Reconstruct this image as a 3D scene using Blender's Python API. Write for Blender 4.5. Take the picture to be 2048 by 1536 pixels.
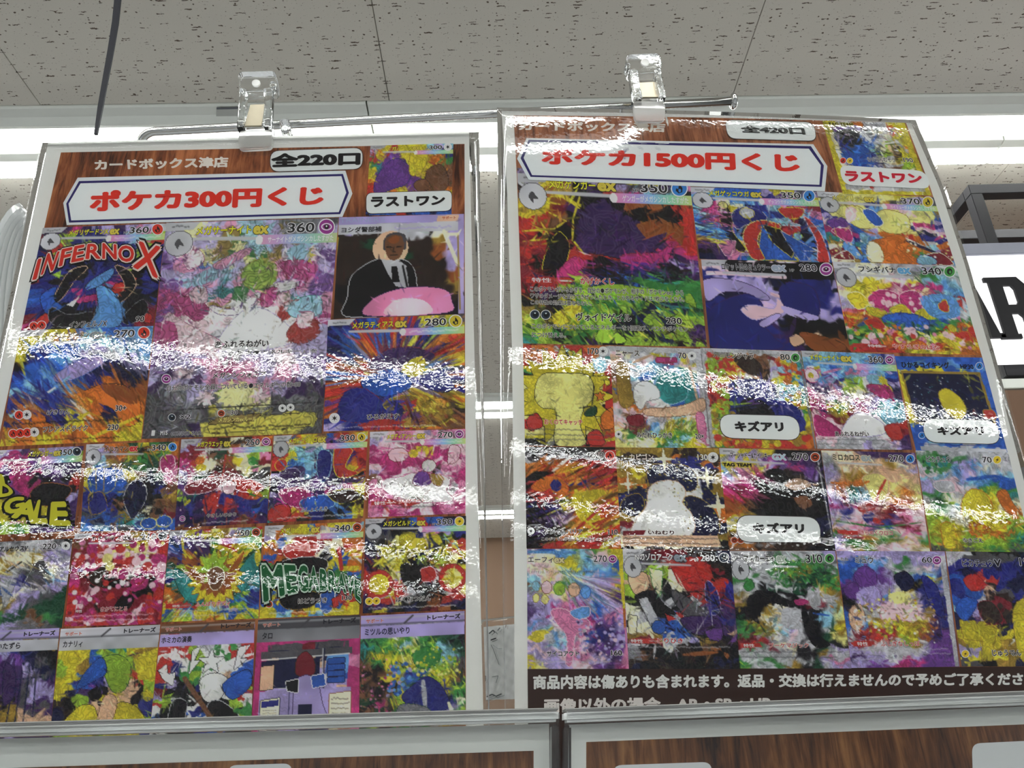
import bpy, bmesh, math, random
import numpy as np
from mathutils import Vector, Matrix
from mathutils.geometry import tessellate_polygon

S = bpy.context.scene
COL = S.collection
for o in list(bpy.data.objects):
    bpy.data.objects.remove(o)
random.seed(7)

# ------------------------------------------------------------------ camera, world, exposure
F = 1600.0
CZ = 1.6
TH, RO = math.radians(25.0), math.radians(1.58)
_f = np.array([0, math.cos(TH), math.sin(TH)])
_u0 = np.array([0, -math.sin(TH), math.cos(TH)])
_r0 = np.array([1.0, 0, 0])
RI = _r0 * math.cos(RO) - _u0 * math.sin(RO)
UP = _u0 * math.cos(RO) + _r0 * math.sin(RO)
cam = bpy.data.cameras.new('camera')
cam.sensor_width = 36.0
cam.lens = 36.0 * F / 2048
cam.clip_start = 0.02
co = bpy.data.objects.new('camera', cam)
COL.objects.link(co)
co.matrix_world = Matrix(((RI[0], UP[0], -_f[0], 0), (RI[1], UP[1], -_f[1], 0), (RI[2], UP[2], -_f[2], CZ), (0, 0, 0, 1)))
S.camera = co
W = bpy.data.worlds.new('room_world')
S.world = W
W.use_nodes = True
W.node_tree.nodes['Background'].inputs[0].default_value = (0.5, 0.52, 0.5, 1)
W.node_tree.nodes['Background'].inputs[1].default_value = 0.05
S.view_settings.view_transform = 'Standard'
S.view_settings.look = 'None'
S.view_settings.gamma = 1
S.view_settings.use_curve_mapping = False
S.view_settings.exposure = 0.0
GLOW = 3.2
LAMP = 56.0
S.cycles.transparent_max_bounces = 24
S.cycles.max_bounces = 12
S.cycles.transmission_bounces = 10
S.cycles.diffuse_bounces = 5

# ------------------------------------------------------------------ helpers
def lin(c):
    c = np.asarray(c, float) / 255.0
    return np.where(c <= 0.04045, c / 12.92, ((c + 0.055) / 1.055) ** 2.4)

def rgba(c, k=1.0):
    l = np.minimum(lin(c) * k, 0.9)
    return (float(l[0]), float(l[1]), float(l[2]), 1.0)

def new_mat(name):
    m = bpy.data.materials.new(name)
    m.use_nodes = True
    return m, m.node_tree, m.node_tree.nodes['Principled BSDF']

def simple(name, c, rough=0.5, metal=0.0, k=1.0, noise=0.06, scale=60.0, spec=0.5):
    m, nt, b = new_mat(name)
    b.inputs['Roughness'].default_value = rough
    b.inputs['Metallic'].default_value = metal
    b.inputs['Specular IOR Level'].default_value = spec
    tc = nt.nodes.new('ShaderNodeTexCoord')
    nz = nt.nodes.new('ShaderNodeTexNoise')
    nz.inputs['Scale'].default_value = scale
    nz.inputs['Detail'].default_value = 3
    nt.links.new(tc.outputs['Object'], nz.inputs['Vector'])
    mx = nt.nodes.new('ShaderNodeMix')
    mx.data_type = 'RGBA'
    a = np.array(rgba(c, k)[:3])
    mx.inputs[6].default_value = (*np.clip(a * (1 - noise), 0, 1), 1)
    mx.inputs[7].default_value = (*np.clip(a * (1 + noise), 0, 1), 1)
    nt.links.new(nz.outputs['Fac'], mx.inputs[0])
    nt.links.new(mx.outputs[2], b.inputs['Base Color'])
    return m

def node(nt, t, **kw):
    n = nt.nodes.new(t)
    for k, v in kw.items():
        setattr(n, k, v)
    return n

def math_n(nt, op, a, b=None):
    n = nt.nodes.new('ShaderNodeMath')
    n.operation = op
    for i, x in enumerate((a, b)):
        if x is None:
            continue
        if isinstance(x, (int, float)):
            n.inputs[i].default_value = x
        else:
            nt.links.new(x, n.inputs[i])
    return n.outputs[0]

def emis(name, c, s):
    m = bpy.data.materials.new(name)
    m.use_nodes = True
    nt = m.node_tree
    nt.nodes.clear()
    e = nt.nodes.new('ShaderNodeEmission')
    e.inputs[0].default_value = (*c, 1)
    e.inputs[1].default_value = s
    o = nt.nodes.new('ShaderNodeOutputMaterial')
    nt.links.new(e.outputs[0], o.inputs[0])
    return m

# printed ink: colour lives in the mesh's colour attribute
M_INK, nt, b = new_mat('printed_ink')
at = node(nt, 'ShaderNodeAttribute', attribute_name='Col')
nt.links.new(at.outputs['Color'], b.inputs['Base Color'])
b.inputs['Roughness'].default_value = 0.65
b.inputs['Specular IOR Level'].default_value = 0.15

def wood_print(name, c0, c1, c2, sx=260.0, sy=26.0):
    m, nt, b = new_mat(name)
    uv = node(nt, 'ShaderNodeUVMap', uv_map='uv')
    mp = node(nt, 'ShaderNodeMapping')
    mp.inputs['Scale'].default_value = (sx, sy, 1)
    mp.inputs['Rotation'].default_value = (0, 0, 0.08)
    nt.links.new(uv.outputs[0], mp.inputs[0])
    n1 = node(nt, 'ShaderNodeTexNoise')
    n1.inputs['Scale'].default_value = 1.0
    n1.inputs['Detail'].default_value = 6
    n1.inputs['Roughness'].default_value = 0.65
    n1.inputs['Distortion'].default_value = 0.6
    nt.links.new(mp.outputs[0], n1.inputs['Vector'])
    n2 = node(nt, 'ShaderNodeTexNoise')
    n2.inputs['Scale'].default_value = 22.0
    n2.inputs['Detail'].default_value = 2
    nt.links.new(uv.outputs[0], n2.inputs['Vector'])
    v = math_n(nt, 'ADD', math_n(nt, 'MULTIPLY', n1.outputs['Fac'], 0.72), math_n(nt, 'MULTIPLY', n2.outputs['Fac'], 0.45))
    cr = node(nt, 'ShaderNodeValToRGB')
    cr.color_ramp.elements[0].position = 0.44
    cr.color_ramp.elements[0].color = rgba(c0, 1.3)
    cr.color_ramp.elements[1].position = 0.74
    cr.color_ramp.elements[1].color = rgba(c2, 1.3)
    e = cr.color_ramp.elements.new(0.57)
    e.color = rgba(c1, 1.3)
    nt.links.new(v, cr.inputs[0])
    nt.links.new(cr.outputs[0], b.inputs['Base Color'])
    b.inputs['Roughness'].default_value = 0.65
    b.inputs['Specular IOR Level'].default_value = 0.15
    return m

M_WOODL = wood_print('wood_print_reddish', (58, 32, 24), (125, 70, 42), (178, 112, 70))
M_WOODR = wood_print('wood_print_orange', (74, 44, 32), (140, 86, 58), (182, 122, 84))
M_WOODB = wood_print('wood_print_dark', (38, 24, 20), (92, 56, 34), (140, 96, 58))
M_BAND = simple('dark_band_print', (52, 33, 28), 0.65, k=1.3, spec=0.15)
M_PAPER = simple('white_paper', (212, 212, 208), 0.6, k=1.27, noise=0.02, scale=300, spec=0.2)

def film_mat(name, bump, scale=270.0, rough=0.02, tint=(1, 1, 1)):
    m = bpy.data.materials.new(name)
    m.use_nodes = True
    nt = m.node_tree
    nt.nodes.clear()
    uv = node(nt, 'ShaderNodeUVMap', uv_map='uv')
    mp = node(nt, 'ShaderNodeMapping')
    mp.inputs['Scale'].default_value = (1.15, 0.95, 1)
    nt.links.new(uv.outputs[0], mp.inputs[0])
    n1 = node(nt, 'ShaderNodeTexNoise')
    n1.inputs['Scale'].default_value = scale
    n1.inputs['Detail'].default_value = 1.5
    n1.inputs['Roughness'].default_value = 0.45
    nt.links.new(mp.outputs[0], n1.inputs['Vector'])
    n2 = node(nt, 'ShaderNodeTexNoise')
    n2.inputs['Scale'].default_value = 30.0
    n2.inputs['Detail'].default_value = 1.0
    nt.links.new(uv.outputs[0], n2.inputs['Vector'])
    h = math_n(nt, 'ADD', n1.outputs['Fac'], math_n(nt, 'MULTIPLY', n2.outputs['Fac'], 1.2))
    bp = node(nt, 'ShaderNodeBump')
    bp.inputs['Strength'].default_value = 1.0
    bp.inputs['Distance'].default_value = bump
    nt.links.new(h, bp.inputs['Height'])
    fr = node(nt, 'ShaderNodeFresnel')
    fr.inputs['IOR'].default_value = 1.5
    nt.links.new(bp.outputs[0], fr.inputs['Normal'])
    tr = node(nt, 'ShaderNodeBsdfTransparent')
    tr.inputs[0].default_value = (*tint, 1)
    gl = node(nt, 'ShaderNodeBsdfGlossy')
    gl.inputs['Roughness'].default_value = rough
    nt.links.new(bp.outputs[0], gl.inputs['Normal'])
    mx = node(nt, 'ShaderNodeMixShader')
    nt.links.new(fr.outputs[0], mx.inputs[0])
    nt.links.new(tr.outputs[0], mx.inputs[1])
    nt.links.new(gl.outputs[0], mx.inputs[2])
    o = node(nt, 'ShaderNodeOutputMaterial')
    nt.links.new(mx.outputs[0], o.inputs[0])
    return m

M_FILM = film_mat('laminate_film', 3.0e-5, 330.0, 0.0)
M_CLEAR = film_mat('clear_sheet', 4e-6, 60.0, 0.05, (0.96, 0.97, 0.97))

def glass(name, rough=0.03, c=(0.97, 0.98, 0.98), ior=1.46):
    m, nt, b = new_mat(name)
    b.inputs['Base Color'].default_value = (*c, 1)
    b.inputs['Roughness'].default_value = rough
    b.inputs['IOR'].default_value = ior
    b.inputs['Transmission Weight'].default_value = 1.0
    tc = node(nt, 'ShaderNodeTexCoord')
    nz = node(nt, 'ShaderNodeTexNoise')
    nz.inputs['Scale'].default_value = 120
    nt.links.new(tc.outputs['Object'], nz.inputs['Vector'])
    bp = node(nt, 'ShaderNodeBump')
    bp.inputs['Strength'].default_value = 0.25
    bp.inputs['Distance'].default_value = 0.0004
    nt.links.new(nz.outputs['Fac'], bp.inputs['Height'])
    nt.links.new(bp.outputs[0], b.inputs['Normal'])
    return m

M_GLASS = glass('clear_plastic')
M_FROST = glass('frosted_plastic', 0.28, (0.93, 0.92, 0.91), 1.4)
M_CHROME = simple('chrome_metal', (190, 190, 188), 0.14, 1.0, noise=0.03)
M_STEEL = simple('spring_steel', (140, 132, 116), 0.35, 1.0, noise=0.08, scale=200)
M_BLACK = simple('black_steel', (34, 33, 36), 0.6, noise=0.1, spec=0.25)
M_STRAP = simple('black_plastic', (36, 36, 42), 0.6, noise=0.1, spec=0.2)
M_FIXT = simple('white_enamel', (214, 216, 208), 0.35, k=1.0, noise=0.02)
M_LAMP = emis('lamp_glow', (0.97, 1.0, 0.97), LAMP)
M_COVER = emis('lamp_cover_glow', (0.96, 1.0, 0.97), GLOW)
M_WALL = simple('white_wall', (176, 178, 182), 0.8, noise=0.03, scale=5)
M_TAN = simple('tan_board', (100, 76, 56), 0.7, noise=0.12, scale=3)
M_BROWN = simple('brown_board', (108, 80, 60), 0.7, noise=0.15, scale=12)
M_FLOOR = simple('pale_floor', (172, 174, 178), 0.5, noise=0.05, scale=4)
M_SIGN = emis('lit_sign_panel', (1.0, 1.0, 1.0), 1.6)
M_GREYINK = simple('grey_ink', (96, 98, 104), .5)
M_GREY = simple('grey_frame', (150, 152, 165), 0.4, noise=0.05)

# ------------------------------------------------------------------ mesh building
def link(name, me, mat, parent=None, loc=None):
    o = bpy.data.objects.new(name, me)
    COL.objects.link(o)
    if mat is not None:
        me.materials.append(mat)
    if parent is not None:
        o.parent = parent
    elif loc is not None:
        o.location = loc
    return o

def mesh_np(name, V, Q, col=None, uv=None, smooth=False):
    """V (n,3) array, Q (m,k) array of equal-size faces or a list of faces"""
    me = bpy.data.meshes.new(name)
    V = np.asarray(V, np.float32)
    if isinstance(Q, np.ndarray):
        m, k = Q.shape
        me.vertices.add(len(V))
        me.vertices.foreach_set('co', V.ravel())
        me.loops.add(m * k)
        me.loops.foreach_set('vertex_index', Q.astype(np.int32).ravel())
        me.polygons.add(m)
        me.polygons.foreach_set('loop_start', (np.arange(m) * k).astype(np.int32))
        me.update(calc_edges=True)
    else:
        me.from_pydata([tuple(map(float, v)) for v in V], [], [tuple(int(i) for i in f) for f in Q])
    if uv is not None:
        l = me.uv_layers.new(name='uv')
        idx = np.empty(len(me.loops), np.int32)
        me.loops.foreach_get('vertex_index', idx)
        l.data.foreach_set('uv', np.asarray(uv, np.float32)[idx].ravel())
    if col is not None:
        a = me.attributes.new('Col', 'FLOAT_COLOR', 'POINT')
        c = np.ones((len(V), 4), np.float32)
        c[:, :3] = col
        a.data.foreach_set('color', c.ravel())
    if smooth:
        me.polygons.foreach_set('use_smooth', np.ones(len(me.polygons), bool))
    me.validate()
    return me

def empty(name, loc, label, cat, group=None):
    o = bpy.data.objects.new(name, None)
    COL.objects.link(o)
    o.location = loc
    o.empty_display_size = 0.02
    tag(o, label, cat, group)
    return o

def tag(o, label, cat=None, group=None):
    o['label'] = label
    if cat:
        o['category'] = cat
    if group:
        o['group'] = group
    return o

def struct(o):
    o['kind'] = 'structure'
    return o

def box_bm(bm, lo, hi):
    vs = [bm.verts.new((x, y, z)) for x in (lo[0], hi[0]) for y in (lo[1], hi[1]) for z in (lo[2], hi[2])]
    for f in ((0, 1, 3, 2), (4, 6, 7, 5), (0, 4, 5, 1), (2, 3, 7, 6), (0, 2, 6, 4), (1, 5, 7, 3)):
        bm.faces.new([vs[i] for i in f])

def box(name, lo, hi, mat, parent=None, bevel=0.0, origin=(0, 0, 0)):
    bm = bmesh.new()
    lo = [a - b for a, b in zip(lo, origin)]
    hi = [a - b for a, b in zip(hi, origin)]
    box_bm(bm, lo, hi)
    bmesh.ops.recalc_face_normals(bm, faces=bm.faces)
    if bevel:
        bmesh.ops.bevel(bm, geom=bm.edges[:], offset=bevel, segments=2, affect='EDGES')
    me = bpy.data.meshes.new(name)
    bm.to_mesh(me)
    bm.free()
    return link(name, me, mat, parent, origin)

# ------------------------------------------------------------------ bent sheets in front of the lens
class Sheet:
    """a vertical sheet at distance D, turned by yaw, gently twisted and curled (tilt = c0 + a*u + b*v, degrees)"""
    def __init__(s, D, yaw, c0=0.0, a=0.0, b=0.0, e=(0.0, 0.0), v0=0.2, crease=0.0):
        s.cr = math.radians(crease)
        s.e, s.v0 = [math.radians(x) for x in e], v0
        y = math.radians(yaw)
        s.U = np.array([math.cos(y), math.sin(y), 0.0])
        s.n = np.array([math.sin(y), -math.cos(y), 0.0])
        s.P0 = np.array([0.0, D, 0.0])
        s.k = [math.radians(x) for x in (c0, a, b)]
    def g(s, u, v):
        c0, a, b = s.k
        t = np.maximum(v - s.v0, 0)
        # dent beside the clip: starts at u = .10, fades out towards the right edge, only near the top
        h = np.clip((u - .10) / .04, 0, 1) * np.clip((.32 - u) / .18, 0, 1)
        q = np.maximum(v - .35, 0)
        w = np.where(q < .05, q * q * 10, .025 + (q - .05))
        return -(c0 * v + a * u * v + b * v * v / 2 + (s.e[0] - s.e[1] * u) * t * t / 2 + s.cr * h * w)
    def at(s, px, off=0.0):
        """points on the sheet along the sight lines px (n,2); off = metres toward the viewer -> world (n,3), uv (n,2)"""
        px = np.asarray(px, float).reshape(-1, 2)
        d = ((px[:, 0:1] - 1024) / F) * RI + ((768 - px[:, 1:2]) / F) * UP + _f
        dn = d @ s.n
        base = s.P0 @ s.n
        t = base / dn
        for _ in range(12):
            P = d * t[:, None]
            u, v = P @ s.U, P[:, 2]
            t = (base + s.g(u, v)) / dn
        P = d * t[:, None]
        uv = np.stack([P @ s.U, P[:, 2]], 1)
        # true surface normal for the offset
        u, v, e_ = uv[:, 0], uv[:, 1], 1e-4
        gu = (s.g(u + e_, v) - s.g(u - e_, v)) / (2 * e_)
        gv = (s.g(u, v + e_) - s.g(u, v - e_)) / (2 * e_)
        nn = s.n[None, :] - gu[:, None] * s.U[None, :] - gv[:, None] * np.array([0, 0, 1.0])
        nn /= np.linalg.norm(nn, axis=1)[:, None]
        P = P + nn * (np.asarray(off).reshape(-1, 1) if np.ndim(off) else off)
        P[:, 2] += CZ
        return P, uv

SL = Sheet(0.44, 3.0, -0.65, 4.53, 4.22)
SR = Sheet(0.44, 3.0, -4.44, 11.5, 13.14, (26.2, 127.0), .2, -2.1)

def edge_at(pts, y):
    ys = [p[1] for p in pts]
    xs = [p[0] for p in pts]
    return np.interp(y, ys, xs)

def strip_px(left, right, ns, nt_, bow=0.0):
    """grid of pixels between two side polylines (matched end to end)"""
    out = []
    for j in range(nt_ + 1):
        t = j / nt_
        yl = left[0][1] + t * (left[-1][1] - left[0][1])
        yr = right[0][1] + t * (right[-1][1] - right[0][1])
        xl, xr = edge_at(left, yl), edge_at(right, yr)
        for i in range(ns + 1):
            q = i / ns
            out.append((xl + (xr - xl) * q, yl + (yr - yl) * q - bow * 4 * q * (1 - q) * (1 - t)))
    return np.array(out)

def grid_faces(ns, nt_):
    i, j = np.meshgrid(np.arange(ns), np.arange(nt_))
    a = (j * (ns + 1) + i).ravel()
    return np.stack([a, a + ns + 1, a + ns + 2, a + 1], 1)

def quad_px(q, us, vs):
    """bilinear pixels for card-local u,v arrays; q = TL,TR,BR,BL"""
    q = np.asarray(q, float)
    us, vs = np.asarray(us, float)[:, None], np.asarray(vs, float)[:, None]
    return (q[0] * (1 - us) + q[1] * us) * (1 - vs) + (q[3] * (1 - us) + q[2] * us) * vs

class Ink:
    """flat printed shapes laid on a sheet: collects polygons and lettering of any colour into one mesh"""
    def __init__(s, sheet, off):
        s.sh, s.off = sheet, off
        s.V, s.T, s.C, s.O = [], [], [], []
        s.n = 0
        s.layer = 0
    def add(s, px, tris, color, k=1.35):
        px = np.asarray(px, float)
        s.V.append(px)
        s.T.append(np.asarray(tris, int).reshape(-1, 3) + s.n)
        s.C.append(np.tile(np.minimum(lin(color) * k, 0.88), (len(px), 1)))
        s.layer += 1
        s.O.append(np.full(len(px), s.off + s.layer * 2.5e-6))
        s.n += len(px)
    def poly(s, px, color, maxe=45.0, k=1.35):
        px = [tuple(map(float, p)) for p in px]
        tr = tessellate_polygon([[Vector((x, y, 0)) for x, y in px]])
        V = list(px)
        T = [tuple(t) for t in tr]
        for _ in range(6):
            nT, cache, done = [], {}, True
            def mid(a, b):
                key = (min(a, b), max(a, b))
                if key not in cache:
                    cache[key] = len(V)
                    V.append(((V[a][0] + V[b][0]) / 2, (V[a][1] + V[b][1]) / 2))
                return cache[key]
            for a, b, c in T:
                m = max(math.dist(V[a], V[b]), math.dist(V[b], V[c]), math.dist(V[a], V[c]))
                if m > maxe:
                    done = False
            if done:
                break
            for a, b, c in T:
                ab, bc, ca = mid(a, b), mid(b, c), mid(c, a)
                nT += [(a, ab, ca), (ab, b, bc), (ca, bc, c), (ab, bc, ca)]
            T = nT
        s.add(V, T, color, k)
    def ell(s, c, r, color, n=24, k=1.35):
        s.poly([(c[0] + r[0] * math.cos(2 * math.pi * i / n), c[1] + r[1] * math.sin(2 * math.pi * i / n)) for i in range(n)], color, k=k)
    def text(s, q, string, color, outline=None, bold=0.02, ow=0.06, k=1.35, grow=None):
        P, T, bb = glyphs(string, 0.0)
        rad = bold * .85
        bb = (bb[0] - rad, bb[1] - rad, bb[2] + rad, bb[3] + rad)
        w, h = bb[2] - bb[0], bb[3] - bb[1]
        def spread(r, col):
            m = 1 if r < .006 else (5 if r < .03 else 9)
            for i in range(m):
                a = 2 * math.pi * i / max(m - 1, 1) + .4
                dx, dy = (0, 0) if i == m - 1 else (r * math.cos(a), r * math.sin(a))
                s.add(quad_px(q, (P[:, 0] + dx - bb[0]) / w, (bb[3] - P[:, 1] - dy) / h), T, col, k)
        if outline is not None:
            spread(rad + ow * .8, outline)
        spread(rad if grow is None else rad + grow, color)
    def build(s, name, parent, root):
        if not s.V:
            return None
        px = np.concatenate(s.V)
        P, uv = s.sh.at(px, np.concatenate(s.O))
        me = mesh_np(name, P - np.array(root.location), np.concatenate(s.T), col=np.concatenate(s.C), uv=uv)
        return link(name, me, M_INK, parent)

_gl = {}
_fc = bpy.data.curves.new('lettering_source', 'FONT')
_fo = bpy.data.objects.new('lettering_source', _fc)
COL.objects.link(_fo)
_fc.resolution_u = 3
def glyphs(string, bold):
    key = (string, round(bold, 4))
    if key not in _gl:
        _fc.body = string
        _fc.offset = bold
        dg = bpy.context.evaluated_depsgraph_get()
        dg.update()
        ev = _fo.evaluated_get(dg)
        m = ev.to_mesh()
        m.calc_loop_triangles()
        P = np.array([v.co[:2] for v in m.vertices], float)
        T = np.array([t.vertices[:] for t in m.loop_triangles], int)
        ev.to_mesh_clear()
        _gl[key] = (P, T, (P[:, 0].min(), P[:, 1].min(), P[:, 0].max(), P[:, 1].max()))
    return _gl[key]

def sub(q, u0, v0, u1, v1):
    return quad_px(q, [u0, u1, u1, u0], [v0, v0, v1, v1])

# ------------------------------------------------------------------ the painter: abstract colour prints for the card pictures
PAL = dict(k=(20, 18, 22), K=(45, 32, 28), w=(222, 222, 218), W=(182, 182, 188), g=(122, 122, 128), G=(72, 70, 76), r=(190, 45, 40),
           R=(120, 25, 38), o=(212, 112, 35), O=(146, 76, 32), y=(214, 198, 42), Y=(224, 218, 125), m=(160, 128, 45), l=(150, 188, 52),
           L=(52, 130, 58), D=(26, 68, 46), t=(42, 138, 138), c=(132, 190, 214), b=(40, 90, 188), B=(30, 34, 118), n=(20, 22, 60),
           s=(88, 150, 214), p=(110, 60, 150), P=(55, 30, 85), v=(165, 150, 205), i=(214, 122, 166), I=(188, 48, 118), q=(228, 190, 200),
           h=(214, 172, 138), e=(114, 72, 46), f=(234, 225, 186))

class Canvas:
    def __init__(s, w, h, seed):
        s.w, s.h = w, h
        s.rng = np.random.default_rng(seed)
        s.X, s.Y = np.meshgrid((np.arange(w)) / (w - 1), (np.arange(h)) / (h - 1))
        s.img = np.zeros((h, w, 3))
        s.asp = h / w
    def noise(s, fx, fy=None):
        fy = fy or max(2, int(fx * s.asp))
        L = s.rng.random((int(fy) + 2, int(fx) + 2))
        x, y = s.X * fx, s.Y * fy
        i, j = x.astype(int), y.astype(int)
        a, b = x - i, y - j
        a, b = a * a * (3 - 2 * a), b * b * (3 - 2 * b)
        return (L[j, i] * (1 - a) + L[j, i + 1] * a) * (1 - b) + (L[j + 1, i] * (1 - a) + L[j + 1, i + 1] * a) * b - 0.5
    def lookup(s, x, y, crisp):
        G = s.G
        R, C = G.shape[:2]
        gx = np.clip(x * C - 0.5, 0, C - 1.001)
        gy = np.clip(y * R - 0.5, 0, R - 1.001)
        i, j = gx.astype(int), gy.astype(int)
        i2, j2 = np.minimum(i + 1, C - 1), np.minimum(j + 1, R - 1)
        a, b = gx - i, gy - j
        if crisp > 0:
            z = 1 / (1 - 0.97 * crisp)
            a, b = np.clip((a - 0.5) * z + 0.5, 0, 1), np.clip((b - 0.5) * z + 0.5, 0, 1)
        a, b = a[..., None], b[..., None]
        return (G[j, i] * (1 - a) + G[j, i2] * a) * (1 - b) + (G[j2, i] * (1 - a) + G[j2, i2] * a) * b
    def base(s, rows, crisp=0.85, warp=0.09, grain=0.10):
        s.G = np.array([[PAL[c] for c in r] for r in rows], float)
        wx = warp * (s.noise(5) * 1.3 + s.noise(11) * 0.9 + s.noise(24) * 0.5)
        wy = warp * (s.noise(5) * 1.3 + s.noise(11) * 0.9 + s.noise(24) * 0.5)
        s.img = s.lookup(np.clip(s.X + wx, 0, 1), np.clip(s.Y + wy, 0, 1), crisp)
        s.img *= (1 + grain * 2 * (s.noise(30) + s.noise(14)))[..., None]
    def mask_poly(s, pts):
        P = np.asarray(pts, float)
        m = np.zeros((s.h, s.w), bool)
        n = len(P)
        for i in range(n):
            (x1, y1), (x2, y2) = P[i], P[(i + 1) % n]
            if y1 == y2:
                continue
            c = ((y1 > s.Y) != (y2 > s.Y)) & (s.X < (x2 - x1) * (s.Y - y1) / (y2 - y1) + x1)
            m ^= c
        return m
    def grow(s, m, r=1):
        o = m.copy()
        for _ in range(r):
            p = np.pad(o, 1)
            o = p[1:-1, 1:-1] | p[:-2, 1:-1] | p[2:, 1:-1] | p[1:-1, :-2] | p[1:-1, 2:]
        return o
    def put(s, m, color, outline=None, tone=0.22):
        if outline:
            s.img[s.grow(m) & ~m] = PAL[outline]
        sh = (1 + tone * (s.noise(4) + 0.6 * s.noise(10)))[..., None]
        s.img = np.where(m[..., None], np.array(PAL[color], float) * sh, s.img)
    def blob(s, color, pts, outline=None):
        P = np.asarray(pts, float)
        n = len(P)
        out = []
        for i in range(n):
            p0, p1, p2, p3 = P[i - 1], P[i], P[(i + 1) % n], P[(i + 2) % n]
            for t in (0, .2, .4, .6, .8):
                out.append(0.5 * (2 * p1 + (p2 - p0) * t + (2 * p0 - 5 * p1 + 4 * p2 - p3) * t * t + (3 * p1 - p0 - 3 * p2 + p3) * t ** 3))
        s.put(s.mask_poly(out), color, outline)
    def ell(s, color, cx, cy, rx, ry, outline=None):
        s.put(((s.X - cx) / rx) ** 2 + ((s.Y - cy) / ry) ** 2 < 1, color, outline)
    def star(s, color, cx, cy, r, n=5, inner=0.45, outline=None):
        pts = []
        for i in range(2 * n):
            a = math.pi * i / n - math.pi / 2
            q = r if i % 2 == 0 else r * inner
            pts.append((cx + q * math.cos(a), cy + q * math.sin(a) / s.asp))
        s.put(s.mask_poly(pts), color, outline)
    def line(s, color, wd, pts, taper=0.0, alpha=1.0):
        c = np.array(PAL[color] if isinstance(color, str) else color, float)
        for (x1, y1), (x2, y2) in zip(pts[:-1], pts[1:]):
            s.seg(c, wd, x1, y1, x2, y2, taper, alpha)
    def seg(s, c, wd, x1, y1, x2, y2, taper=0.0, alpha=1.0):
        m = wd * 1.5
        i0, i1 = int(max(0, (min(x1, x2) - m) * s.w)), int(min(s.w, (max(x1, x2) + m) * s.w + 2))
        j0, j1 = int(max(0, (min(y1, y2) - m / s.asp) * s.h)), int(min(s.h, (max(y1, y2) + m / s.asp) * s.h + 2))
        if i1 <= i0 or j1 <= j0:
            return
        X, Y = s.X[j0:j1, i0:i1], s.Y[j0:j1, i0:i1] * s.asp
        dx, dy = x2 - x1, (y2 - y1) * s.asp
        L2 = dx * dx + dy * dy + 1e-9
        t = np.clip(((X - x1) * dx + (Y - y1 * s.asp) * dy) / L2, 0, 1)
        d = np.hypot(X - x1 - t * dx, Y - y1 * s.asp - t * dy)
        r = wd / 2 * (1 - taper * np.abs(2 * t - 1) ** 1.5)
        a = (np.clip((r - d) * s.w + 0.5, 0, 1) * alpha)[..., None]
        s.img[j0:j1, i0:i1] = s.img[j0:j1, i0:i1] * (1 - a) + c * a
    def strokes(s, n, length, width, ang, jit=0.35, alpha=0.85, region=(0, 0, 1, 1)):
        for _ in range(n):
            x = region[0] + (region[2] - region[0]) * s.rng.random()
            y = region[1] + (region[3] - region[1]) * s.rng.random()
            if ang == 'x':
                a = s.rng.random() * math.pi
            elif isinstance(ang, tuple):
                a = math.atan2((y - ang[1]) * s.asp, x - ang[0]) + (s.rng.random() - .5) * 0.3
            else:
                a = ang + (s.rng.random() - .5) * 0.7
            l = length * (0.4 + s.rng.random())
            xx = np.array([[np.clip(x + (s.rng.random() - .5) * 0.12, 0, 1)]])
            yy = np.array([[np.clip(y + (s.rng.random() - .5) * 0.12, 0, 1)]])
            c = s.lookup(xx, yy, 0.9)[0, 0] * (1 + jit * (s.rng.random() * 2 - 1)) + jit * 40 * (s.rng.random(3) - .5)
            dx, dy = math.cos(a) * l / 2, math.sin(a) * l / 2 / s.asp
            s.seg(np.clip(c, 8, 240), width * (0.5 + s.rng.random()), x - dx, y - dy, x + dx, y + dy, 0.8, alpha)
    def overlay(s, n, length, width, ang, jit=0.3, contour=0.35):
        for _ in range(n):
            x, y = s.rng.random(2)
            c = s.img[min(int(y * s.h), s.h - 1), min(int(x * s.w), s.w - 1)] * (1 + jit * (2 * s.rng.random() - 1)) + 22 * (s.rng.random(3) - .5)
            a = s.rng.random() * math.pi if ang == 'x' else (math.atan2((y - ang[1]) * s.asp, x - ang[0]) if isinstance(ang, tuple) else ang) + (s.rng.random() - .5) * .8
            l = length * (.3 + s.rng.random())
            dx, dy = math.cos(a) * l / 2, math.sin(a) * l / 2 / s.asp
            s.seg(np.clip(c, 6, 238), width * (.5 + s.rng.random()), x - dx, y - dy, x + dx, y + dy, .8, .75)
        if contour:
            f = s.noise(7) + .7 * s.noise(15) + .4 * s.noise(29)
            band = np.abs(((f * 5.5) % 1) - .5)
            gy, gx = np.gradient(f * 5.5)
            g = np.hypot(gx, gy) + 1e-6
            ln = np.clip(1.1 - (band / g), 0, 1) * contour * np.clip(1.4 + 3 * s.noise(4), 0, 1)
            lum = s.img.mean(axis=2, keepdims=True)
            ln = ln * np.clip((222 - lum[..., 0]) / 50, .12, 1)
            tgt = np.where(lum > 95, s.img * .3, s.img * .6 + 85)
            s.img = s.img * (1 - ln[..., None]) + tgt * ln[..., None]
    def dots(s, n, r, colors, region=(0, 0, 1, 1)):
        for _ in range(n):
            x = region[0] + (region[2] - region[0]) * s.rng.random()
            y = region[1] + (region[3] - region[1]) * s.rng.random()
            q = r * (0.4 + s.rng.random())
            s.seg(np.array(PAL[colors[int(s.rng.random() * len(colors))]], float), q, x, y, x + 1e-3, y)
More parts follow.
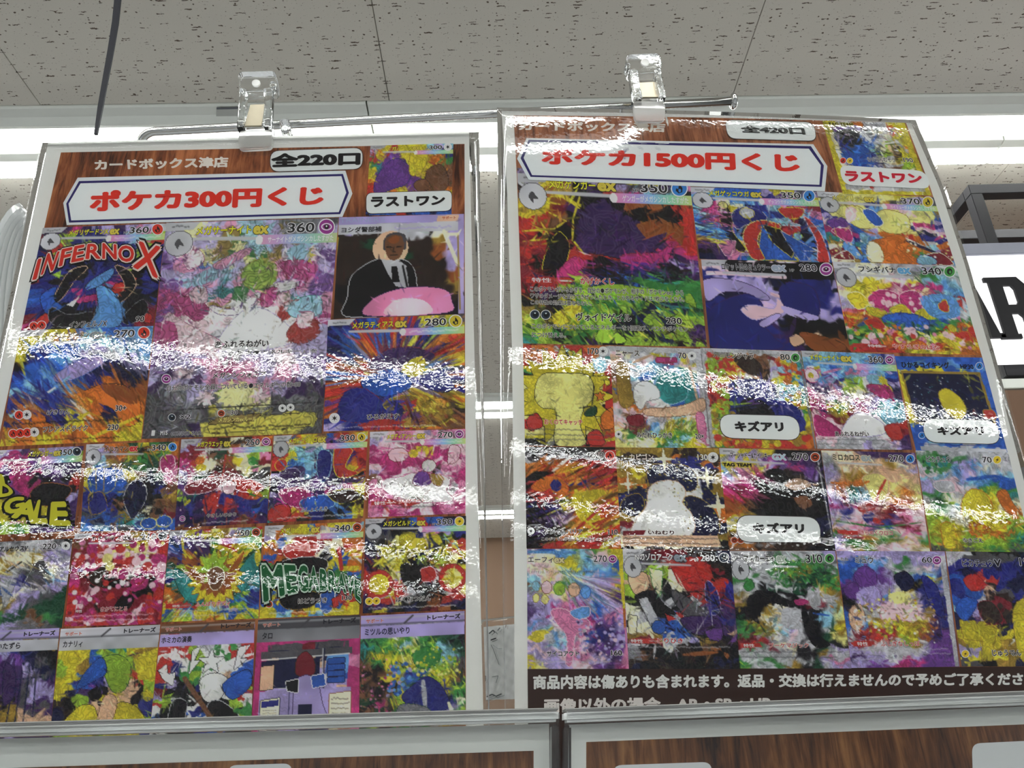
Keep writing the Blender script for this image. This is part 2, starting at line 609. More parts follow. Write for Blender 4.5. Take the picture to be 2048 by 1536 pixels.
    def specks(s, u0, v0, u1, v1, color, rows=1):
        """printed text too small to read: broken hairlines"""
        h = (v1 - v0) / rows
        for r in range(rows):
            y = v0 + h * (r + .5)
            x = u0
            while x < u1 - 0.01:
                l = 0.008 + 0.012 * s.rng.random()
                yy = y + (s.rng.random() - .5) * h * .35
                s.seg(np.array(PAL[color], float), min(h * s.asp * .3, .012), x, yy, x + l * .55, yy + (s.rng.random() - .5) * h * .2, 0, .6)
                x += l + 0.004
    def ribbon(s, u0, v0, v1):
        m = (s.X > u0) & (s.Y > v0) & (s.Y < v1)
        t = np.clip((s.X - u0) / (1 - u0), 0, 1)
        st = np.array([(222, 130, 170), (190, 140, 205), (130, 180, 220), (140, 205, 165), (190, 205, 120)], float)
        g = t * 3.999
        i = g.astype(int)
        f = (g - i)[..., None]
        s.img = np.where(m[..., None], st[i] * (1 - f) + st[np.minimum(i + 1, 4)] * f, s.img)
        s.ell('w', u0 + .01, (v0 + v1) / 2, .022, (v1 - v0) * .5)

ICON = dict(fire=((196, 52, 36), 'k'), star=((205, 205, 205), 'k'), eye=((140, 52, 130), 'k'), water=((52, 120, 190), 'k'),
            leaf=((70, 140, 70), 'k'), bolt=((225, 185, 50), 'k'), dark=((40, 52, 68), 'k'), fist=((165, 70, 40), 'k'), dragon=((190, 170, 50), 'k'))

def icon(ink, q, kind, u, v, r):
    c = quad_px(q, [u], [v])[0]
    ex = np.linalg.norm(np.array(q[1]) - np.array(q[0]))
    R = r * ex
    col = ICON[kind][0]
    ink.ell(c, (R * 1.15, R * 1.12), (215, 212, 212))
    ink.ell(c, (R, R * .97), col)
    x, y = c
    K = (24, 20, 24)
    if kind == 'star':
        pts = []
        for i in range(12):
            a = math.pi * i / 6 - math.pi / 2
            z = R * (.68 if i % 2 == 0 else .24)
            pts.append((x + z * math.cos(a), y + z * math.sin(a)))
        ink.poly(pts, K)
    elif kind == 'eye':
        ink.ell(c, (R * .74, R * .5), (225, 200, 220))
        ink.ell(c, (R * .56, R * .36), col)
        ink.ell(c, (R * .32, R * .34), K)
        ink.ell((x, y - R * .08), (R * .12, R * .12), (220, 220, 220), 10)
    elif kind == 'bolt':
        ink.poly([(x + R * .5, y - R * .6), (x - R * .45, y + R * .1), (x, y + R * .1), (x - R * .45, y + R * .7), (x + R * .5, y - R * .1), (x + R * .08, y - R * .1)], K)
    elif kind == 'leaf':
        ink.ell(c, (R * .5, R * .6), K)
        ink.ell((x + R * .1, y + R * .1), (R * .22, R * .3), col, 12)
    elif kind == 'dark':
        ink.ell((x + R * .12, y - R * .02), (R * .6, R * .6), (12, 14, 22))
        ink.ell((x + R * .05, y - R * .32), (R * .22, R * .16), (190, 200, 205), 12)
    elif kind == 'fist':
        ink.ell(c, (R * .62, R * .5), K)
        ink.ell((x, y + R * .05), (R * .4, R * .22), col, 12)
    else:
        ink.poly([(x - R * .05, y - R * .7), (x + R * .42, y - R * .05), (x + R * .38, y + R * .5), (x - R * .1, y + R * .66), (x - R * .5, y + R * .3), (x - R * .4, y - R * .05), (x - R * .15, y + R * .1)], K)
        ink.ell((x + R * .05, y + R * .28), (R * .18, R * .24), col, 12)

CARD_N = [0]
def card(sheet, root, q, rows, label, layer, style=None, shapes=(), texts=(), icons=(), nart=0, res=1.6):
    """one printed card picture: part = painted sheet, sub-part = its lettering and symbols"""
    CARD_N[0] += 1
    q = np.asarray(q, float)
    wpx = (np.linalg.norm(q[1] - q[0]) + np.linalg.norm(q[2] - q[3])) / 2
    hpx = (np.linalg.norm(q[3] - q[0]) + np.linalg.norm(q[2] - q[1])) / 2
    w, h = int(wpx / res), int(hpx / res)
    st = dict(crisp=.85, warp=.09, grain=.1, n=160, length=.14, width=.018, ang='x', jit=.35, alpha=.8, dots=0, dr=.02, dc='w', over=260, contour=.3, sat=.86)
    st.update(style or {})
    cv = Canvas(w, h, 100 + CARD_N[0])
    cv.base(rows, st['crisp'], st['warp'], st['grain'])
    if st['n']:
        cv.strokes(st['n'], st['length'], st['width'], st['ang'], st['jit'], st['alpha'])
    done = False
    for sh in list(shapes[:nart]) + [None] + list(shapes[nart:]):
        if sh is None:
            if st['over']:
                cv.overlay(int(st['over'] * max(1.0, w * h / 12000)), min(st['length'] * .7, .1), .011, st['ang'], .3, st['contour'])
            continue
        k = sh[0]
        if k == 'b': cv.blob(*sh[1:])
        elif k == 'p': cv.put(cv.mask_poly(sh[2]), sh[1], sh[3] if len(sh) > 3 else None)
        elif k == 'e': cv.ell(*sh[1:])
        elif k == 's': cv.star(*sh[1:])
        elif k == 'l': cv.line(*sh[1:])
        elif k == 't': cv.strokes(*sh[1:])
        elif k == 'd': cv.dots(*sh[1:])
        elif k == 'm': cv.specks(*sh[1:])
        elif k == 'r': cv.ribbon(*sh[1:])
    if st['dots']:
        cv.dots(st['dots'], st['dr'], st['dc'])
    us, vs = cv.X.ravel(), cv.Y.ravel()
    P, uv = sheet.at(quad_px(q, us, vs), 1.0e-4 + layer * 3e-5)
    im = cv.img.reshape(-1, 3)
    im = im * st['sat'] + im.mean(axis=1, keepdims=True) * (1 - st['sat'])
    col = np.minimum(lin(np.clip(im, 4, 240)) * 1.3, .88)
    me = mesh_np('printed_card', P - np.array(root.location), grid_faces(w - 1, h - 1), col=col, uv=uv)
    o = link('printed_card', me, M_INK, root)
    o['label'] = label
    for ic in icons:
        ink = Ink(sheet, 2.6e-4 + layer * 3e-5)
        icon(ink, q, *ic)
        ink.build('type_symbol', o, root)
    for t in texts:
        ink = Ink(sheet, 2.6e-4 + layer * 3e-5)
        ink.text(sub(q, *t[0:4]), *t[4:])
        ink.build('lettering', o, root)
    return o

# ------------------------------------------------------------------ the room
CEIL = CZ + 1.1
PSI = math.radians(1.11)
CA, SA = math.cos(PSI), math.sin(PSI)
def AS(a, s, z):
    """ceiling-grid coordinates: a along the light rows, s across them"""
    return (a * CA - s * SA, a * SA + s * CA, z)
S1, SP, FW = 1.1155, 1.31, 0.195

def tile_mat():
    m, nt, b = new_mat('fissured_ceiling_tile')
    geo = node(nt, 'ShaderNodeNewGeometry')
    n0 = node(nt, 'ShaderNodeTexNoise')
    n0.inputs['Scale'].default_value = 170
    n0.inputs['Detail'].default_value = 2
    nt.links.new(geo.outputs['Position'], n0.inputs['Vector'])
    def vor(sx, sy, warp, off):
        w = node(nt, 'ShaderNodeVectorMath', operation='SUBTRACT')
        nt.links.new(n0.outputs['Color'], w.inputs[0])
        w.inputs[1].default_value = (.5, .5, .5)
        w2 = node(nt, 'ShaderNodeVectorMath', operation='SCALE')
        nt.links.new(w.outputs[0], w2.inputs[0])
        w2.inputs['Scale'].default_value = warp
        mp = node(nt, 'ShaderNodeMapping')
        mp.inputs['Scale'].default_value = (sx, sy, 0.0)
        mp.inputs['Location'].default_value = (off, off * 1.7, 0)
        nt.links.new(geo.outputs['Position'], mp.inputs[0])
        ad = node(nt, 'ShaderNodeVectorMath', operation='ADD')
        nt.links.new(mp.outputs[0], ad.inputs[0])
        nt.links.new(w2.outputs[0], ad.inputs[1])
        v = node(nt, 'ShaderNodeTexVoronoi')
        v.voronoi_dimensions = '2D'
        v.inputs['Scale'].default_value = 1.0
        nt.links.new(ad.outputs[0], v.inputs['Vector'])
        sp = node(nt, 'ShaderNodeSeparateColor')
        nt.links.new(v.outputs['Color'], sp.inputs[0])
        return v.outputs['Distance'], sp.outputs[0], sp.outputs[1]
    d1, r1, q1 = vor(24, 150, 0.7, 0.0)
    rad = math_n(nt, 'MULTIPLY', math_n(nt, 'MAXIMUM', math_n(nt, 'SUBTRACT', r1, 0.52), 0.0), 0.40)
    f1 = math_n(nt, 'LESS_THAN', d1, rad)
    d2, r2, q2 = vor(62, 80, 0.25, 3.3)
    f2 = math_n(nt, 'LESS_THAN', d2, math_n(nt, 'MULTIPLY', math_n(nt, 'MAXIMUM', math_n(nt, 'SUBTRACT', r2, 0.4), 0.0), 0.22))
    d3, r3, q3 = vor(150, 190, 0.2, 7.1)
    f3 = math_n(nt, 'MULTIPLY', math_n(nt, 'LESS_THAN', d3, math_n(nt, 'MULTIPLY', math_n(nt, 'MAXIMUM', math_n(nt, 'SUBTRACT', r3, 0.55), 0.0), 0.32)), 0.45)
    f = math_n(nt, 'MAXIMUM', math_n(nt, 'MAXIMUM', f1, f2), f3)
    n3 = node(nt, 'ShaderNodeTexNoise')
    n3.inputs['Scale'].default_value = 900
    nt.links.new(geo.outputs['Position'], n3.inputs['Vector'])
    base = node(nt, 'ShaderNodeMix', data_type='RGBA')
    base.inputs[6].default_value = rgba((186, 181, 170), 1.08)
    base.inputs[7].default_value = rgba((196, 191, 180), 1.08)
    nt.links.new(n3.outputs['Fac'], base.inputs[0])
    mx = node(nt, 'ShaderNodeMix', data_type='RGBA')
    nt.links.new(f, mx.inputs[0])
    nt.links.new(base.outputs[2], mx.inputs[6])
    mx.inputs[7].default_value = rgba((92, 80, 68))
    nt.links.new(mx.outputs[2], b.inputs['Base Color'])
    b.inputs['Roughness'].default_value = 0.9
    bp = node(nt, 'ShaderNodeBump')
    bp.inputs['Strength'].default_value = 0.6
    bp.inputs['Distance'].default_value = 0.002
    bp.invert = True
    nt.links.new(f, bp.inputs['Height'])
    nt.links.new(bp.outputs[0], b.inputs['Normal'])
    return m

M_TILE = tile_mat()
M_JOINT = simple('ceiling_joint', (168, 152, 130), 0.9)

struct(box('floor', (-4, -7, -0.1), (4, 4.8, 0), M_FLOOR))
struct(box('wall_left', (-4.1, -7, 0), (-4, 4.8, 2.9), M_WALL))
struct(box('wall_right', (4, -7, 0), (4.1, 4.8, 2.9), M_WALL))
struct(box('wall_front', (-4, -7.1, 0), (4, -7, 2.9), M_WALL))
struct(box('wall_back', (-4, 4.36, 0), (4, 4.46, 2.9), M_TAN))
ceil = struct(box('ceiling', (-4, -7, CEIL + 0.016), (4, 4.6, CEIL + 0.1), M_JOINT))
tile_me = None
PITCH = 0.635
for k in range(-5, 4):
    s_lo, s_hi = S1 + SP * (k - 1) + FW, S1 + SP * k
    half = (s_hi - s_lo) / 2
    for j in range(2):
        for i in range(-6, 6):
            a0 = -0.19 + PITCH * i
            if tile_me is None:
                bm = bmesh.new()
                box_bm(bm, (0.0006, 0.0006, 0), (PITCH - 0.0006, half - 0.0006, 0.015))
                bmesh.ops.recalc_face_normals(bm, faces=bm.faces)
                bmesh.ops.bevel(bm, geom=bm.edges[:], offset=0.0007, segments=1, affect='EDGES')
                tile_me = bpy.data.meshes.new('ceiling_tile')
                bm.to_mesh(tile_me)
                bm.free()
                tile_me.materials.append(M_TILE)
            o = bpy.data.objects.new('ceiling_tile', tile_me)
            COL.objects.link(o)
            o.parent = ceil
            x, y, z = AS(a0, s_lo + j * half, CEIL)
            if y > 4.0 or y < -6.6:
                bpy.data.objects.remove(o)
                continue
            o.location = (x, y, z)
            o.rotation_euler = (0, 0, PSI)

def prism_along(name, prof, a0, a1, mat, parent, origin, smooth=False):
    """profile (s,z) swept along the row"""
    V = []
    for a in (a0, a1):
        for s_, z_ in prof:
            V.append(np.array(AS(a, s_, z_)) - origin)
    n = len(prof)
    Fc = [[i, (i + 1) % n, n + (i + 1) % n, n + i] for i in range(n)]
    Fc += [list(range(n))[::-1], [n + i for i in range(n)]]
    me = mesh_np(name, V, Fc)
    bm = bmesh.new()
    bm.from_mesh(me)
    bmesh.ops.recalc_face_normals(bm, faces=bm.faces)
    bm.to_mesh(me)
    bm.free()
    o = link(name, me, mat, parent)
    return o

def ceiling_light(k, a0, a1, label, group=None):
    s0 = S1 + SP * k
    org = np.array(AS((a0 + a1) / 2, s0 + FW / 2, CEIL))
    r = empty('ceiling_light', tuple(org), label, 'ceiling light', group)
    C = CEIL
    e = 0.0015
    prism_along('housing', [(s0, C - .002), (s0 + .004, C - .004), (s0 + .024, C - .005), (s0 + .040, C - .012), (s0 + .046, C - .012), (s0 + .048, C + .002),
                            (s0 + FW, C + .002), (s0 + FW, C + .02), (s0, C + .02)], a0 + e, a1 - e, M_FIXT, r, org)
    prism_along('centre_channel', [(s0 + .114, C + .001), (s0 + .116, C - .010), (s0 + .134, C - .013), (s0 + .15, C - .010), (s0 + .152, C + .001)], a0 + e, a1 - e, M_FIXT, r, org)
    for c, w_ in ((s0 + .0805, .031), (s0 + .171, .019)):
        prof = [(c + w_ * math.cos(t), C + .0 - .016 * math.sin(t)) for t in np.linspace(0, math.pi, 9)]
        prism_along('lamp_cover', prof, a0 + .006, a1 - .006, M_COVER, r, org)
        prof = [(c + .0105 * math.cos(t), C - .0125 - .0055 * math.sin(t)) for t in np.linspace(0, math.pi, 7)]
        prism_along('lamp_tube', prof, a0 + .006, a1 - .006, M_LAMP, r, org)
    return r

JA = -0.232
ceiling_light(0, JA - 1.25 * 2, JA - 1.25, 'double-tube white ceiling light in the front row, leftmost, above the plastic sleeves')
fl = ceiling_light(0, JA - 1.25, JA, 'double-tube white ceiling light above the left poster with a small rating label')
ceiling_light(0, JA, JA + 1.25, 'double-tube white ceiling light above the right poster, its left end at the joint')
ceiling_light(0, JA + 1.25, JA + 2.5, 'double-tube white ceiling light in the front row, past the black shelf frame')
ceiling_light(1, -2.6, 2.6, 'long double-tube ceiling light in the second row, seen high in the gap between posters')
ceiling_light(2, -2.6, 2.6, 'long double-tube ceiling light in the far third row, seen lower in the gap between posters')
for k in range(-1, -6, -1):
    ceiling_light(k, -2.9, 2.9, 'long double-tube ceiling light behind the viewer, mirrored in the posters, %s row back' % ('first', 'second', 'third', 'fourth', 'fifth')[-k - 1], 'ceiling lights behind the viewer')
# rating label on the front-row light
org = np.array(fl.location)
def ceil_pt(x, y, z):
    d = ((x - 1024) / F) * RI + ((768 - y) / F) * UP + _f
    return d * ((z - CZ) / d[2]) + np.array([0, 0, CZ])
lb = [ceil_pt(x, y, CEIL - .0062) - org for x, y in ((433, 215), (483, 214), (482, 237), (432, 238))]
o = link('rating_label', mesh_np('rating_label', lb, [[0, 1, 2, 3]]), simple('label_grey', (176, 178, 172), .5), fl)
o['label'] = 'small grey rating label'
lb2 = [ceil_pt(x, y, CEIL - .0066) - org for x, y in ((433, 215), (483, 214), (483, 218), (433, 219))]
link('label_stripe', mesh_np('label_stripe', lb2, [[0, 1, 2, 3]]), M_GREYINK, o)

# ------------------------------------------------------------------ posters
def film_mesh(sh, root, left, right, front, back, bow=0.0, ns=46, nt_=60, name='laminate_film', mat=None, ribs=None):
    px = strip_px(left, right, ns, nt_, bow)
    Pf, uv = sh.at(px, front)
    Pb, _ = sh.at(px, back)
    n = len(px)
    Q = grid_faces(ns, nt_)
    idx = np.arange(n).reshape(nt_ + 1, ns + 1)
    rim = np.concatenate([idx[0, :], idx[1:, -1], idx[-1, -2::-1], idx[-2:0:-1, 0]])
    r2 = np.roll(rim, -1)
    Q = np.concatenate([Q, (Q + n)[:, ::-1], np.stack([r2, rim, rim + n, r2 + n], 1)])
    me = mesh_np(name, np.concatenate([Pf, Pb]) - np.array(root.location), Q, uv=np.concatenate([uv, uv]), smooth=False)
    m = np.zeros(len(me.polygons), bool)
    m[:2 * ns * nt_] = True
    me.polygons.foreach_set('use_smooth', m)
    return link(name, me, mat or M_FILM, root)

def sheet_mesh(name, sh, root, left, right, off, mat, ns=40, nt_=56, bow=0.0, parent=None):
    px = strip_px(left, right, ns, nt_, bow)
    P, uv = sh.at(px, off)
    me = mesh_np(name, P - np.array(root.location), grid_faces(ns, nt_), uv=uv, smooth=True)
    return link(name, me, mat, parent or root)

def rrect(q, r, n=6):
    """rounded quad: radius as a fraction of each side's length"""
    q = np.asarray(q, float)
    out = []
    for i in range(4):
        p, a, b = q[i], q[i - 1], q[(i + 1) % 4]
        ra = min(r, 0.49 * np.linalg.norm(a - p))
        rb = min(r, 0.49 * np.linalg.norm(b - p))
        A, B = p + (a - p) / np.linalg.norm(a - p) * ra, p + (b - p) / np.linalg.norm(b - p) * rb
        for t in np.linspace(0, 1, n):
            out.append(tuple((1 - t) ** 2 * A + 2 * t * (1 - t) * p + t * t * B))
    return out

WHITE = (208, 211, 210)
def label_plate(name, sh, root, q, r, txt, tq, col, off, outline=None, bold=.05, lab=None):
    ink = Ink(sh, off)
    if outline:
        c = np.mean(np.asarray(q, float), 0)
        qo = [tuple(c + (np.array(p) - c) * np.array([1.012, 1.05])) for p in q]
        ink.poly(rrect(qo, r), outline)
    ink.poly(rrect(q, r), WHITE)
    o = ink.build(name, root, root)
    if lab:
        o['label'] = lab
    t = Ink(sh, off + 1.2e-4)
    t.text(tq, txt, col, None, bold * 1.25)
    t.build('lettering', o, root)
    return o

def banner(sh, root, outer, navy, inner, txt, tq, off):
    ink = Ink(sh, off)
    ink.poly(outer, (206, 210, 212))
    ink.poly(navy, (38, 30, 92))
    ink.poly(inner, (208, 213, 217))
    o = ink.build('title_banner', root, root)
    o['label'] = 'white six-sided title banner with navy outline and red lettering'
    t = Ink(sh, off + 1.5e-4)
    for q, s in zip(tq, txt):
        t.text(q, s, (196, 44, 32), None, .068)
    t.build('lettering', o, root)

def H(name, u0, u1, hp, ic, k=1.0, rib=True, nc=(226, 208, 50), no=(40, 34, 30), ex='ex', exc=(196, 180, 70), exw=.11, tagl=True, evo=False, hpc=(34, 32, 34), hpo=(205, 203, 205), ribtxt=None, v0=0.0):
    """the strip along the top of a card: name, points, symbol, rainbow ribbon"""
    T = [(u0, v0 + .03 * k, u1, v0 + .086 * k, name, nc, no, .035, .05)]
    if ex:
        T.append((u1 + .01, v0 + .036 * k, u1 + exw, v0 + .092 * k, ex, exc, no, .06, .05))
    T.append((.71, v0 + .026 * k, .865, v0 + .088 * k, hp, hpc, hpo, .02, .06))
    T.append((.665, v0 + .066 * k, .70, v0 + .088 * k, 'HP', hpc, hpo, .02, .06))
    sh = [('l', 'W', .022, [(.16, v0 + .108 * k), (.62, v0 + .118 * k)], .3)]
    if tagl:
        sh.append(('p', 'W', [(.0, v0), (.2, v0), (.16, v0 + .05 * k), (0, v0 + .055 * k)]))
        sh.append(('m', .04, v0 + .01 * k, .15, v0 + .045 * k, 'G'))
    if rib:
        sh.append(('r', .54, v0 + .098 * k, v0 + .158 * k))
        if ribtxt:
            T.append((.60, v0 + .108 * k, .98, v0 + .148 * k, ribtxt, (214, 214, 222), None, .03))
        else:
            sh.append(('m', .6, v0 + .105 * k, .97, v0 + .152 * k, 'w'))
    if evo:
        sh.append(('e', 'W', .085, v0 + .135 * k, .078, .078 * k, 'G'))
        sh.append(('b', 'G', [(.06, v0 + .135 * k), (.08, v0 + .105 * k), (.1, v0 + .125 * k), (.115, v0 + .15 * k), (.09, v0 + .15 * k), (.085, v0 + .175 * k), (.07, v0 + .155 * k)]))
    return T, [(ic, .935, v0 + .056 * k, .043)], sh

def trainer(name, u0, u1, k=1.0, top='g', band='v', nc=(40, 38, 44), v=.0):
    T = [(.05, .035 * k, .22, .075 * k, 'サポート', (176, 60, 40), (214, 206, 200), .03, .05),
         (.64, .022 * k, .96, .072 * k, 'トレーナーズ', (34, 32, 40), None, .06),
         (u0, .128 * k, u1, .195 * k, name, nc, None, .03)]
    sh = [('p', top, [(0, 0), (1, 0), (1, .10 * k), (0, .10 * k)]), ('l', 'W', .02, [(0, .03 * k), (1, .03 * k)], 0, .5), ('l', 'G', .02, [(0, .092 * k), (1, .092 * k)], 0, .6),
          ('l', 'G', .018, [(.42, .09 * k), (.5, .02 * k)]), ('p', band, [(0, .105 * k), (1, .105 * k), (1, .225 * k), (0, .225 * k)])]
    return T, [], sh

def C(sh, root, q, rows, label, layer, head=None, shapes=(), texts=(), icons=(), style=None, under=()):
    shapes = [x for x in shapes if x[0] != 'm'] + [x for x in shapes if x[0] == 'm']
    T, I, SH = head or ([], [], [])
    card(sh, root, q, rows, label, layer, style, list(under) + list(shapes) + list(SH), list(T) + list(texts), list(I) + list(icons), len(under) + sum(1 for x in shapes if x[0] != 'm'))

def skill(u0, v0, u1, v1, s, c=(36, 32, 36), o=(212, 208, 206), b=.035):
    return (u0, v0, u1, v1, s, c, o, b, .06)

def ability(v0, v1, s, u1, red=(178, 40, 40)):
    h = v1 - v0
    return [('p', 'r', [(.03, v0 + h * .1), (.27, v0 + h * .1), (.3, v0 + h * .5), (.27, v1), (.03, v1)]), ('l', 'w', .008, [(.19, v0 + h * .55), (.28, v0 + h * .55)])], \
           [(.06, v0 + h * .22, .17, v0 + h * .88, '特性', (226, 220, 214), None, .02), (.33, v0, u1, v1, s, red, (220, 210, 205), .035, .06)]

# ================================================================== LEFT POSTER
P, _ = SL.at([(517, 272)])
LP = empty('laminated_poster', tuple(P[0]), 'laminated poster with red 300 title banner on reddish wood print, hung by the left clip', 'poster', 'laminated posters hanging from the chrome rod')
sheet_mesh('paper', SL, LP, [(96, 285), (15, 668), (-173, 1560)], [(938, 262), (961.5, 1215), (970, 1560)], 0.0, M_PAPER)
sheet_mesh('wood_print', SL, LP, [(122, 305), (41, 668), (-122, 1448), (-132, 1500)], [(929, 288), (931, 1026), (932, 1500)], 5e-5, M_WOODL)
q_ = []
t = Ink(SL, 1.2e-4)
t.text([(188, 319.5), (457, 313), (457, 335), (190, 341)], 'カードボックス津店', (212, 206, 198), None, .058)
t.build('shop_name_lettering', LP, LP)

# prize card at top right
T, I, Sx = H('ガルーラ', .26, .5, '300', 'star', k=.9, exw=.1)
C(SL, LP, [(741, 291.6), (906.6, 287), (903, 429), (731, 431)],
  ["vyryyycvc", "rypyyyyoB", "LppPyyroL", "ytpPpyyoe", "yppPoyoee", "oppmppeee", "ryoypereo", "yryoomrry", "bbnrrnbbb", "nbbrnbbnb"],
  'small printed card of yellow, violet and brown patches beside the white prize label', 1, (T, I, Sx),
  [('b', 'p', [(.18, .3), (.34, .2), (.5, .36), (.46, .55), (.3, .62), (.12, .7), (.08, .55)], 'B'), ('b', 'y', [(.5, .12), (.7, .15), (.62, .4), (.5, .42)], 'm'),
   ('b', 'e', [(.7, .38), (.86, .3), (.95, .5), (.9, .66), (.7, .66)], 'K'), ('b', 'e', [(.55, .55), (.68, .5), (.74, .62), (.6, .66)], 'K')],
  style=dict(n=220, length=.18, width=.02))
label_plate('prize_label', SL, LP, [(733, 387), (903.5, 382), (903, 422), (733, 428)], 12, 'ラストワン', [(741, 394), (891, 391), (889, 411), (743, 416)], (30, 26, 28), 4.2e-4, (60, 52, 50), .055, 'white rounded label with black lettering under the small prize card')
label_plate('count_label', SL, LP, [(541, 303), (725.5, 296.5), (724.5, 338.5), (541, 344)], 18, '全220口', [(542, 308), (722, 303.5), (721, 331), (542, 336)], (22, 20, 22), 4.2e-4, (60, 52, 50), .06, 'white rounded label with heavy black 220 lettering')
banner(SL, LP, [(156, 356), (691, 342), (705, 388), (685, 434.6), (134, 451), (127, 406.5)], [(158.5, 363), (686, 348.6), (698, 386.5), (680.5, 429), (138.6, 446), (133, 408)],
       [(161.5, 367.5), (683, 353), (692.6, 386), (677.6, 425), (143, 441.6), (137.6, 408)], ['ポケカ300円くじ'], [[(181, 382), (650, 371.5), (647, 411), (179, 426)]], 4.0e-4)

# --- row 1
T, I, Sx = H('メガリザードンX', .22, .54, '360', 'fire', exw=.09, evo=True)
q1 = [(86, 456), (333, 447), (307, 652), (42, 663)]
C(SL, LP, q1, ["nPIPvPvvW", "RllBBBcil", "nrBBlBBlr", "BlBBBBBlB", "BBBkBnBRB", "rBBkBBBkB", "BBkBBIBkB", "bBBIBsBkB", "bbBBBsBkk", "BBkBksskB", "RBkkssskR", "IBkkssBBR"],
  'printed card of navy, sky blue and black swirls with big red arched capitals', 1, (T, I, Sx),
  [('p', 'l', [(.2, .2), (.42, .14), (.36, .24), (.2, .28)]), ('p', 'l', [(.83, .16), (.92, .2), (.9, .3), (.86, .24)]), ('p', 'l', [(.7, .42), (.8, .44), (.72, .48)]), ('p', 'l', [(.14, .46), (.22, .42), (.22, .5)]),
   ('p', 'r', [(.66, .58), (.82, .52), (.8, .66), (.62, .66)], 'k'), ('p', 'r', [(.02, .98), (.17, .82), (.2, .92), (.14, .99)], 'k'), ('p', 'I', [(.36, .7), (.56, .66), (.56, .72), (.4, .75)], 'k'), ('p', 'r', [(.88, .8), (.98, .9), (.97, .97), (.92, .96)], 'k'),
   ('b', 'k', [(.3, .42), (.42, .4), (.34, .52), (.26, .7), (.2, .72), (.24, .54)], 'h'), ('b', 'k', [(.64, .4), (.76, .46), (.82, .6), (.74, .74), (.66, .76), (.74, .6)], 'h'),
   ('b', 's', [(.52, .6), (.62, .62), (.72, .76), (.74, .98), (.52, .98), (.56, .8)], 'k'), ('b', 'b', [(.1, .66), (.2, .58), (.2, .7), (.28, .78), (.2, .84), (.14, .8)], 'k'), ('b', 's', [(.46, .54), (.62, .42), (.62, .5), (.54, .58), (.44, .62)], 'k'),
   ('b', 'k', [(.2, .78), (.34, .86), (.52, .84), (.5, .94), (.3, .97), (.2, .9)], 'g'), ('b', 'k', [(.76, .9), (.88, .74), (.94, .82), (.9, .92), (.8, .97)], 'g'), ('p', 'w', [(.31, .76), (.4, .68), (.36, .78)])],
  [skill(.36, .925, .645, .985, 'インフェルノX'), skill(.86, .9, .925, .955, '90')], [('fire', .09, .955, .034), ('fire', .15, .95, .034)],
  style=dict(n=120, length=.2, width=.02, ang=(.5, .5), crisp=.95))
W3 = (190, 46, 36)
big = Ink(SL, 4.2e-4)
def letter(ink, off, sc, pts, ch, col, ol=(206, 196, 190), dark=(18, 14, 18), b=.07):
    q = [(off[0] + x / sc, off[1] + y / sc) for x, y in pts]
    ink.text(q, ch, dark, None, .03, grow=.11)
    return q
LET = [([(228, 548), (275, 540), (212, 795), (155, 812)], 'I'), ([(345, 480), (497, 452), (415, 690), (258, 750)], 'N'), ([(520, 428), (655, 400), (612, 605), (480, 645)], 'F'), ([(675, 392), (802, 368), (790, 562), (632, 595)], 'E'),
       ([(835, 365), (985, 352), (1000, 548), (808, 552)], 'R'), ([(1018, 352), (1192, 370), (1197, 556), (1015, 548)], 'N'), ([(1212, 380), (1408, 385), (1408, 592), (1212, 578)], 'O'), ([(1455, 325), (1742, 400), (1702, 795), (1388, 650)], 'X')]
qs = [letter(big, (40, 430), 6.143, p, c, W3) for p, c in LET]
for q, (_, c) in zip(qs, LET): big.text(q, c, (208, 194, 186), None, .03, grow=.05)
for q, (_, c) in zip(qs, LET): big.text(q, c, W3, None, .03)
o = big.build('capital_lettering', LP, LP); o['label'] = 'red arched capital lettering with white outline'

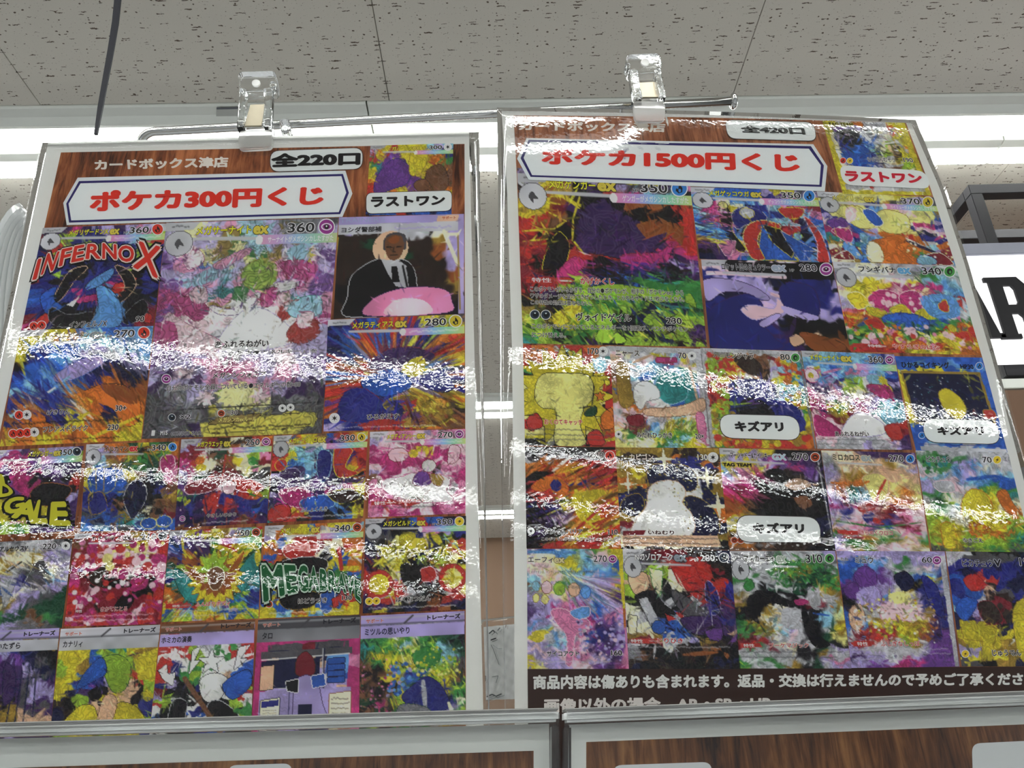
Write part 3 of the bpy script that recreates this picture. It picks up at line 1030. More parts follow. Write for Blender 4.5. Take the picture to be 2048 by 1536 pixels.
q2 = [(333, 446), (677, 436), (643, 866.6), (284, 878)]
T, I, Sx = H('メガサーナイト', .18, .50, '360', 'eye', k=.72, exw=.1, evo=True, ribtxt='サーナイトがメガシンカしたすがた')
C(SL, LP, q2, ["GgvcccvggG", "vYviccvmvv", "vqvmLLmvcv", "pibcYliwqp", "vvicvYiIIv", "pciviLviip", "IivtLilivp", "IItiLqiqti", "pIqmwwwrti", "IqqwwwwwqI", "IIqqwwwwrv", "vvqWWWWqvv", "vvvvWvvqvv",
               "pvvqWvvqvp", "vviiIivivv", "PqvivivivP", "GvPviYivPG", "GgvGlYYGgG", "GGgGgGgGGG", "GGPyyyyyyG", "GvGyyyyyyG"],
  'largest printed card of the left poster, pink and white over violet stained-glass scrolls', 1, (T, I, Sx),
  [('s', 'c', .55, .08, .13, 8, .5, 'v'), ('s', 'Y', .25, .16, .07, 8, .5), ('s', 'y', .82, .17, .07, 8, .5), ('s', 'Y', .44, .125, .05, 7, .5),
   ('b', 'q', [(.12, .16), (.2, .13), (.24, .18), (.16, .22)], 'I'), ('b', 'c', [(.2, .25), (.36, .2), (.38, .24), (.28, .28), (.2, .3)], 'v'), ('b', 'i', [(.3, .2), (.48, .13), (.5, .15), (.36, .22)], 'p'),
   ('b', 'I', [(.06, .36), (.2, .35), (.3, .41), (.24, .46), (.16, .42)], 'R'), ('b', 'q', [(.18, .32), (.26, .3), (.28, .37), (.2, .37)], 'I'),
   ('b', 'c', [(.72, .14), (.82, .12), (.84, .19), (.74, .2)], 'v'), ('b', 'I', [(.68, .2), (.84, .2), (.84, .3), (.78, .32), (.72, .25)], 'R'),
   ('b', 'l', [(.48, .22), (.58, .18), (.66, .21), (.66, .29), (.56, .32), (.48, .29)], 'm'), ('b', 'w', [(.3, .39), (.44, .41), (.56, .34), (.58, .36), (.48, .43), (.36, .43)], 'p'),
   ('b', 'w', [(.66, .3), (.78, .28), (.8, .31), (.7, .335)], 'p'), ('b', 'I', [(.6, .33), (.68, .32), (.66, .39), (.6, .4)], 'R'),
   ('b', 'w', [(.36, .58), (.48, .43), (.6, .41), (.74, .48), (.82, .56), (.66, .60), (.5, .61)], 'v'), ('b', 'q', [(.06, .42), (.2, .48), (.4, .57), (.28, .61), (.06, .56)], 'I'), ('b', 'I', [(.05, .46), (.12, .48), (.14, .58), (.05, .58)]),
   ('b', 'c', [(.78, .38), (.92, .36), (.94, .44), (.84, .46), (.76, .44)], 't'), ('b', 'r', [(.8, .48), (.9, .46), (.94, .54), (.84, .58), (.76, .54)], 'R'), ('b', 'q', [(.82, .44), (.9, .44), (.88, .5), (.82, .5)], 'I'),
   ('t', 260, .05, .006, 'x', .8, .8, (0, .12, 1, .42)), ('t', 160, .06, .008, 'x', .6, .8, (0, .76, 1, .98)),
   ('s', 'Y', .47, .81, .10, 9, .5), ('s', 'q', .33, .82, .06, 8, .5), ('s', 'q', .64, .82, .06, 8, .5),
   ('l', 'k', .006, [(.06, .872), (.98, .855)]), ('p', 'y', [(.36, .955), (.38, .925), (.95, .9), (.97, .93), (.95, .965), (.38, .985)], 'K'), ('p', 'm', [(.36, .94), (.42, .91), (.66, .9), (.62, .93), (.38, .942)], 'K'),
   ('m', .40, .945, .94, .975, 'K'), ('m', .08, .95, .28, .965, 'G')],
  [skill(.355, .555, .66, .59, 'あふれるねがい'), skill(.48, .605, .94, .625, '基本●エネルギー」を', b=.02), skill(.36, .703, .66, .73, 'メガシンフォニア'), skill(.11, .755, .86, .782, '自分のポケモン全員についている●エネルギーの数×50', b=.02),
   (.46, .88, .52, .902, '−30', (40, 36, 40), (205, 200, 205), .02, .06), (.20, .892, .26, .915, '×2', (40, 36, 40), (205, 200, 205), .02, .06), (.42, .912, .63, .934, 'メガシンカexルール', (222, 206, 120), None, .02),
   (.16, .972, .33, .99, '087/063 SAR', (30, 28, 32), (200, 196, 204), .02, .05), (.66, .87, .72, .885, 'にげる', (40, 36, 40), None, .02), (.05, .962, .07, .988, 'I', (220, 220, 220), None, .05), (.1, .965, .14, .986, 'M1S', (220, 220, 220), None, .03)],
  [('eye', .11, .575, .024), ('eye', .1, .725, .026), ('dark', .155, .905, .02), ('fist', .43, .893, .02), ('star', .77, .878, .02), ('star', .815, .876, .02)],
  style=dict(n=420, length=.07, width=.010, crisp=.9, warp=.07, jit=.45, sat=.6, over=420, contour=.45))

q3 = [(678, 435), (928, 428), (929, 628), (667, 638)]
C(SL, LP, q3, ["vvvvvvvvv", "vWWWWWWfv", "KKKKKKKmv", "KKDKKKKOv", "KKKKDKKOv", "KKKKKKKKv", "KKKkKKKKO", "KkkkkKKKm", "kkkkkKKKm", "kkkkkkkkK", "Kkkkkkkkk", "KKkkkkkkk"],
  'printed card of a man in a dark suit and tie before a tan disc, pink mound below', 1, None,
  [('p', 'v', [(0, 0), (1, 0), (1, .065), (0, .075)]), ('p', 'W', [(0, .08), (.95, .07), (.95, .165), (0, .17)]), ('p', 'h', [(.79, .01), (.96, .005), (.96, .065), (.78, .07)]), ('m', .45, .1, .9, .15, 'v'),
   ('p', 'v', [(.955, .04), (1, .04), (1, 1), (.955, 1)]), ('e', 'h', .42, .32, .14, .17), ('l', 'f', .03, [(.84, .17), (.95, .5)]), ('l', 'f', .025, [(.87, .2), (.95, .2)]), ('l', 'm', .012, [(.95, .2), (.965, .95)]), ('l', 'y', .012, [(.0, .2), (-.03, .95)]),
   ('b', 'k', [(.1, .8), (.12, .6), (.2, .5), (.32, .43), (.42, .46), (.52, .44), (.6, .52), (.63, .7), (.62, .95), (.1, .98)], 'W'),
   ('p', 'W', [(.35, .43), (.49, .44), (.55, .5), (.57, .72), (.47, .7), (.40, .56)]), ('p', 'k', [(.43, .5), (.475, .5), (.5, .66), (.44, .66)]), ('l', 'k', .016, [(.52, .5), (.56, .72)]), ('l', 'k', .012, [(.55, .52), (.585, .66)]),
   ('b', 'G', [(.362, .3), (.366, .23), (.42, .175), (.5, .175), (.54, .22), (.545, .3), (.53, .34), (.38, .34)]), ('b', 'e', [(.375, .3), (.385, .22), (.44, .185), (.5, .2), (.525, .28), (.515, .37), (.48, .43), (.44, .44), (.40, .41)]), ('b', 'O', [(.40, .24), (.45, .2), (.49, .22), (.47, .27), (.42, .27)]),
   ('p', 'K', [(.385, .30), (.435, .305), (.435, .318), (.39, .315)]), ('p', 'K', [(.46, .305), (.512, .298), (.508, .315), (.462, .318)]), ('l', 'K', .008, [(.42, .39), (.475, .388)]), ('l', 'K', .008, [(.447, .31), (.44, .355), (.458, .358)]), ('b', 'G', [(.37, .23), (.4, .18), (.47, .165), (.53, .19), (.54, .24), (.5, .2), (.43, .19)]),
   ('b', 'i', [(.26, .98), (.28, .84), (.4, .76), (.55, .72), (.72, .72), (.86, .76), (.9, .86), (.86, .98)], 'P'), ('b', 'q', [(.4, .98), (.44, .86), (.56, .82), (.7, .86), (.74, .98)])],
  [(.01, .008, .37, .055, "TRAINER'S", (150, 160, 190), None, .0), (.825, .02, .935, .05, 'サポート', (176, 70, 40), None, .03), (.025, .10, .345, .155, 'ヨシダ警部補', (34, 32, 36), None, .03)],
  style=dict(n=60, length=.1, width=.02, jit=.2, crisp=.7, over=60, contour=0))

# --- row 2, left and right of the big card
q4 = [(41, 661), (307, 652), (282, 881), (0, 893)]
T, I, Sx = H('レシラム&リザードン', .2, .52, '270', 'fire', k=1.05, rib=False, nc=(48, 34, 30), no=(214, 190, 150), ex='GX', exc=(120, 130, 140), exw=.13)
C(SL, LP, q4, ["yyyobbbss", "yyyocccss", "ybbbcvWcs", "yBbbvWWvc", "kBscBvBnv", "kbbvcBnnv", "BbcbBnBnn", "bcbsbBoOn", "cbBBbooOO", "BBBbooBOO", "BoBBfoBBo", "OoBByoBOo", "BoBnBBnoy", "ooOoyooyy", "OoyoOoooy", "yoyyoyoyy"],
  'printed card of blue light rays over orange flame, yellow corner at upper left', 2, (T, I, Sx),
  [('b', 'v', [(.3, .42), (.44, .3), (.6, .24), (.66, .3), (.5, .42), (.36, .46)], 'b'), ('l', 'c', .03, [(.04, .74), (.3, .54), (.42, .42)], .4), ('l', 'w', .018, [(.06, .72), (.34, .5)], .3), ('l', 's', .03, [(.2, .32), (.34, .5), (.46, .58)], .5),
   ('b', 'o', [(.38, .62), (.52, .56), (.68, .5), (.84, .52), (.96, .66), (.96, .84), (.86, .86), (.78, .72), (.64, .66), (.44, .68)], 'K'), ('b', 'O', [(.66, .5), (.84, .52), (.96, .64), (.9, .68), (.74, .6)]),
   ('b', 'y', [(.44, .64), (.6, .6), (.64, .68), (.5, .66)]), ('b', 'o', [(.62, .64), (.7, .66), (.68, .78), (.62, .76)]), ('b', 'o', [(.2, .76), (.28, .68), (.3, .8), (.36, .84), (.2, .84)], 'k'),
   ('t', 60, .3, .02, .6, .4, .7, (.1, .55, .6, .75)), ('l', 'y', .03, [(.3, .98), (.5, .8), (.6, .74)], .5), ('l', 'y', .03, [(.62, .97), (.98, .78)], .4), ('m', .06, .79, .86, .83, 'k'), ('m', .06, .945, .86, .98, 'k')],
  [skill(.30, .70, .465, .745, 'げきりん'), skill(.29, .845, .61, .895, 'フレアストライク'), skill(.79, .685, .87, .735, '30+'), skill(.75, .85, .83, .90, '230')],
  [('fire', .10, .735, .032), ('star', .155, .735, .032), ('fire', .08, .895, .032), ('fire', .13, .893, .032), ('fire', .18, .891, .032), ('star', .23, .889, .032)],
  style=dict(n=150, length=.25, width=.018, ang=.9, crisp=.75))

q5 = [(656, 640), (929, 628.5), (930, 856), (647, 863)]
T, I, Sx = H('メガラティアス', .18, .48, '280', 'dragon', k=1.05, exw=.1)
C(SL, LP, q5, ["nBbroryyG", "BBroBrvly", "nbrbrBryo", "BbrboBBor", "nbosByoBo", "BborpPPro", "roboPPPry", "orrrpyyBo", "bryrbsyBr", "sroovssBB", "rorrvvBBo", "rIBBvvvPB", "rIBBryymo", "rBBBBrmoy", "pBBBBrymK", "oBBnBPemO", "BBbBBPeOe", "vBrrrroeK"],
  'printed card of orange and ultramarine light streaks radiating over a brown rock', 2, (T, I, Sx),
  [('t', 160, .4, .022, (.45, .55), .5, .8, (0, .12, 1, .8)), ('b', 'P', [(.3, .44), (.42, .3), (.6, .27), (.78, .34), (.72, .42), (.5, .46)], 'R'), ('b', 'y', [(.56, .42), (.7, .36), (.7, .5), (.58, .54)]),
   ('b', 'b', [(.26, .56), (.44, .46), (.6, .54), (.6, .64), (.44, .7), (.32, .66)], 'n'), ('b', 'B', [(.68, .56), (.82, .48), (.92, .62), (.86, .68), (.74, .64)], 'n'), ('b', 'B', [(.14, .66), (.3, .64), (.5, .9), (.12, .9)], 'R'),
   ('b', 'm', [(.42, .76), (.58, .7), (.78, .76), (.9, .84), (.84, .96), (.56, .97), (.48, .86)], 'y'), ('t', 120, .1, .02, 'x', .6, .8, (.45, .74, .9, .95)), ('b', 'r', [(.24, .96), (.42, .9), (.54, .95)]), ('m', .08, .955, .8, .985, 'w')],
  [skill(.305, .855, .53, .905, 'ひるがえす')], [('star', .075, .885, .034)], style=dict(n=100, length=.3, width=.02, ang=(.5, .5), crisp=.8, jit=.5))

# --- row 3
q = [(-22, 902), (168, 892), (148, 1062), (-45, 1072)]
T, I, Sx = H('メガゲンガー', .42, .68, '350', 'dark', k=1.15, exw=.09)
T[2] = (.74, .03, .885, .10, '350', (34, 32, 34), (205, 203, 205), .02, .06)
C(SL, LP, q, ["PvvPmvvvP", "vvIIPiccl", "IIIIppPPn", "IpIIPppPP", "PpIIIPPPn", "ypIIkkPkO", "yypIIkwPr", "yyPIIRkPk", "lyyPRRkPv", "PyyyyPyyP", "RyyyyyyyP", "ryyyyyyyP", "lLlLlvppP", "PvlLlPpPp"],
  'printed card of magenta and violet with yellow-green arched capitals', 3, (T, I, Sx),
  [('b', 'k', [(.5, .52), (.62, .42), (.8, .44), (.92, .5), (.86, .62), (.7, .68), (.56, .64)], 'O'), ('m', .2, .9, .8, .96, 'w')], [skill(.32, .845, .52, .885, 'かげかくし', (178, 40, 40))], style=dict(n=120, length=.15))
vg = Ink(SL, 4.6e-4)
VL = [([(-14, 945), (8, 950), (12, 968), (-14, 972)], 'I'), ([(0, 962), (24, 974), (30, 992), (-4, 996)], 'D'), ([(8, 998), (50, 992), (52, 1020), (10, 1034)], 'G'), ([(46, 1001), (76, 998), (72, 1045), (22, 1036)], 'A'), ([(77, 1000), (92, 1000), (97, 1049), (60, 1048)], 'L'), ([(103, 1004), (133, 1003), (144, 1053), (99, 1052)], 'E')]
for q, c in VL: vg.text(q, c, (16, 14, 16), None, .06, grow=.10)
for q, c in VL: vg.text(q, c, (182, 178, 48), None, .06)
o = vg.build('capital_lettering', LP, LP); o['label'] = 'yellow-green capital lettering with black outline'

q = [(173, 889), (358, 883), (350, 1060), (161, 1063)]
T, I, Sx = H('イルカマン', .2, .46, '340', 'water', k=1.1, rib=False, evo=True, nc=(36, 30, 34), no=(206, 180, 150), exc=(190, 50, 60), exw=.1)
C(SL, LP, q, ["omooDyLDo", "Wvvolkoyo", "vceemLDLR", "WcmeDLDRI", "ebbbyLDRi", "ybbbyenDi", "ybbbmkkne", "mbbbmkkBe", "BkBkmnkkm", "BbBeknkee", "BbbBmkfke", "GnbbmkkeR", "bcbetccyb", "sbcbGBsbb"],
  'printed card of cobalt blue, olive and ochre swirls with a pale water symbol', 3, (T, I, Sx),
  [('b', 'b', [(.04, .42), (.1, .3), (.3, .28), (.34, .4), (.3, .54), (.1, .56)], 'y'), ('l', 'm', .012, [(.12, .3), (.14, .52)]), ('l', 'm', .012, [(.21, .29), (.22, .54)]), ('b', 'B', [(.08, .6), (.2, .56), (.26, .74), (.1, .8)], 'm'),
   ('b', 'n', [(.44, .62), (.5, .46), (.62, .44), (.68, .6), (.6, .8), (.54, .86), (.48, .76)], 'W'), ('b', 'I', [(.82, .18), (.94, .16), (.96, .3), (.84, .34)], 'q'), ('t', 120, .12, .012, 'x', .8, .9), ('e', 'b', .72, .92, .08, .06, 'Y'), ('e', 'b', .88, .9, .08, .06, 'Y'), ('m', .1, .92, .6, .97, 'w')],
  style=dict(n=200, length=.14, width=.02, jit=.5))
q = [(363, 879), (545, 872), (534, 1046), (349, 1056)]
T, I, Sx = H('メガフラエッテ', .18, .46, '250', 'eye', k=1.15, exw=.09)
C(SL, LP, q, ["WveRKfKro", "vRRfKKefr", "RRqKDOfqR", "IrfeDOfli", "IIyfeOyLR", "viWfKefif", "WqDKRRDGG", "PItrRrrDK", "pDtRqRRpK", "lnnPqfrol", "nBPrBBBBB", "PBnrBrBnB", "PnPrRRBbB", "PnnPnPPbn", "ePePnReRP"],
  'printed card of dark red night sky with white flares and rainbow flecks', 3, (T, I, Sx),
  [('p', 'f', [(.2, .19), (.28, .19), (.36, .36), (.18, .36)]), ('p', 'f', [(.72, .19), (.66, .33), (.88, .34), (.76, .28)]), ('e', 'o', .22, .25, .05, .05), ('e', 'L', .8, .28, .05, .05), ('e', 'y', .24, .33, .06, .04),
   ('l', 'r', .02, [(.5, .2), (.48, .5)]), ('b', 'R', [(.1, .52), (.34, .46), (.5, .5), (.36, .6), (.12, .62)], 'q'), ('b', 'r', [(.56, .5), (.8, .5), (.94, .6), (.7, .62)], 'q'), ('e', 'q', .56, .57, .07, .075, 'k'), ('l', 'r', .04, [(.46, .62), (.4, .88)]), ('l', 'r', .035, [(.55, .7), (.54, .86)]),
   ('l', 'y', .04, [(.78, .62), (.84, .66)]), ('l', 'L', .02, [(.8, .66), (.85, .68)]), ('l', 'y', .03, [(.1, .74), (.14, .7)]), ('m', .3, .94, .8, .98, 'w')],
  [skill(.34, .86, .66, .905, 'やさしいひかり')], [('eye', .08, .90, .03)], style=dict(n=120, length=.16, dots=60, dr=.014, dc='wqI'))
q = [(548, 872), (736, 863), (726, 1036), (535, 1046)]
T, I, Sx = H('メガドラミドロ', .16, .46, '330', 'dragon', k=1.15, exw=.1, evo=True)
C(SL, LP, q, ["fboyebroy", "Woyvfpioc", "kfccckBir", "rlccPcBrr", "ryscfpBBr", "rbscPbpoR", "kPPscPPyr", "vpPcPpPPo", "PPPPpPnPk", "kpPwpPkPP", "vPIvPIpIy", "nPIIPIPkP", "GIIIIbbkK", "cryIybsKy", "rrryBbkby", "trrKBkbse"],
  'printed card of violet, crimson and turquoise sea swirls with yellow contours', 3, (T, I, Sx),
  [('b', 'B', [(.5, .2), (.62, .24), (.62, .46), (.54, .56), (.48, .4)], 'c'), ('b', 'r', [(.66, .18), (.84, .2), (.78, .4), (.92, .48), (.7, .5)], 'y'), ('b', 'P', [(.1, .42), (.28, .4), (.3, .56), (.14, .58)], 'v'), ('b', 'I', [(.1, .64), (.3, .62), (.52, .72), (.44, .84), (.2, .8)], 'q'),
   ('b', 'b', [(.34, .76), (.6, .72), (.68, .84), (.4, .88)], 'c'), ('b', 'K', [(.62, .7), (.86, .66), (.96, .76), (.76, .82)], 'y'), ('e', 'r', .1, .34, .06, .065, 'y'), ('b', 'r', [(.02, .84), (.2, .8), (.22, .96), (.02, .98)], 'k'), ('t', 90, .12, .012, 'x', .8, .9), ('m', .1, .93, .94, .975, 'w')],
  [skill(.34, .845, .62, .9, 'ふしょくえき')], style=dict(n=160, length=.16, width=.018, jit=.5))
q = [(740, 864), (931, 858), (931, 1027), (736, 1035)]
T, I, Sx = H('メガディアンシー', .18, .48, '270', 'eye', k=1.1, exw=.1)
C(SL, LP, q, ["WqiiqviKi", "vqIqqqiii", "IqqIIIqqi", "iqIIyyIqq", "IIImqyIIq", "IIIIIIIIq", "qIIIIIqIi", "qiIIiiIqi", "vIIqqiKiI", "eqwwwqvqI", "iwwwqvwwI", "iiwwwqwWi", "Iiiwwwwwi", "Iiiqwwwww", "iirrrwwwi", "iIiiwwwiI", "iqIiIqIii"],
  'printed card of bright pink with a white cloud bank across it', 3, (T, I, Sx),
  [('b', 'w', [(.14, .6), (.22, .55), (.34, .54), (.46, .5), (.6, .54), (.76, .54), (.84, .62), (.8, .72), (.86, .84), (.5, .84), (.2, .72)], 'i'), ('e', 'q', .3, .28, .1, .08, 'R'), ('e', 'y', .46, .27, .05, .05), ('e', 'w', .62, .42, .07, .07, 'R'), ('b', 'q', [(.84, .2), (.94, .22), (.92, .36), (.82, .4)], 'R'),
   ('b', 'p', [(.5, .5), (.6, .5), (.64, .62), (.56, .66), (.46, .62)], 'R'), ('b', 'm', [(.64, .52), (.76, .56), (.74, .66), (.66, .62)], 'R'), ('t', 90, .1, .01, 'x', .5, .8), ('m', .1, .87, .7, .92, 'G')] + ability(.805, .865, '', .6)[0],
  [(.06, .818, .18, .86, '特性', (226, 220, 214), None, .02), skill(.31, .80, .58, .855, 'ダイヤコート', (178, 40, 40))], style=dict(n=110, length=.14, jit=.3))

# --- row 4
q = [(-25, 1085), (146, 1077), (124, 1256), (-60, 1263)]
C(SL, LP, q, ["GgggWWWGk", "vWWWWWGWg", "vvmffmvvv", "vmffffvvW", "fmfhfmvWv", "cfmWGGvfW", "cmmWGGvfW", "cvWvBvfsv", "vmWBvfvvW", "vWbvWvWvv", "WWbWvvGGD", "vWGmvGDDD", "DDmvvGDDD", "DmLvDDDDD", "DyLDDeeLD", "LLLDDeeLD", "vvvvgggGG"],
  'printed card of a sunlit sky with a pale beam over dark green hills', 4, None,
  [('l', 'f', .05, [(.12, .9), (.5, .55), (.9, .28)], .3, .7), ('p', 'G', [(.5, .5), (.62, .24), (.7, .24), (.84, .48), (.6, .56)], 'W'), ('b', 'W', [(.24, .42), (.34, .28), (.42, .4), (.38, .6), (.34, .74), (.28, .6)], 'g'), ('l', 'k', .02, [(.3, .34), (.44, .24)]), ('t', 120, .16, .02, .5, .35, .7, (0, .1, 1, .6))],
  [(.16, .055, .49, .115, 'アルセウスV', (34, 32, 36), None, .04), (.66, .045, .82, .11, '220', (34, 32, 34), (205, 203, 205), .02, .06)], [('star', .93, .08, .045)], style=dict(n=160, length=.14, crisp=.4, width=.03, jit=.2))
q = [(150, 1068), (339, 1061.6), (321, 1248), (129, 1253)]
T, I, Sx = H('キチキギス', .18, .50, '210', 'dark', k=1.0, rib=False, nc=(44, 30, 34), no=(216, 170, 170), exc=(90, 80, 84), exw=.11)
C(SL, LP, q, ["gIrIrmmrW", "RrIRRRmOr", "erqIYYyIr", "RIrIYyYqr", "rIqYYqYYr", "rRrqIqqqI", "rIrKrrwqi", "vIIrRrwwr", "RrkKrqwqI", "ikkkqwkRI", "IRkkkkIkq", "rRqIIRIKI", "IrqRIIIkr", "rIIRIIkkr", "rqRIIkkOr", "rRRKkkRrI", "rIIrrRRrI", "qrIqIIqIr", "IRqrIrqRr", "rIrIRrIrR"],
  'printed card of crimson petals and pale pink speckles around a dark plume', 4, (T, I, Sx),
  [('b', 'K', [(.2, .46), (.34, .34), (.38, .22), (.4, .36), (.34, .5), (.5, .56), (.44, .6), (.26, .56)], 'R'), ('b', 'k', [(.4, .55), (.56, .5), (.66, .58), (.5, .6)], 'R'), ('b', 'R', [(.34, .74), (.46, .6), (.66, .64), (.64, .82), (.4, .86)]), ('b', 'k', [(.5, .8), (.6, .66), (.7, .72), (.64, .84)]),
   ('d', 110, .05, 'rIqRiw'), ('d', 40, .08, 'rIYq', (.3, .12, 1, .5)), ('m', .08, .87, .92, .91, 'q'), ('m', .08, .925, .92, .965, 'q')],
  [(.1, .825, .17, .855, '特性', (226, 210, 210), None, .02), skill(.36, .80, .64, .85, 'さかてにとる', (150, 40, 50))], style=dict(n=130, length=.08, jit=.5))
q = [(340, 1062), (525, 1053), (517, 1237), (323, 1244.5)]
T, I, Sx = H('メガルチャブル', .16, .46, '250', 'fist', k=1.1, exw=.1)
C(SL, LP, q, ["kymrYmYGr", "vvpyymvcl", "BPPPLoolL", "nbPPDoyyr", "bByPDrllL", "vPOPOllyD", "PbOOllrDD", "ePOPryllt", "DlOrlyyet", "ttlyrmyrt", "tteyKeyrt", "BtReKKyot", "Dtteyyyot", "ottDoyost", "oDttyyDts", "oettWWtlB", "YoDtWWbsB", "rrrlcpLlB", "ycbyycylb", "bycvybvby", "lylyoybyl"],
  'printed card of teal feather sweeps and a golden fringed burst', 4, (T, I, Sx),
  [('b', 't', [(.08, .42), (.2, .48), (.36, .66), (.44, .8), (.26, .78), (.14, .62)], 'D'), ('b', 't', [(.72, .62), (.82, .4), (.94, .28), (.98, .44), (.9, .6), (.78, .72)], 'D'), ('l', 'y', .05, [(.46, .18), (.66, .24), (.8, .36)], .6), ('l', 'y', .07, [(.84, .16), (.96, .24), (.97, .42)], .6), ('l', 'y', .03, [(.14, .08), (.16, .2), (.2, .3)], .5),
   ('s', 'y', .54, .55, .3, 18, .72, 'O'), ('s', 'O', .54, .53, .22, 14, .75), ('s', 'l', .5, .42, .2, 7, .5), ('b', 'e', [(.44, .48), (.54, .42), (.62, .5), (.58, .64), (.5, .66)], 'f'), ('b', 'O', [(.2, .4), (.3, .44), (.4, .56), (.3, .54)], 'y'), ('b', 'O', [(.66, .48), (.76, .32), (.82, .26), (.76, .44)], 'y'),
   ('m', .1, .87, .95, .905, 'W'), ('m', .1, .925, .95, .96, 'W')] + ability(.80, .85, '', .5)[0],
  [(.1, .815, .18, .845, '特性', (226, 220, 214), None, .02), skill(.34, .795, .7, .845, 'ふんばりボディ', (178, 50, 50))], style=dict(n=220, length=.16, width=.014, ang=(.5, .5), jit=.6))
q = [(530, 1052), (728, 1043), (718, 1229), (519, 1237)]
T, I, Sx = H('メガルカリオ', .16, .46, '340', 'fist', k=1.1, exw=.1)
C(SL, LP, q, ["Womyboyyr", "WoyyyWvcc", "vofrrffoo", "ybyrrffoe", "obyfrrfoo", "orykRffro", "booefWkoy", "bokrWkbyo", "rokRwkybW", "LLLLLkybo", "LLLLLLLLo", "LLLLLLLLb", "LLLLLLLLL", "DkkkkLLLL", "bykkLekDL", "ybbmDWbry", "bykKmcbyr", "yebKybbry", "yyboyyyyy", "yycyscyyy"],
  'printed card of yellow and blue stripes with green arched capitals', 4, (T, I, Sx),
  [('b', 'r', [(.2, .24), (.4, .18), (.56, .24), (.46, .38), (.26, .36)], 'w'), ('b', 'k', [(.2, .4), (.44, .36), (.64, .4), (.6, .52), (.24, .52)], 'W'), ('l', 'y', .05, [(.7, .3), (.8, .5), (.96, .5)]), ('l', 'r', .04, [(.76, .28), (.8, .5)]), ('b', 'k', [(.2, .76), (.44, .72), (.6, .78), (.5, .9), (.26, .9)], 'm'), ('b', 'b', [(.62, .72), (.74, .72), (.72, .94), (.62, .94)], 'w'), ('p', 'r', [(.72, .82), (.92, .74), (.92, .8), (.74, .92)], 'k'),
   ('l', 'b', .04, [(.06, .8), (.24, .95)]), ('m', .1, .93, .85, .97, 'w')],
  [skill(.38, .80, .67, .86, 'はどうづき'), skill(.82, .79, .92, .84, '130')], [('fist', .09, .85, .035)], style=dict(n=100, length=.16, width=.02, crisp=.95))
mb = Ink(SL, 5.0e-4)
ML = [([(523, 1130.5), (565, 1130), (571, 1190.6), (528, 1206)], 'M'), ([(568, 1130), (592, 1131), (597, 1184), (576, 1189)], 'E'), ([(596, 1130), (616, 1132), (618, 1183), (598, 1184.5)], 'G'), ([(621, 1134), (634, 1134), (639, 1182), (617, 1183)], 'A'), ([(640, 1138), (654, 1140), (656, 1182), (640, 1182)], 'B'),
      ([(657, 1142), (671, 1144), (675, 1183), (657, 1182)], 'R'), ([(678, 1146), (688, 1148), (693, 1187), (675, 1184)], 'A'), ([(690, 1151), (709, 1155), (706, 1192), (697, 1189)], 'V'), ([(709, 1158), (721, 1164), (722, 1206), (711, 1196)], 'E')]
for q, c in ML: mb.text(q, c, (14, 14, 16), None, .05, grow=.10)
for q, c in ML: mb.text(q, c, (176, 196, 180), None, .05, grow=.05)
for q, c in ML: mb.text(q, c, (22, 84, 46), None, .05)
o = mb.build('capital_lettering', LP, LP); o['label'] = 'green arched capital lettering with pale outline'
q = [(731, 1038), (932, 1032), (931, 1219), (725.5, 1227)]
T, I, Sx = H('メガシビルドン', .18, .50, '350', 'bolt', k=1.0, exw=.1, evo=True)
C(SL, LP, q, ["GkObbrbkR", "WnnkkBbBk", "WGkkBqivc", "GknyyyklB", "nkRyyyLyk", "kyYyyynyr", "nyykyykyr", "PyYyknyYy", "RyYynllyy", "kPyynkryk", "PYYWkkIry", "rrYvkkwRr", "ryyrknkry", "ryYrkkkyY", "ryyrWkkrY", "PrrYkkOrr", "nPnknkOPn", "kykWnkROk"],
  'printed card of yellow flares and two round orange glows on black', 4, (T, I, Sx),
  [('l', 'Y', .07, [(.32, .2), (.28, .34), (.2, .44)], .5), ('l', 'y', .08, [(.48, .2), (.44, .34), (.48, .44)], .4), ('l', 'y', .07, [(.66, .16), (.76, .3), (.78, .42)], .5), ('l', 'Y', .07, [(.88, .28), (.9, .44), (.86, .54)], .3), ('t', 130, .16, .02, 'x', .7, .9, (.05, .3, .95, .6)),
   ('e', 'r', .15, .7, .135, .15, 'R'), ('e', 'y', .15, .7, .1, .11), ('e', 'r', .87, .66, .13, .15, 'R'), ('e', 'Y', .87, .66, .09, .105), ('l', 'y', .03, [(.78, .67), (.96, .66)]), ('l', 'y', .03, [(.87, .57), (.87, .76)]), ('b', 'r', [(.56, .56), (.68, .54), (.7, .66), (.58, .68)], 'q'), ('b', 'k', [(.36, .5), (.52, .5), (.56, .7), (.4, .72)]),
   ('l', 'c', .008, [(.78, .2), (.84, .28), (.9, .3), (.96, .4)]), ('l', 'W', .01, [(.14, .86), (.26, .82), (.3, .92)]), ('m', .06, .93, .92, .97, 'w')],
  [skill(.32, .835, .66, .895, 'ばくれつだん')], [('bolt', .06, .875, .036), ('bolt', .13, .873, .036)], style=dict(n=120, length=.16, width=.02))

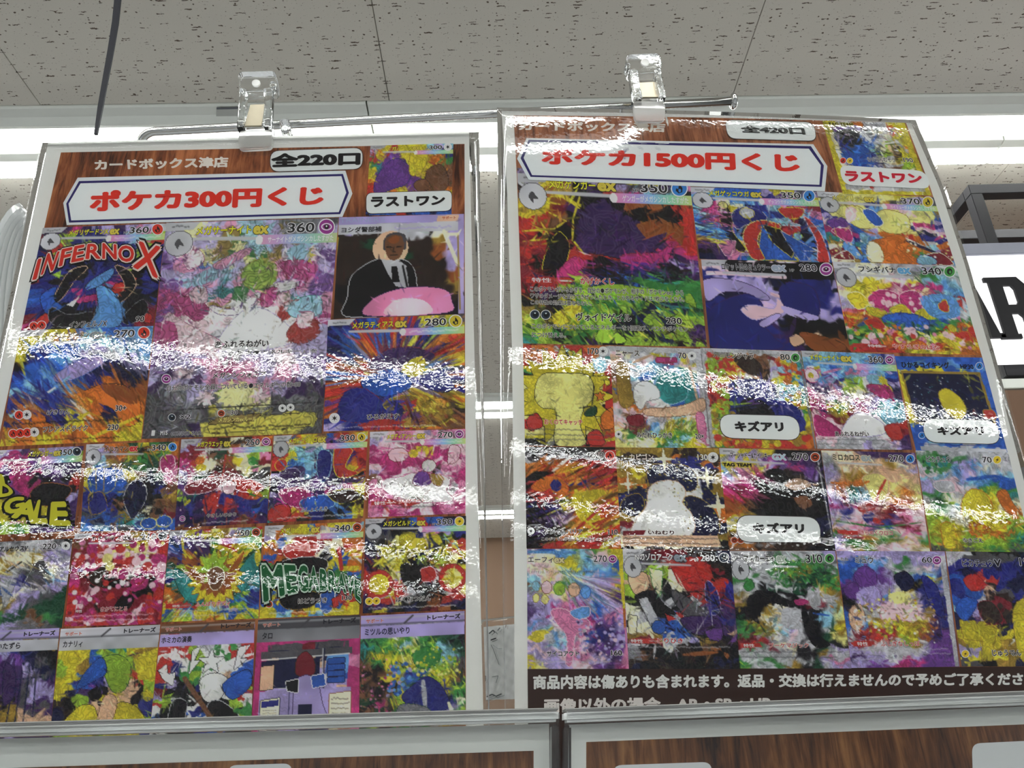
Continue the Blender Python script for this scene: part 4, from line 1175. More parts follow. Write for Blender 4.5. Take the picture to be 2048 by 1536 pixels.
# --- row 5 (supporters)
q = [(-75, 1264), (120, 1256), (100, 1475), (-120, 1485)]
T, I, Sx = trainer('いたずら', .38, .62, .9, 'v', 'W')
C(SL, LP, q, ["vvvvvvggg", "vvWWsvmmg", "vvsvvvWmm", "ppppvBnkk", "ppppPpnGk", "vhhhPPvnk", "phhhPPvGn", "phhhPPGvP", "phhhPPGvP", "PhrhPPGvv", "PPhPkPGPv", "nkkkmmhGP", "nkkkmmhhP", "Bnkkmhhhh", "BPvPPvvhh", "PPvPPvPPP"],
  'printed card of violet night with iron railings, pale peach shapes at left', 5, (T, I, Sx),
  [('l', 'n', .014, [(.6, .4), (.58, .95)]), ('l', 'n', .014, [(.67, .38), (.66, .95)]), ('l', 'n', .014, [(.74, .4), (.74, .95)]), ('l', 'n', .014, [(.81, .4), (.82, .8)]), ('l', 'n', .016, [(.56, .46), (.86, .44)]), ('t', 60, .1, .02, 1.5, .4, .7, (.5, .25, 1, .5)), ('b', 'P', [(.5, .3), (.6, .4), (.62, .6), (.54, .68), (.5, .5)], 'n')], style=dict(n=90, length=.12, crisp=.8))
q = [(122, 1258), (321, 1249.5), (299, 1470), (100, 1475)]
T, I, Sx = trainer('カナリィ', .04, .235, .9, 'W', 'W')
C(SL, LP, q, ["WWyyfyyWW", "WWWhfWWWW", "yymmyyyym", "yyyyttymy", "yyybtllmy", "yymblllPy", "lymbhlllm", "lybBhllry", "lyyBvhlry", "yyBBkhhrl", "yybpkyhkl", "ynPPyyhky", "KklhkhhkB", "nKlhhkhyB", "nklkkyhyB", "nlylyyyyl", "klyyllyyB", "llyylyyyB"],
  'printed card of bright yellow with green and blue sweeps', 5, (T, I, Sx),
  [('p', 'y', [(.76, .3), (1, .22), (.98, .5), (.84, .5)]), ('b', 'l', [(.44, .3), (.6, .26), (.74, .36), (.72, .56), (.6, .6), (.5, .46)], 'D'), ('b', 'b', [(.3, .4), (.44, .28), (.5, .42), (.36, .5), (.22, .56)], 'n'), ('b', 'y', [(.14, .96), (.24, .74), (.4, .72), (.5, .86), (.66, .7), (.86, .76), (.92, .96)], 'K'), ('b', 'h', [(.46, .9), (.5, .66), (.58, .62), (.64, .7), (.6, .88), (.54, .96)], 'e'), ('b', 'k', [(.34, .6), (.44, .54), (.48, .64), (.4, .68)])], style=dict(n=110, length=.14, width=.018))
q = [(323.5, 1249), (510.5, 1239.5), (502, 1465), (299, 1470)]
T, I, Sx = trainer('ホミカの演奏', .02, .34, .9, 'e', 'v')
C(SL, LP, q, ["eeeeeeeee", "qvvvvvvvv", "WrWvvvrWr", "rrrrWrWLr", "rwwlWLwrr", "wwrlwwLrw", "rwwlLwwwr", "rBwLwwwwb", "rBLlwwhbb", "BvkLwwhwb", "RkkBwwwbR", "vlkkewwbl", "llwkkeklr", "rlBwkkklw", "wkbBkekkL", "bkkwbkKkl", "wkkkwbekL", "kwkkBbbkk"],
  'printed card of red and green splashes with white zigzags and black bars', 5, (T, I, Sx),
  [('p', 'w', [(.02, .42), (.1, .36), (.12, .46), (.2, .44), (.18, .56), (.08, .5)], 'k'), ('p', 'w', [(.36, .24), (.44, .22), (.38, .34), (.44, .34), (.34, .46)], 'k'), ('p', 'w', [(.84, .24), (.96, .22), (.86, .34), (.94, .34), (.8, .44)], 'k'), ('s', 'w', .56, .36, .14, 5, .4, 'k'), ('b', 'w', [(.46, .52), (.6, .46), (.74, .52), (.7, .66), (.6, .72), (.5, .68)], 'k'), ('b', 'b', [(.7, .56), (.94, .44), (.98, .58), (.8, .7)], 'k'),
   ('b', 'k', [(.2, .7), (.34, .72), (.3, .96), (.18, .94)], 'W'), ('b', 'k', [(.56, .74), (.7, .72), (.9, .9), (.6, .96)], 'W'), ('l', 'e', .05, [(.3, .5), (.5, .74), (.68, .97)]), ('l', 'L', .05, [(.84, .8), (.98, .84), (.96, .96)])], style=dict(n=80, length=.16, crisp=.95))
q = [(516.6, 1240), (720.5, 1230), (718, 1460), (502, 1465)]
T, I, Sx = trainer('タロ', .05, .15, .9, 'G', 'g')
C(SL, LP, q, ["GGGGGGGGG", "ggggggggg", "ggggggggg", "IIIIIIIII", "IGGGRGGGI", "InnnRnnnI", "Ihnnhnssi", "IhGvhhbsi", "IheWrvbsI", "IvkWrvWbI", "IvWkrvvvI", "IvvvwvvhI", "IffvwvvfI", "IffvnnvfI", "IffvnnPfI", "IffvnnPiI", "IfWvnnPiI", "IfWvnnPii"],
  'printed card with magenta border, lilac cupboards, blue file boxes and paper notices', 5, (T, I, Sx),
  [('p', 'G', [(.05, .29), (.93, .27), (.93, .33), (.05, .35)]), ('l', 'w', .012, [(.06, .36), (.9, .33)]), ('p', 'n', [(.06, .37), (.62, .355), (.62, .6), (.06, .62)]), ('l', 'n', .012, [(.66, .28), (.66, .98)]), ('l', 'W', .01, [(.645, .28), (.645, .6)])] +
  [('p', 'b', [(.7, .37 + .055 * i), (.86, .365 + .055 * i), (.86, .41 + .055 * i), (.7, .415 + .055 * i)], 'n') for i in range(4)] +
  [('p', 'h', [(.06, .42), (.18, .41), (.18, .62), (.06, .63)], 'K'), ('p', 'v', [(.06, .64), (.92, .62), (.92, .98), (.06, .99)]), ('l', 'n', .006, [(.34, .64), (.34, .97)]), ('p', 'f', [(.07, .72), (.25, .7), (.25, .98), (.07, .99)], 'n'), ('p', 'B', [(.08, .73), (.24, .715), (.24, .77), (.08, .785)]), ('m', .1, .8, .23, .95, 'G', 7),
   ('p', 'f', [(.72, .68), (.92, .66), (.92, .98), (.72, .99)], 'O'), ('m', .74, .7, .91, .96, 'G', 6), ('b', 'R', [(.4, .36), (.48, .3), (.56, .38), (.56, .5), (.4, .5)], 'K'), ('b', 'v', [(.4, .56), (.58, .54), (.66, .78), (.74, .97), (.56, .9), (.4, .98)], 'P'), ('p', 'n', [(.43, .76), (.56, .76), (.56, .98), (.43, .98)]), ('p', 'b', [(.54, .52), (.66, .5), (.68, .6), (.56, .62)], 'w'), ('p', 'k', [(.3, .56), (.42, .54), (.42, .66), (.32, .64)], 'w')],
  style=dict(n=40, length=.08, width=.012, jit=.2, crisp=.97, warp=.02, over=60, contour=.15))
q = [(722, 1232), (929, 1222), (932, 1450), (718, 1460)]
T, I, Sx = trainer('ミツルの思いやり', .04, .47, .9, 'v', 'v', (30, 30, 60))
C(SL, LP, q, ["vvvvvvvvv", "vvvWWWvvv", "vvWWWWWvv", "DLlLYLDDD", "LLlcYLlDk", "tLLYlLLcD", "DyyLlLLcD", "eLyyYlLcG", "ekyLycllG", "kKeylbyye", "ekyyBblyD", "KekybLyBl", "ekKyDnByL", "DKelkvnnL", "kIDyyhWBf", "eDKLgWWvL", "LkIegGbWl", "DlkLgLWym"],
  'printed card of a sunlit garden, yellow foliage, dark leaves and blue blossoms', 5, (T, I, Sx),
  [('t', 200, .09, .014, 1.2, .6, .9, (0, .24, 1, .98)), ('d', 70, .03, 'bsvb', (.26, .42, .48, .72)), ('d', 60, .02, 'IiKD', (0, .36, .3, .95)), ('b', 'L', [(.5, .36), (.62, .3), (.76, .36), (.72, .46), (.56, .48)], 'D'), ('b', 'B', [(.52, .62), (.64, .56), (.78, .66), (.84, .84), (.6, .86), (.4, .74)], 'n'), ('l', 'W', .05, [(.6, .6), (.62, .82)], .3), ('b', 'g', [(.34, .96), (.38, .8), (.6, .82), (.66, .88), (.46, .97)], 'D'),
   ('l', 'f', .04, [(.84, .8), (.9, .96)], .3), ('d', 90, .025, 'yYlL', (.5, .3, .95, .55))], style=dict(n=200, length=.1, width=.02, jit=.6, crisp=.5))
film_mesh(SL, LP, [(84, 284), (3, 668), (-186, 1575)], [(958, 263), (975, 1215), (982, 1575)], 1.3e-3, -5e-4)

# ================================================================== RIGHT POSTER
P, _ = SR.at([(1290, 220)])
RP = empty('laminated_poster', tuple(P[0]), 'curled laminated poster with red 1500 title banner on orange wood, under the right clip', 'poster', 'laminated posters hanging from the chrome rod')
R_L = [(1003, 222), (1014, 380), (1024, 700), (1028, 1100), (1029, 1350), (1030, 1560)]
R_R = [(1822, 246), (1880, 377), (1927, 520), (1986, 724), (2036, 914), (2095, 1150), (2150, 1400), (2190, 1560)]
sheet_mesh('paper', SR, RP, R_L, R_R, 0.0, M_PAPER, bow=4)
sheet_mesh('wood_print', SR, RP, [(1027, 231), (1034, 360), (1046, 690), (1054, 1100), (1056, 1340)], [(1812, 246), (1859, 370), (1908, 526), (1966, 720), (2016, 914), (2066, 1110), (2124, 1335)], 5e-5, M_WOODR, bow=3)
o = sheet_mesh('notice_band', SR, RP, [(1055, 1337), (1057, 1560)], [(2124, 1333), (2175, 1560)], 7e-5, M_BAND, 40, 12)
o['label'] = 'dark brown band with white notice lettering'
t = Ink(SR, 1.5e-4)
t.text([(1066, 1350), (2046, 1345), (2046, 1371), (1066, 1379)], '商品内容は傷ありも含まれます。返品・交換は行えませんので予めご了承くださ', (216, 212, 208), None, .055)
t.text([(1088, 1397), (1545, 1391), (1545, 1420), (1088, 1426)], '画像以外の場合、AR・SR・UR', (210, 204, 200), None, .055)
t.build('notice_lettering', o, RP)
t = Ink(SR, 1.2e-4)
t.text([(1037, 242), (1331, 246), (1331, 265), (1037, 261.5)], 'カードボックス津店', (212, 206, 198), None, .055)
t.build('shop_name_lettering', RP, RP)

# prize card (on top of the first row)
q = [(1644, 242), (1809, 246), (1862.6, 391), (1685.6, 388)]
C(SR, RP, q, ["yWWoWWWyy", "ypvvKfWry", "yvKKWWfWy", "fvKkWWWyy", "fBKbbflWy", "fBbbclhWo", "fsbbBWKyy", "fbBbWfmyy", "fvbbBWWly", "fyBbWeely", "WWrmfWefm", "fWWWWWWyf", "nWWWWWWrf", "fwWWWWWff", "yyyyyyyyy"],
  'small yellow-edged printed card of blue and gold splashes above the red prize label', 4, None,
  [('b', 'b', [(.16, .36), (.4, .34), (.46, .48), (.34, .6), (.18, .58)], 'B'), ('b', 'k', [(.12, .16), (.34, .12), (.4, .28), (.24, .34)], 'G'), ('t', 130, .14, .016, 'x', .6, .9, (.1, .1, .9, .6)), ('p', 'y', [(0, 0), (.04, 0), (.1, 1), (0, 1)]), ('p', 'y', [(.92, 0), (1, 0), (1, 1), (.95, 1)]), ('p', 'W', [(.05, .87), (.95, .89), (.95, .955), (.05, .94)]), ('e', 'r', .35, .905, .025, .02)],
  [(.06, .02, .36, .075, 'TAG TEAM', (70, 60, 30), (220, 205, 80), .05), (.40, .49, .72, .55, 'らいえんむそう', (40, 34, 40), (214, 208, 206), .02, .06), (.82, .49, .93, .55, '190', (40, 34, 40), (214, 208, 206), .02, .06)], [('fire', .11, .545, .035), ('bolt', .19, .545, .035)], style=dict(n=140, length=.14))
label_plate('prize_label', SR, RP, [(1676, 331), (1850, 343), (1862, 379), (1686, 371)], 19, 'ラストワン', [(1687, 342), (1841, 348.5), (1845, 368.5), (1691, 364.5)], (184, 28, 50), 6.4e-4, None, .06, 'white rounded label with red lettering under the small prize card')
label_plate('count_label', SR, RP, [(1449, 241), (1626, 246), (1633, 283), (1456, 278)], 16, '全420口', [(1479, 251.5), (1607, 256), (1611, 271), (1482, 266.5)], (24, 22, 24), 6.4e-4, (60, 52, 50), .055, 'white rounded label with heavy black 420 lettering')
banner(SR, RP, [(1053, 277.5), (1626, 289.6), (1654, 333.5), (1649, 384), (1057, 361), (1034, 318.7)], [(1057, 281), (1621, 293.5), (1647, 332), (1642.4, 375), (1061, 355), (1041, 317.6)],
       [(1060, 285), (1617, 298.6), (1641, 331.6), (1638, 370.8), (1064, 351.5), (1047, 317.2)], ['ポケカ1500円くじ'], [[(1083, 297), (1597, 308), (1600, 346), (1082, 331)]], 6.2e-4)

# --- big cards
qA = [(1034, 336), (1378, 350), (1414, 694), (1046, 687)]
T, I, Sx = H('メガゲンガー', .18, .45, '350', 'water', k=.95, evo=True, ribtxt='ゲンガーがメガシンカしたすがた', v0=.03, exw=.12)
a1, t1 = ability(.615, .655, 'かげかくし', .52)
C(SR, RP, qA, ["vBkPmkyyPB", "WvvvvvGGGG", "KyOkkrIcci", "OymkPkOPOk", "mOmKkPPPkO", "yOyykPPPrr", "myOPkPPPOr", "yyRPkPPOkr", "rrOkkPPkOr", "rOekPPkPrr", "rRkkRkkPIr", "RkkkqqRPPI", "RrPrqIIrIP", "rRRrrRIPPv", "rkRIkPPBkP", "RkRPkkBkkP", "RRkIBknLnL", "RRllnbbtLL", "rRlLbblltL", "KrlLllLltL", "kPklLlllLD", "mkyLlknnnL", "lkllLLnnll", "lmyLlknkll", "llLlLnknlP", "LlkLlllnlP", "tllkPkllkl"],
  'largest printed card of the right poster, dark violet and crimson clouds above lime swirls', 3, (T, I, Sx),
  [('b', 'P', [(.32, .36), (.4, .2), (.6, .14), (.86, .2), (.82, .38), (.66, .5), (.46, .48), (.34, .46)], 'k'), ('b', 'k', [(.5, .16), (.8, .16), (.94, .26), (.74, .3)]), ('b', 'P', [(.42, .3), (.6, .26), (.64, .34), (.46, .4)]),
   ('p', 'O', [(.62, .16), (.86, .18), (.8, .22), (.7, .2), (.6, .23)]), ('p', 'O', [(.66, .3), (.8, .26), (.94, .3), (.92, .42), (.84, .34), (.72, .38)]), ('b', 'I', [(.58, .48), (.78, .46), (.86, .4), (.8, .54), (.6, .56)], 'R'), ('b', 'k', [(.14, .5), (.22, .36), (.28, .44), (.22, .6), (.13, .62)], 'y'), ('b', 'I', [(.2, .6), (.3, .5), (.36, .54), (.26, .62)], 'R'),
   ('l', 'y', .014, [(.36, .14), (.31, .28), (.3, .4), (.36, .48)], .4), ('l', 'y', .012, [(.02, .28), (.16, .24), (.28, .3)], .5), ('l', 'y', .014, [(.02, .36), (.2, .34), (.26, .3)], .5), ('l', 'y', .012, [(.02, .42), (.16, .4)], .5), ('l', 'y', .012, [(.1, .2), (.12, .18), (.24, .2)], .5),
   ('t', 110, .12, .012, .2, .8, .9, (.4, .52, 1, .64)), ('b', 'l', [(.3, .7), (.5, .65), (.7, .67), (.92, .68), (.96, .78), (.9, .74), (.7, .72), (.44, .74)], 'D'), ('b', 'L', [(.62, .6), (.8, .64), (.94, .66), (.9, .7), (.7, .66)]),
   ('b', 'l', [(.36, .82), (.46, .76), (.5, .9), (.56, .98), (.4, .98), (.42, .9)], 'k'), ('b', 'l', [(.66, .86), (.76, .78), (.86, .8), (.8, .84), (.78, .9), (.92, .97), (.8, .96), (.7, .92)], 'k'), ('b', 'y', [(.14, .86), (.3, .76), (.32, .82), (.2, .9)], 'D'), ('t', 140, .10, .012, .8, .7, .9, (0, .7, 1, 1)),
   ('p', 'P', [(.08, .608), (.3, .616), (.3, .658), (.08, .652)])] + a1,
  t1 + [skill(.05, .672, .90, .705, 'このポケモンがいるかぎり、自分の●ポケモンが、相手の「ポケモンex」から', b=.02), skill(.05, .712, .90, .742, 'ワザのダメージを受けてきぜつしたとき、とられるサイドは1枚少なくなる。', b=.02), skill(.05, .75, .385, .778, 'この特性の効果は重ならない。', b=.02),
        skill(.295, .818, .60, .865, 'ヴォイドゲイル'), skill(.79, .835, .875, .872, '230'), skill(.05, .885, .905, .915, 'このポケモンについているエネルギーを1個選び、ベンチポケモン', b=.02), skill(.05, .935, .235, .965, 'につけ替える。', b=.02)],
  [('dark', .07, .835, .026), ('dark', .13, .835, .026)], style=dict(n=200, length=.12, width=.012, jit=.5, warp=.08))
qB = [(1380, 374), (1632, 382), (1664, 526), (1399, 518)]
T, I, Sx = H('メガゲッコウガ', .14, .46, '350', 'water', k=1.35, exw=.1, evo=True, ribtxt='ゲッコウガがメガシンカしたすがた')
C(SR, RP, qB, ["WcbbbbvyvG", "vcbbbbBpcv", "sbcsscqioy", "bIqfkBciiR", "cIiykBBkci", "siIykbBWcb", "bIinkbcRnb", "csinkkRrBs", "bcbknRRrns", "mbbskRrbkB", "eylikRybkb", "PPisnRrbbk", "kPivyRybkb", "nPibtrybsb"],
  'printed card of blue, black and scarlet curves with yellow edges', 2, (T, I, Sx),
  [('b', 'k', [(.2, .3), (.26, .24), (.3, .4), (.28, .6), (.36, .84), (.3, .86), (.22, .6)], 'y'), ('b', 'B', [(.3, .36), (.4, .26), (.52, .3), (.56, .42), (.4, .5), (.32, .56)], 'W'), ('e', 'W', .42, .34, .055, .065, 'y'), ('e', 'Y', .24, .24, .035, .05, 'k'),
   ('b', 'r', [(.36, .68), (.42, .5), (.54, .44), (.66, .5), (.6, .58), (.5, .6), (.46, .76), (.5, .96), (.4, .96)], 'Y'), ('p', 'b', [(.52, .5), (.62, .7), (.74, .98), (.5, .98), (.47, .8)], 'y'), ('p', 'k', [(.53, .5), (.66, .56), (.74, .82), (.7, .94), (.58, .74)], 'y'), ('p', 'b', [(.66, .58), (.9, .84), (.78, .84), (.84, .98), (.76, .98), (.7, .76)], 'W'),
   ('b', 'r', [(.68, .26), (.86, .26), (.82, .38), (.72, .38)], 'y'), ('b', 'r', [(.86, .36), (.96, .6), (.98, .98), (.9, .98), (.92, .7)], 'q'), ('p', 'c', [(.64, .4), (.84, .5), (.68, .5)], 'W'), ('e', 'B', .12, .44, .04, .06, 'y'), ('p', 'i', [(.14, .72), (.3, .74), (.24, .94), (.2, .94)], 'q'), ('e', 'c', .78, .64, .03, .04, 'l'), ('t', 120, .1, .012, .1, .7, .9, (0, .28, .25, .8))],
  style=dict(n=120, length=.14, crisp=.95))
qC = [(1633, 383), (1867, 395), (1911, 532), (1664, 524)]
T, I, Sx = H('メガガイリュー', .12, .38, '370', 'dragon', k=1.35, exw=.1, evo=True, ribtxt='カイリューがメガシンカしたすがた', nc=(206, 196, 90))
C(SR, RP, qC, ["gYYYYYyyyk", "GYYYBmGvvG", "YYqYscYqYm", "cYYYsfYqYb", "BYqYcbYYYv", "vBqYYYYYIB", "qpbYYYYBqv", "IIbvYoYYnq", "tBcvooroBI", "mtcsYoooWB", "fRsvYoooco", "RmbsYooLvR", "RRsBfooovR", "fmbYfoooRs"],
  'printed card of pale yellow cloud wings and orange bands over starry blue', 3, (T, I, Sx),
  [('b', 'Y', [(.12, .24), (.3, .18), (.4, .3), (.42, .46), (.3, .5), (.2, .38)], 'm'), ('b', 'Y', [(.46, .3), (.56, .22), (.72, .3), (.7, .5), (.56, .56), (.46, .48)], 'm'), ('b', 'b', [(.36, .24), (.44, .24), (.5, .4), (.44, .46), (.38, .36)], 'w'), ('b', 'q', [(.22, .22), (.3, .22), (.28, .36), (.2, .42)]), ('b', 'o', [(.34, .72), (.46, .64), (.6, .58), (.66, .64), (.56, .74), (.6, .84), (.64, .98), (.34, .98)], 'O'),
   ('b', 'f', [(.3, .9), (.34, .7), (.42, .74), (.42, .96), (.32, .98)], 'm'), ('b', 's', [(.12, .74), (.22, .64), (.22, .78), (.26, .94), (.16, .9)], 'B'), ('b', 'p', [(.04, .42), (.16, .36), (.2, .48), (.08, .52)], 'B'), ('b', 'I', [(.06, .54), (.2, .52), (.2, .7), (.12, .66)], 'q'),
   ('l', 'w', .02, [(.66, .62), (.96, .9)], .4), ('l', 'o', .02, [(.68, .7), (.92, .9)], .4), ('l', 'n', .03, [(.66, .66), (.9, .84)], .4), ('b', 'R', [(.02, .94), (.14, .84), (.18, .96)], 'f'), ('b', 'R', [(.74, .9), (.9, .82), (.98, .98), (.8, .97)], 'f'), ('b', 'c', [(.7, .98), (.74, .86), (.84, .9), (.84, .98)], 'B'), ('d', 40, .018, 'wfY', (.6, .24, 1, .9)), ('d', 30, .018, 'wfY', (0, .3, .3, .95))],
  style=dict(n=120, length=.1, crisp=.92))
qD = [(1402, 519), (1663, 524), (1701, 704), (1420, 697.5)]
T, I, Sx = H('ロケット団のミュウツー', .15, .52, '280', 'eye', k=1.35, rib=False, nc=(30, 28, 34), no=(205, 203, 208), ex='ex', exc=(150, 160, 176), exw=.12)
T[2] = (.745, .035, .875, .11, '280', (30, 28, 34), (210, 206, 210), .02, .06)
I = [('eye', .945, .085, .046)]
C(SR, RP, qD, ["WWkkkkqkkk", "qqqqqqqkkk", "BBBnkkBnkk", "BvvBPnkBBk", "BBvvvkBBBv", "BvvvvvBBBv", "vknkvqnBBk", "knnkvvBBBv", "nBBnqvvBBv", "BBBvvqvBBv", "BBBPnvvvvB", "BBBqnnkkvv", "BBBBvkkkkk", "nBBBPnkkkk", "nBBBBPkkkk", "nBBBBPkhKK", "nBBBBPkhhO", "nBBBBBPhhO", "nBBBBBPkvk"],
  'printed card of sweeping indigo and lilac forms on black with a rust floor', 2, (T, I, Sx),
  [('p', 'k', [(.18, .02), (1, .02), (1, .2), (.5, .2), (.2, .13)]), ('l', 'q', .03, [(.04, .15), (.2, .15), (.62, .18)]), ('p', 'W', [(0, .0), (.16, .0), (.14, .05), (0, .06)]), ('b', 'v', [(.0, .24), (.2, .22), (.38, .3), (.48, .42), (.42, .44), (.3, .36), (.14, .36), (.02, .46)], 'P'), ('b', 'B', [(.02, .58), (.3, .38), (.42, .5), (.36, .62), (.46, .84), (.5, .98), (.02, .98)], 'P'),
   ('b', 'q', [(.26, .56), (.34, .5), (.5, .54), (.54, .42), (.58, .56), (.46, .62), (.34, .66)], 'v'), ('b', 'B', [(.56, .34), (.64, .24), (.8, .28), (.84, .42), (.82, .6), (.72, .6), (.6, .54)], 'P'), ('b', 'v', [(.56, .5), (.7, .56), (.82, .62), (.76, .66), (.6, .6)]), ('b', 'v', [(.38, .7), (.5, .6), (.54, .62), (.42, .74)], 'P'),
   ('b', 'O', [(.66, .8), (.8, .82), (.96, .92), (.94, .99), (.74, .99)]), ('b', 'h', [(.58, .86), (.64, .82), (.68, .9), (.6, .95)], 'K')], style=dict(n=50, length=.16, width=.03, jit=.2, crisp=.6, over=90, contour=.0))
qE = [(1664.5, 523), (1911, 531), (1962, 711), (1701, 703)]
T, I, Sx = H('フシギバナ', .20, .50, '340', 'leaf', k=1.3, rib=False, nc=(34, 34, 36), no=(206, 206, 200), exc=(90, 150, 190), exw=.12, evo=True)
a1, t1 = ability(.905, .955, 'やすらぎのはな', .70)
C(SR, RP, qE, ["WWfWWWWWWW", "WffffWWvLW", "WWWWWWgLWL", "vfffqvfLcW", "fyyqffycsc", "qyyyIYIIss", "fyyIqIYIcs", "fYyIqIIIcr", "WfyyIIyIsr", "vWcqyyLyyc", "WvfmbbyyIW", "irrqbbbbqW", "oyrLbbbbLL", "yrLLbbbbLo", "rbLLDDbLgy", "oLymLLDLro", "LlLoLlfyrr", "LDLofylyyo", "DLoolLfyiy", "Lrrrlyyoyo", "rrrryyoyoo"],
  'printed card of a bright flower meadow, pink blooms over a blue rock and pale sky', 3, (T, I, Sx),
  [('b', 'I', [(.22, .42), (.34, .3), (.48, .36), (.46, .52), (.32, .54)], 'q'), ('b', 'I', [(.48, .36), (.6, .3), (.68, .38), (.66, .54), (.5, .52)], 'q'), ('d', 26, .035, 'q', (.24, .34, .66, .52)), ('b', 'y', [(.38, .52), (.48, .46), (.54, .54), (.5, .64), (.42, .6)], 'l'), ('b', 'y', [(.2, .5), (.34, .54), (.32, .6), (.22, .58)], 'l'), ('b', 'y', [(.58, .54), (.68, .5), (.72, .6), (.62, .6)], 'l'),
   ('b', 'b', [(.3, .62), (.42, .56), (.6, .58), (.66, .66), (.6, .76), (.4, .76)], 'B'), ('b', 's', [(.66, .36), (.9, .34), (.92, .56), (.74, .6), (.66, .52)]), ('b', 'y', [(.06, .38), (.16, .34), (.22, .46), (.12, .52)], 'f'),
   ('t', 200, .07, .02, 'x', .6, .9, (0, .66, 1, .98)), ('d', 60, .05, 'royYiq', (0, .7, 1, .95)), ('b', 'r', [(.16, .66), (.26, .62), (.3, .72), (.2, .72)], 'o'), ('b', 'r', [(.84, .78), (.94, .74), (.94, .84)], 'o'), ('l', 'L', .014, [(.2, .7), (.26, .9)]), ('l', 'y', .05, [(.72, .8), (.84, .94)], .5), ('b', 'o', [(.46, .9), (.56, .86), (.6, .92), (.5, .95)], 'r'), ('b', 'r', [(.78, .44), (.84, .4), (.84, .52), (.78, .5)], 'y')] + a1,
  [(.14, .915, .25, .948, '特性', (226, 220, 214), None, .02), (.33, .90, .695, .955, 'やすらぎのはな', (180, 40, 46), (220, 210, 205), .03, .06)], style=dict(n=160, length=.09, width=.025, crisp=.5, jit=.4))

# --- row 3
q = [(1046, 690.5), (1219, 692), (1231, 894), (1050, 891)]
T = [(.745, .025, .87, .085, '170', (34, 32, 34), (205, 200, 196), .02, .06), (.1, .03, .29, .085, 'ニャース', (60, 40, 36), (210, 190, 180), .03)]
C(SR, RP, q, ["roorrrooo", "oooWcrroW", "oorrrlrcW", "rlooyrrct", "yyYlYkorW", "Lykyyokyr", "kkYyyokyr", "kkYYyYyYr", "okYYYYYYr", "YYwYYwYYr", "YwkYYwkYR", "yYwYYYkYr", "YYYYYYYkr", "yYrrYYYYr", "YYYrYYYYo", "ryYYYYDyo", "ryyYYYyyo", "rrrYYYyoo", "YYrYYYymo", "YYYfYyYrr", "yyYYYrryy", "kkgkkkrrr"],
  'printed card of lemon yellow radiating bursts on red, scarlet and orange shapes', 3, None,
  [('s', 'y', .45, .5, .58, 16, .7, 'k'), ('b', 'Y', [(.12, .5), (.2, .3), (.46, .28), (.74, .3), (.78, .5), (.66, .64), (.62, .8), (.66, .98), (.34, .98), (.36, .66), (.2, .62)], 'k'), ('b', 'o', [(.86, .7), (.98, .62), (.99, .8), (.88, .82)], 'k'), ('b', 'r', [(.03, .74), (.14, .68), (.2, .8), (.06, .84)], 'k'), ('b', 'r', [(.7, .88), (.82, .84), (.88, .97), (.72, .98)], 'k'),
   ('e', 'c', .88, .19, .075, .07, 'W'), ('e', 'y', .54, .08, .03, .03, 'k'), ('s', 'o', .86, .5, .06, 5, .45, 'k'), ('e', 'y', .95, .36, .03, .03, 'k'), ('l', 'k', .016, [(.62, .62), (.76, .6), (.8, .4)], .4), ('b', 'D', [(.68, .66), (.8, .6), (.8, .68), (.7, .7)], 'k'),
   ('m', .02, .82, .96, .855, 'G'), ('m', .02, .87, .96, .905, 'G'), ('m', .02, .92, .96, .95, 'G'), ('p', 'r', [(.03, .745), (.18, .745), (.18, .785), (.03, .785)])],
  T + [(.22, .735, .645, .79, 'おくのてキャッチ', (178, 40, 44), (220, 205, 190), .03, .06)], [('star', .92, .055, .05)], style=dict(n=60, length=.14, crisp=.95))
q = [(1219, 692), (1402, 698), (1423, 896), (1231, 895)]
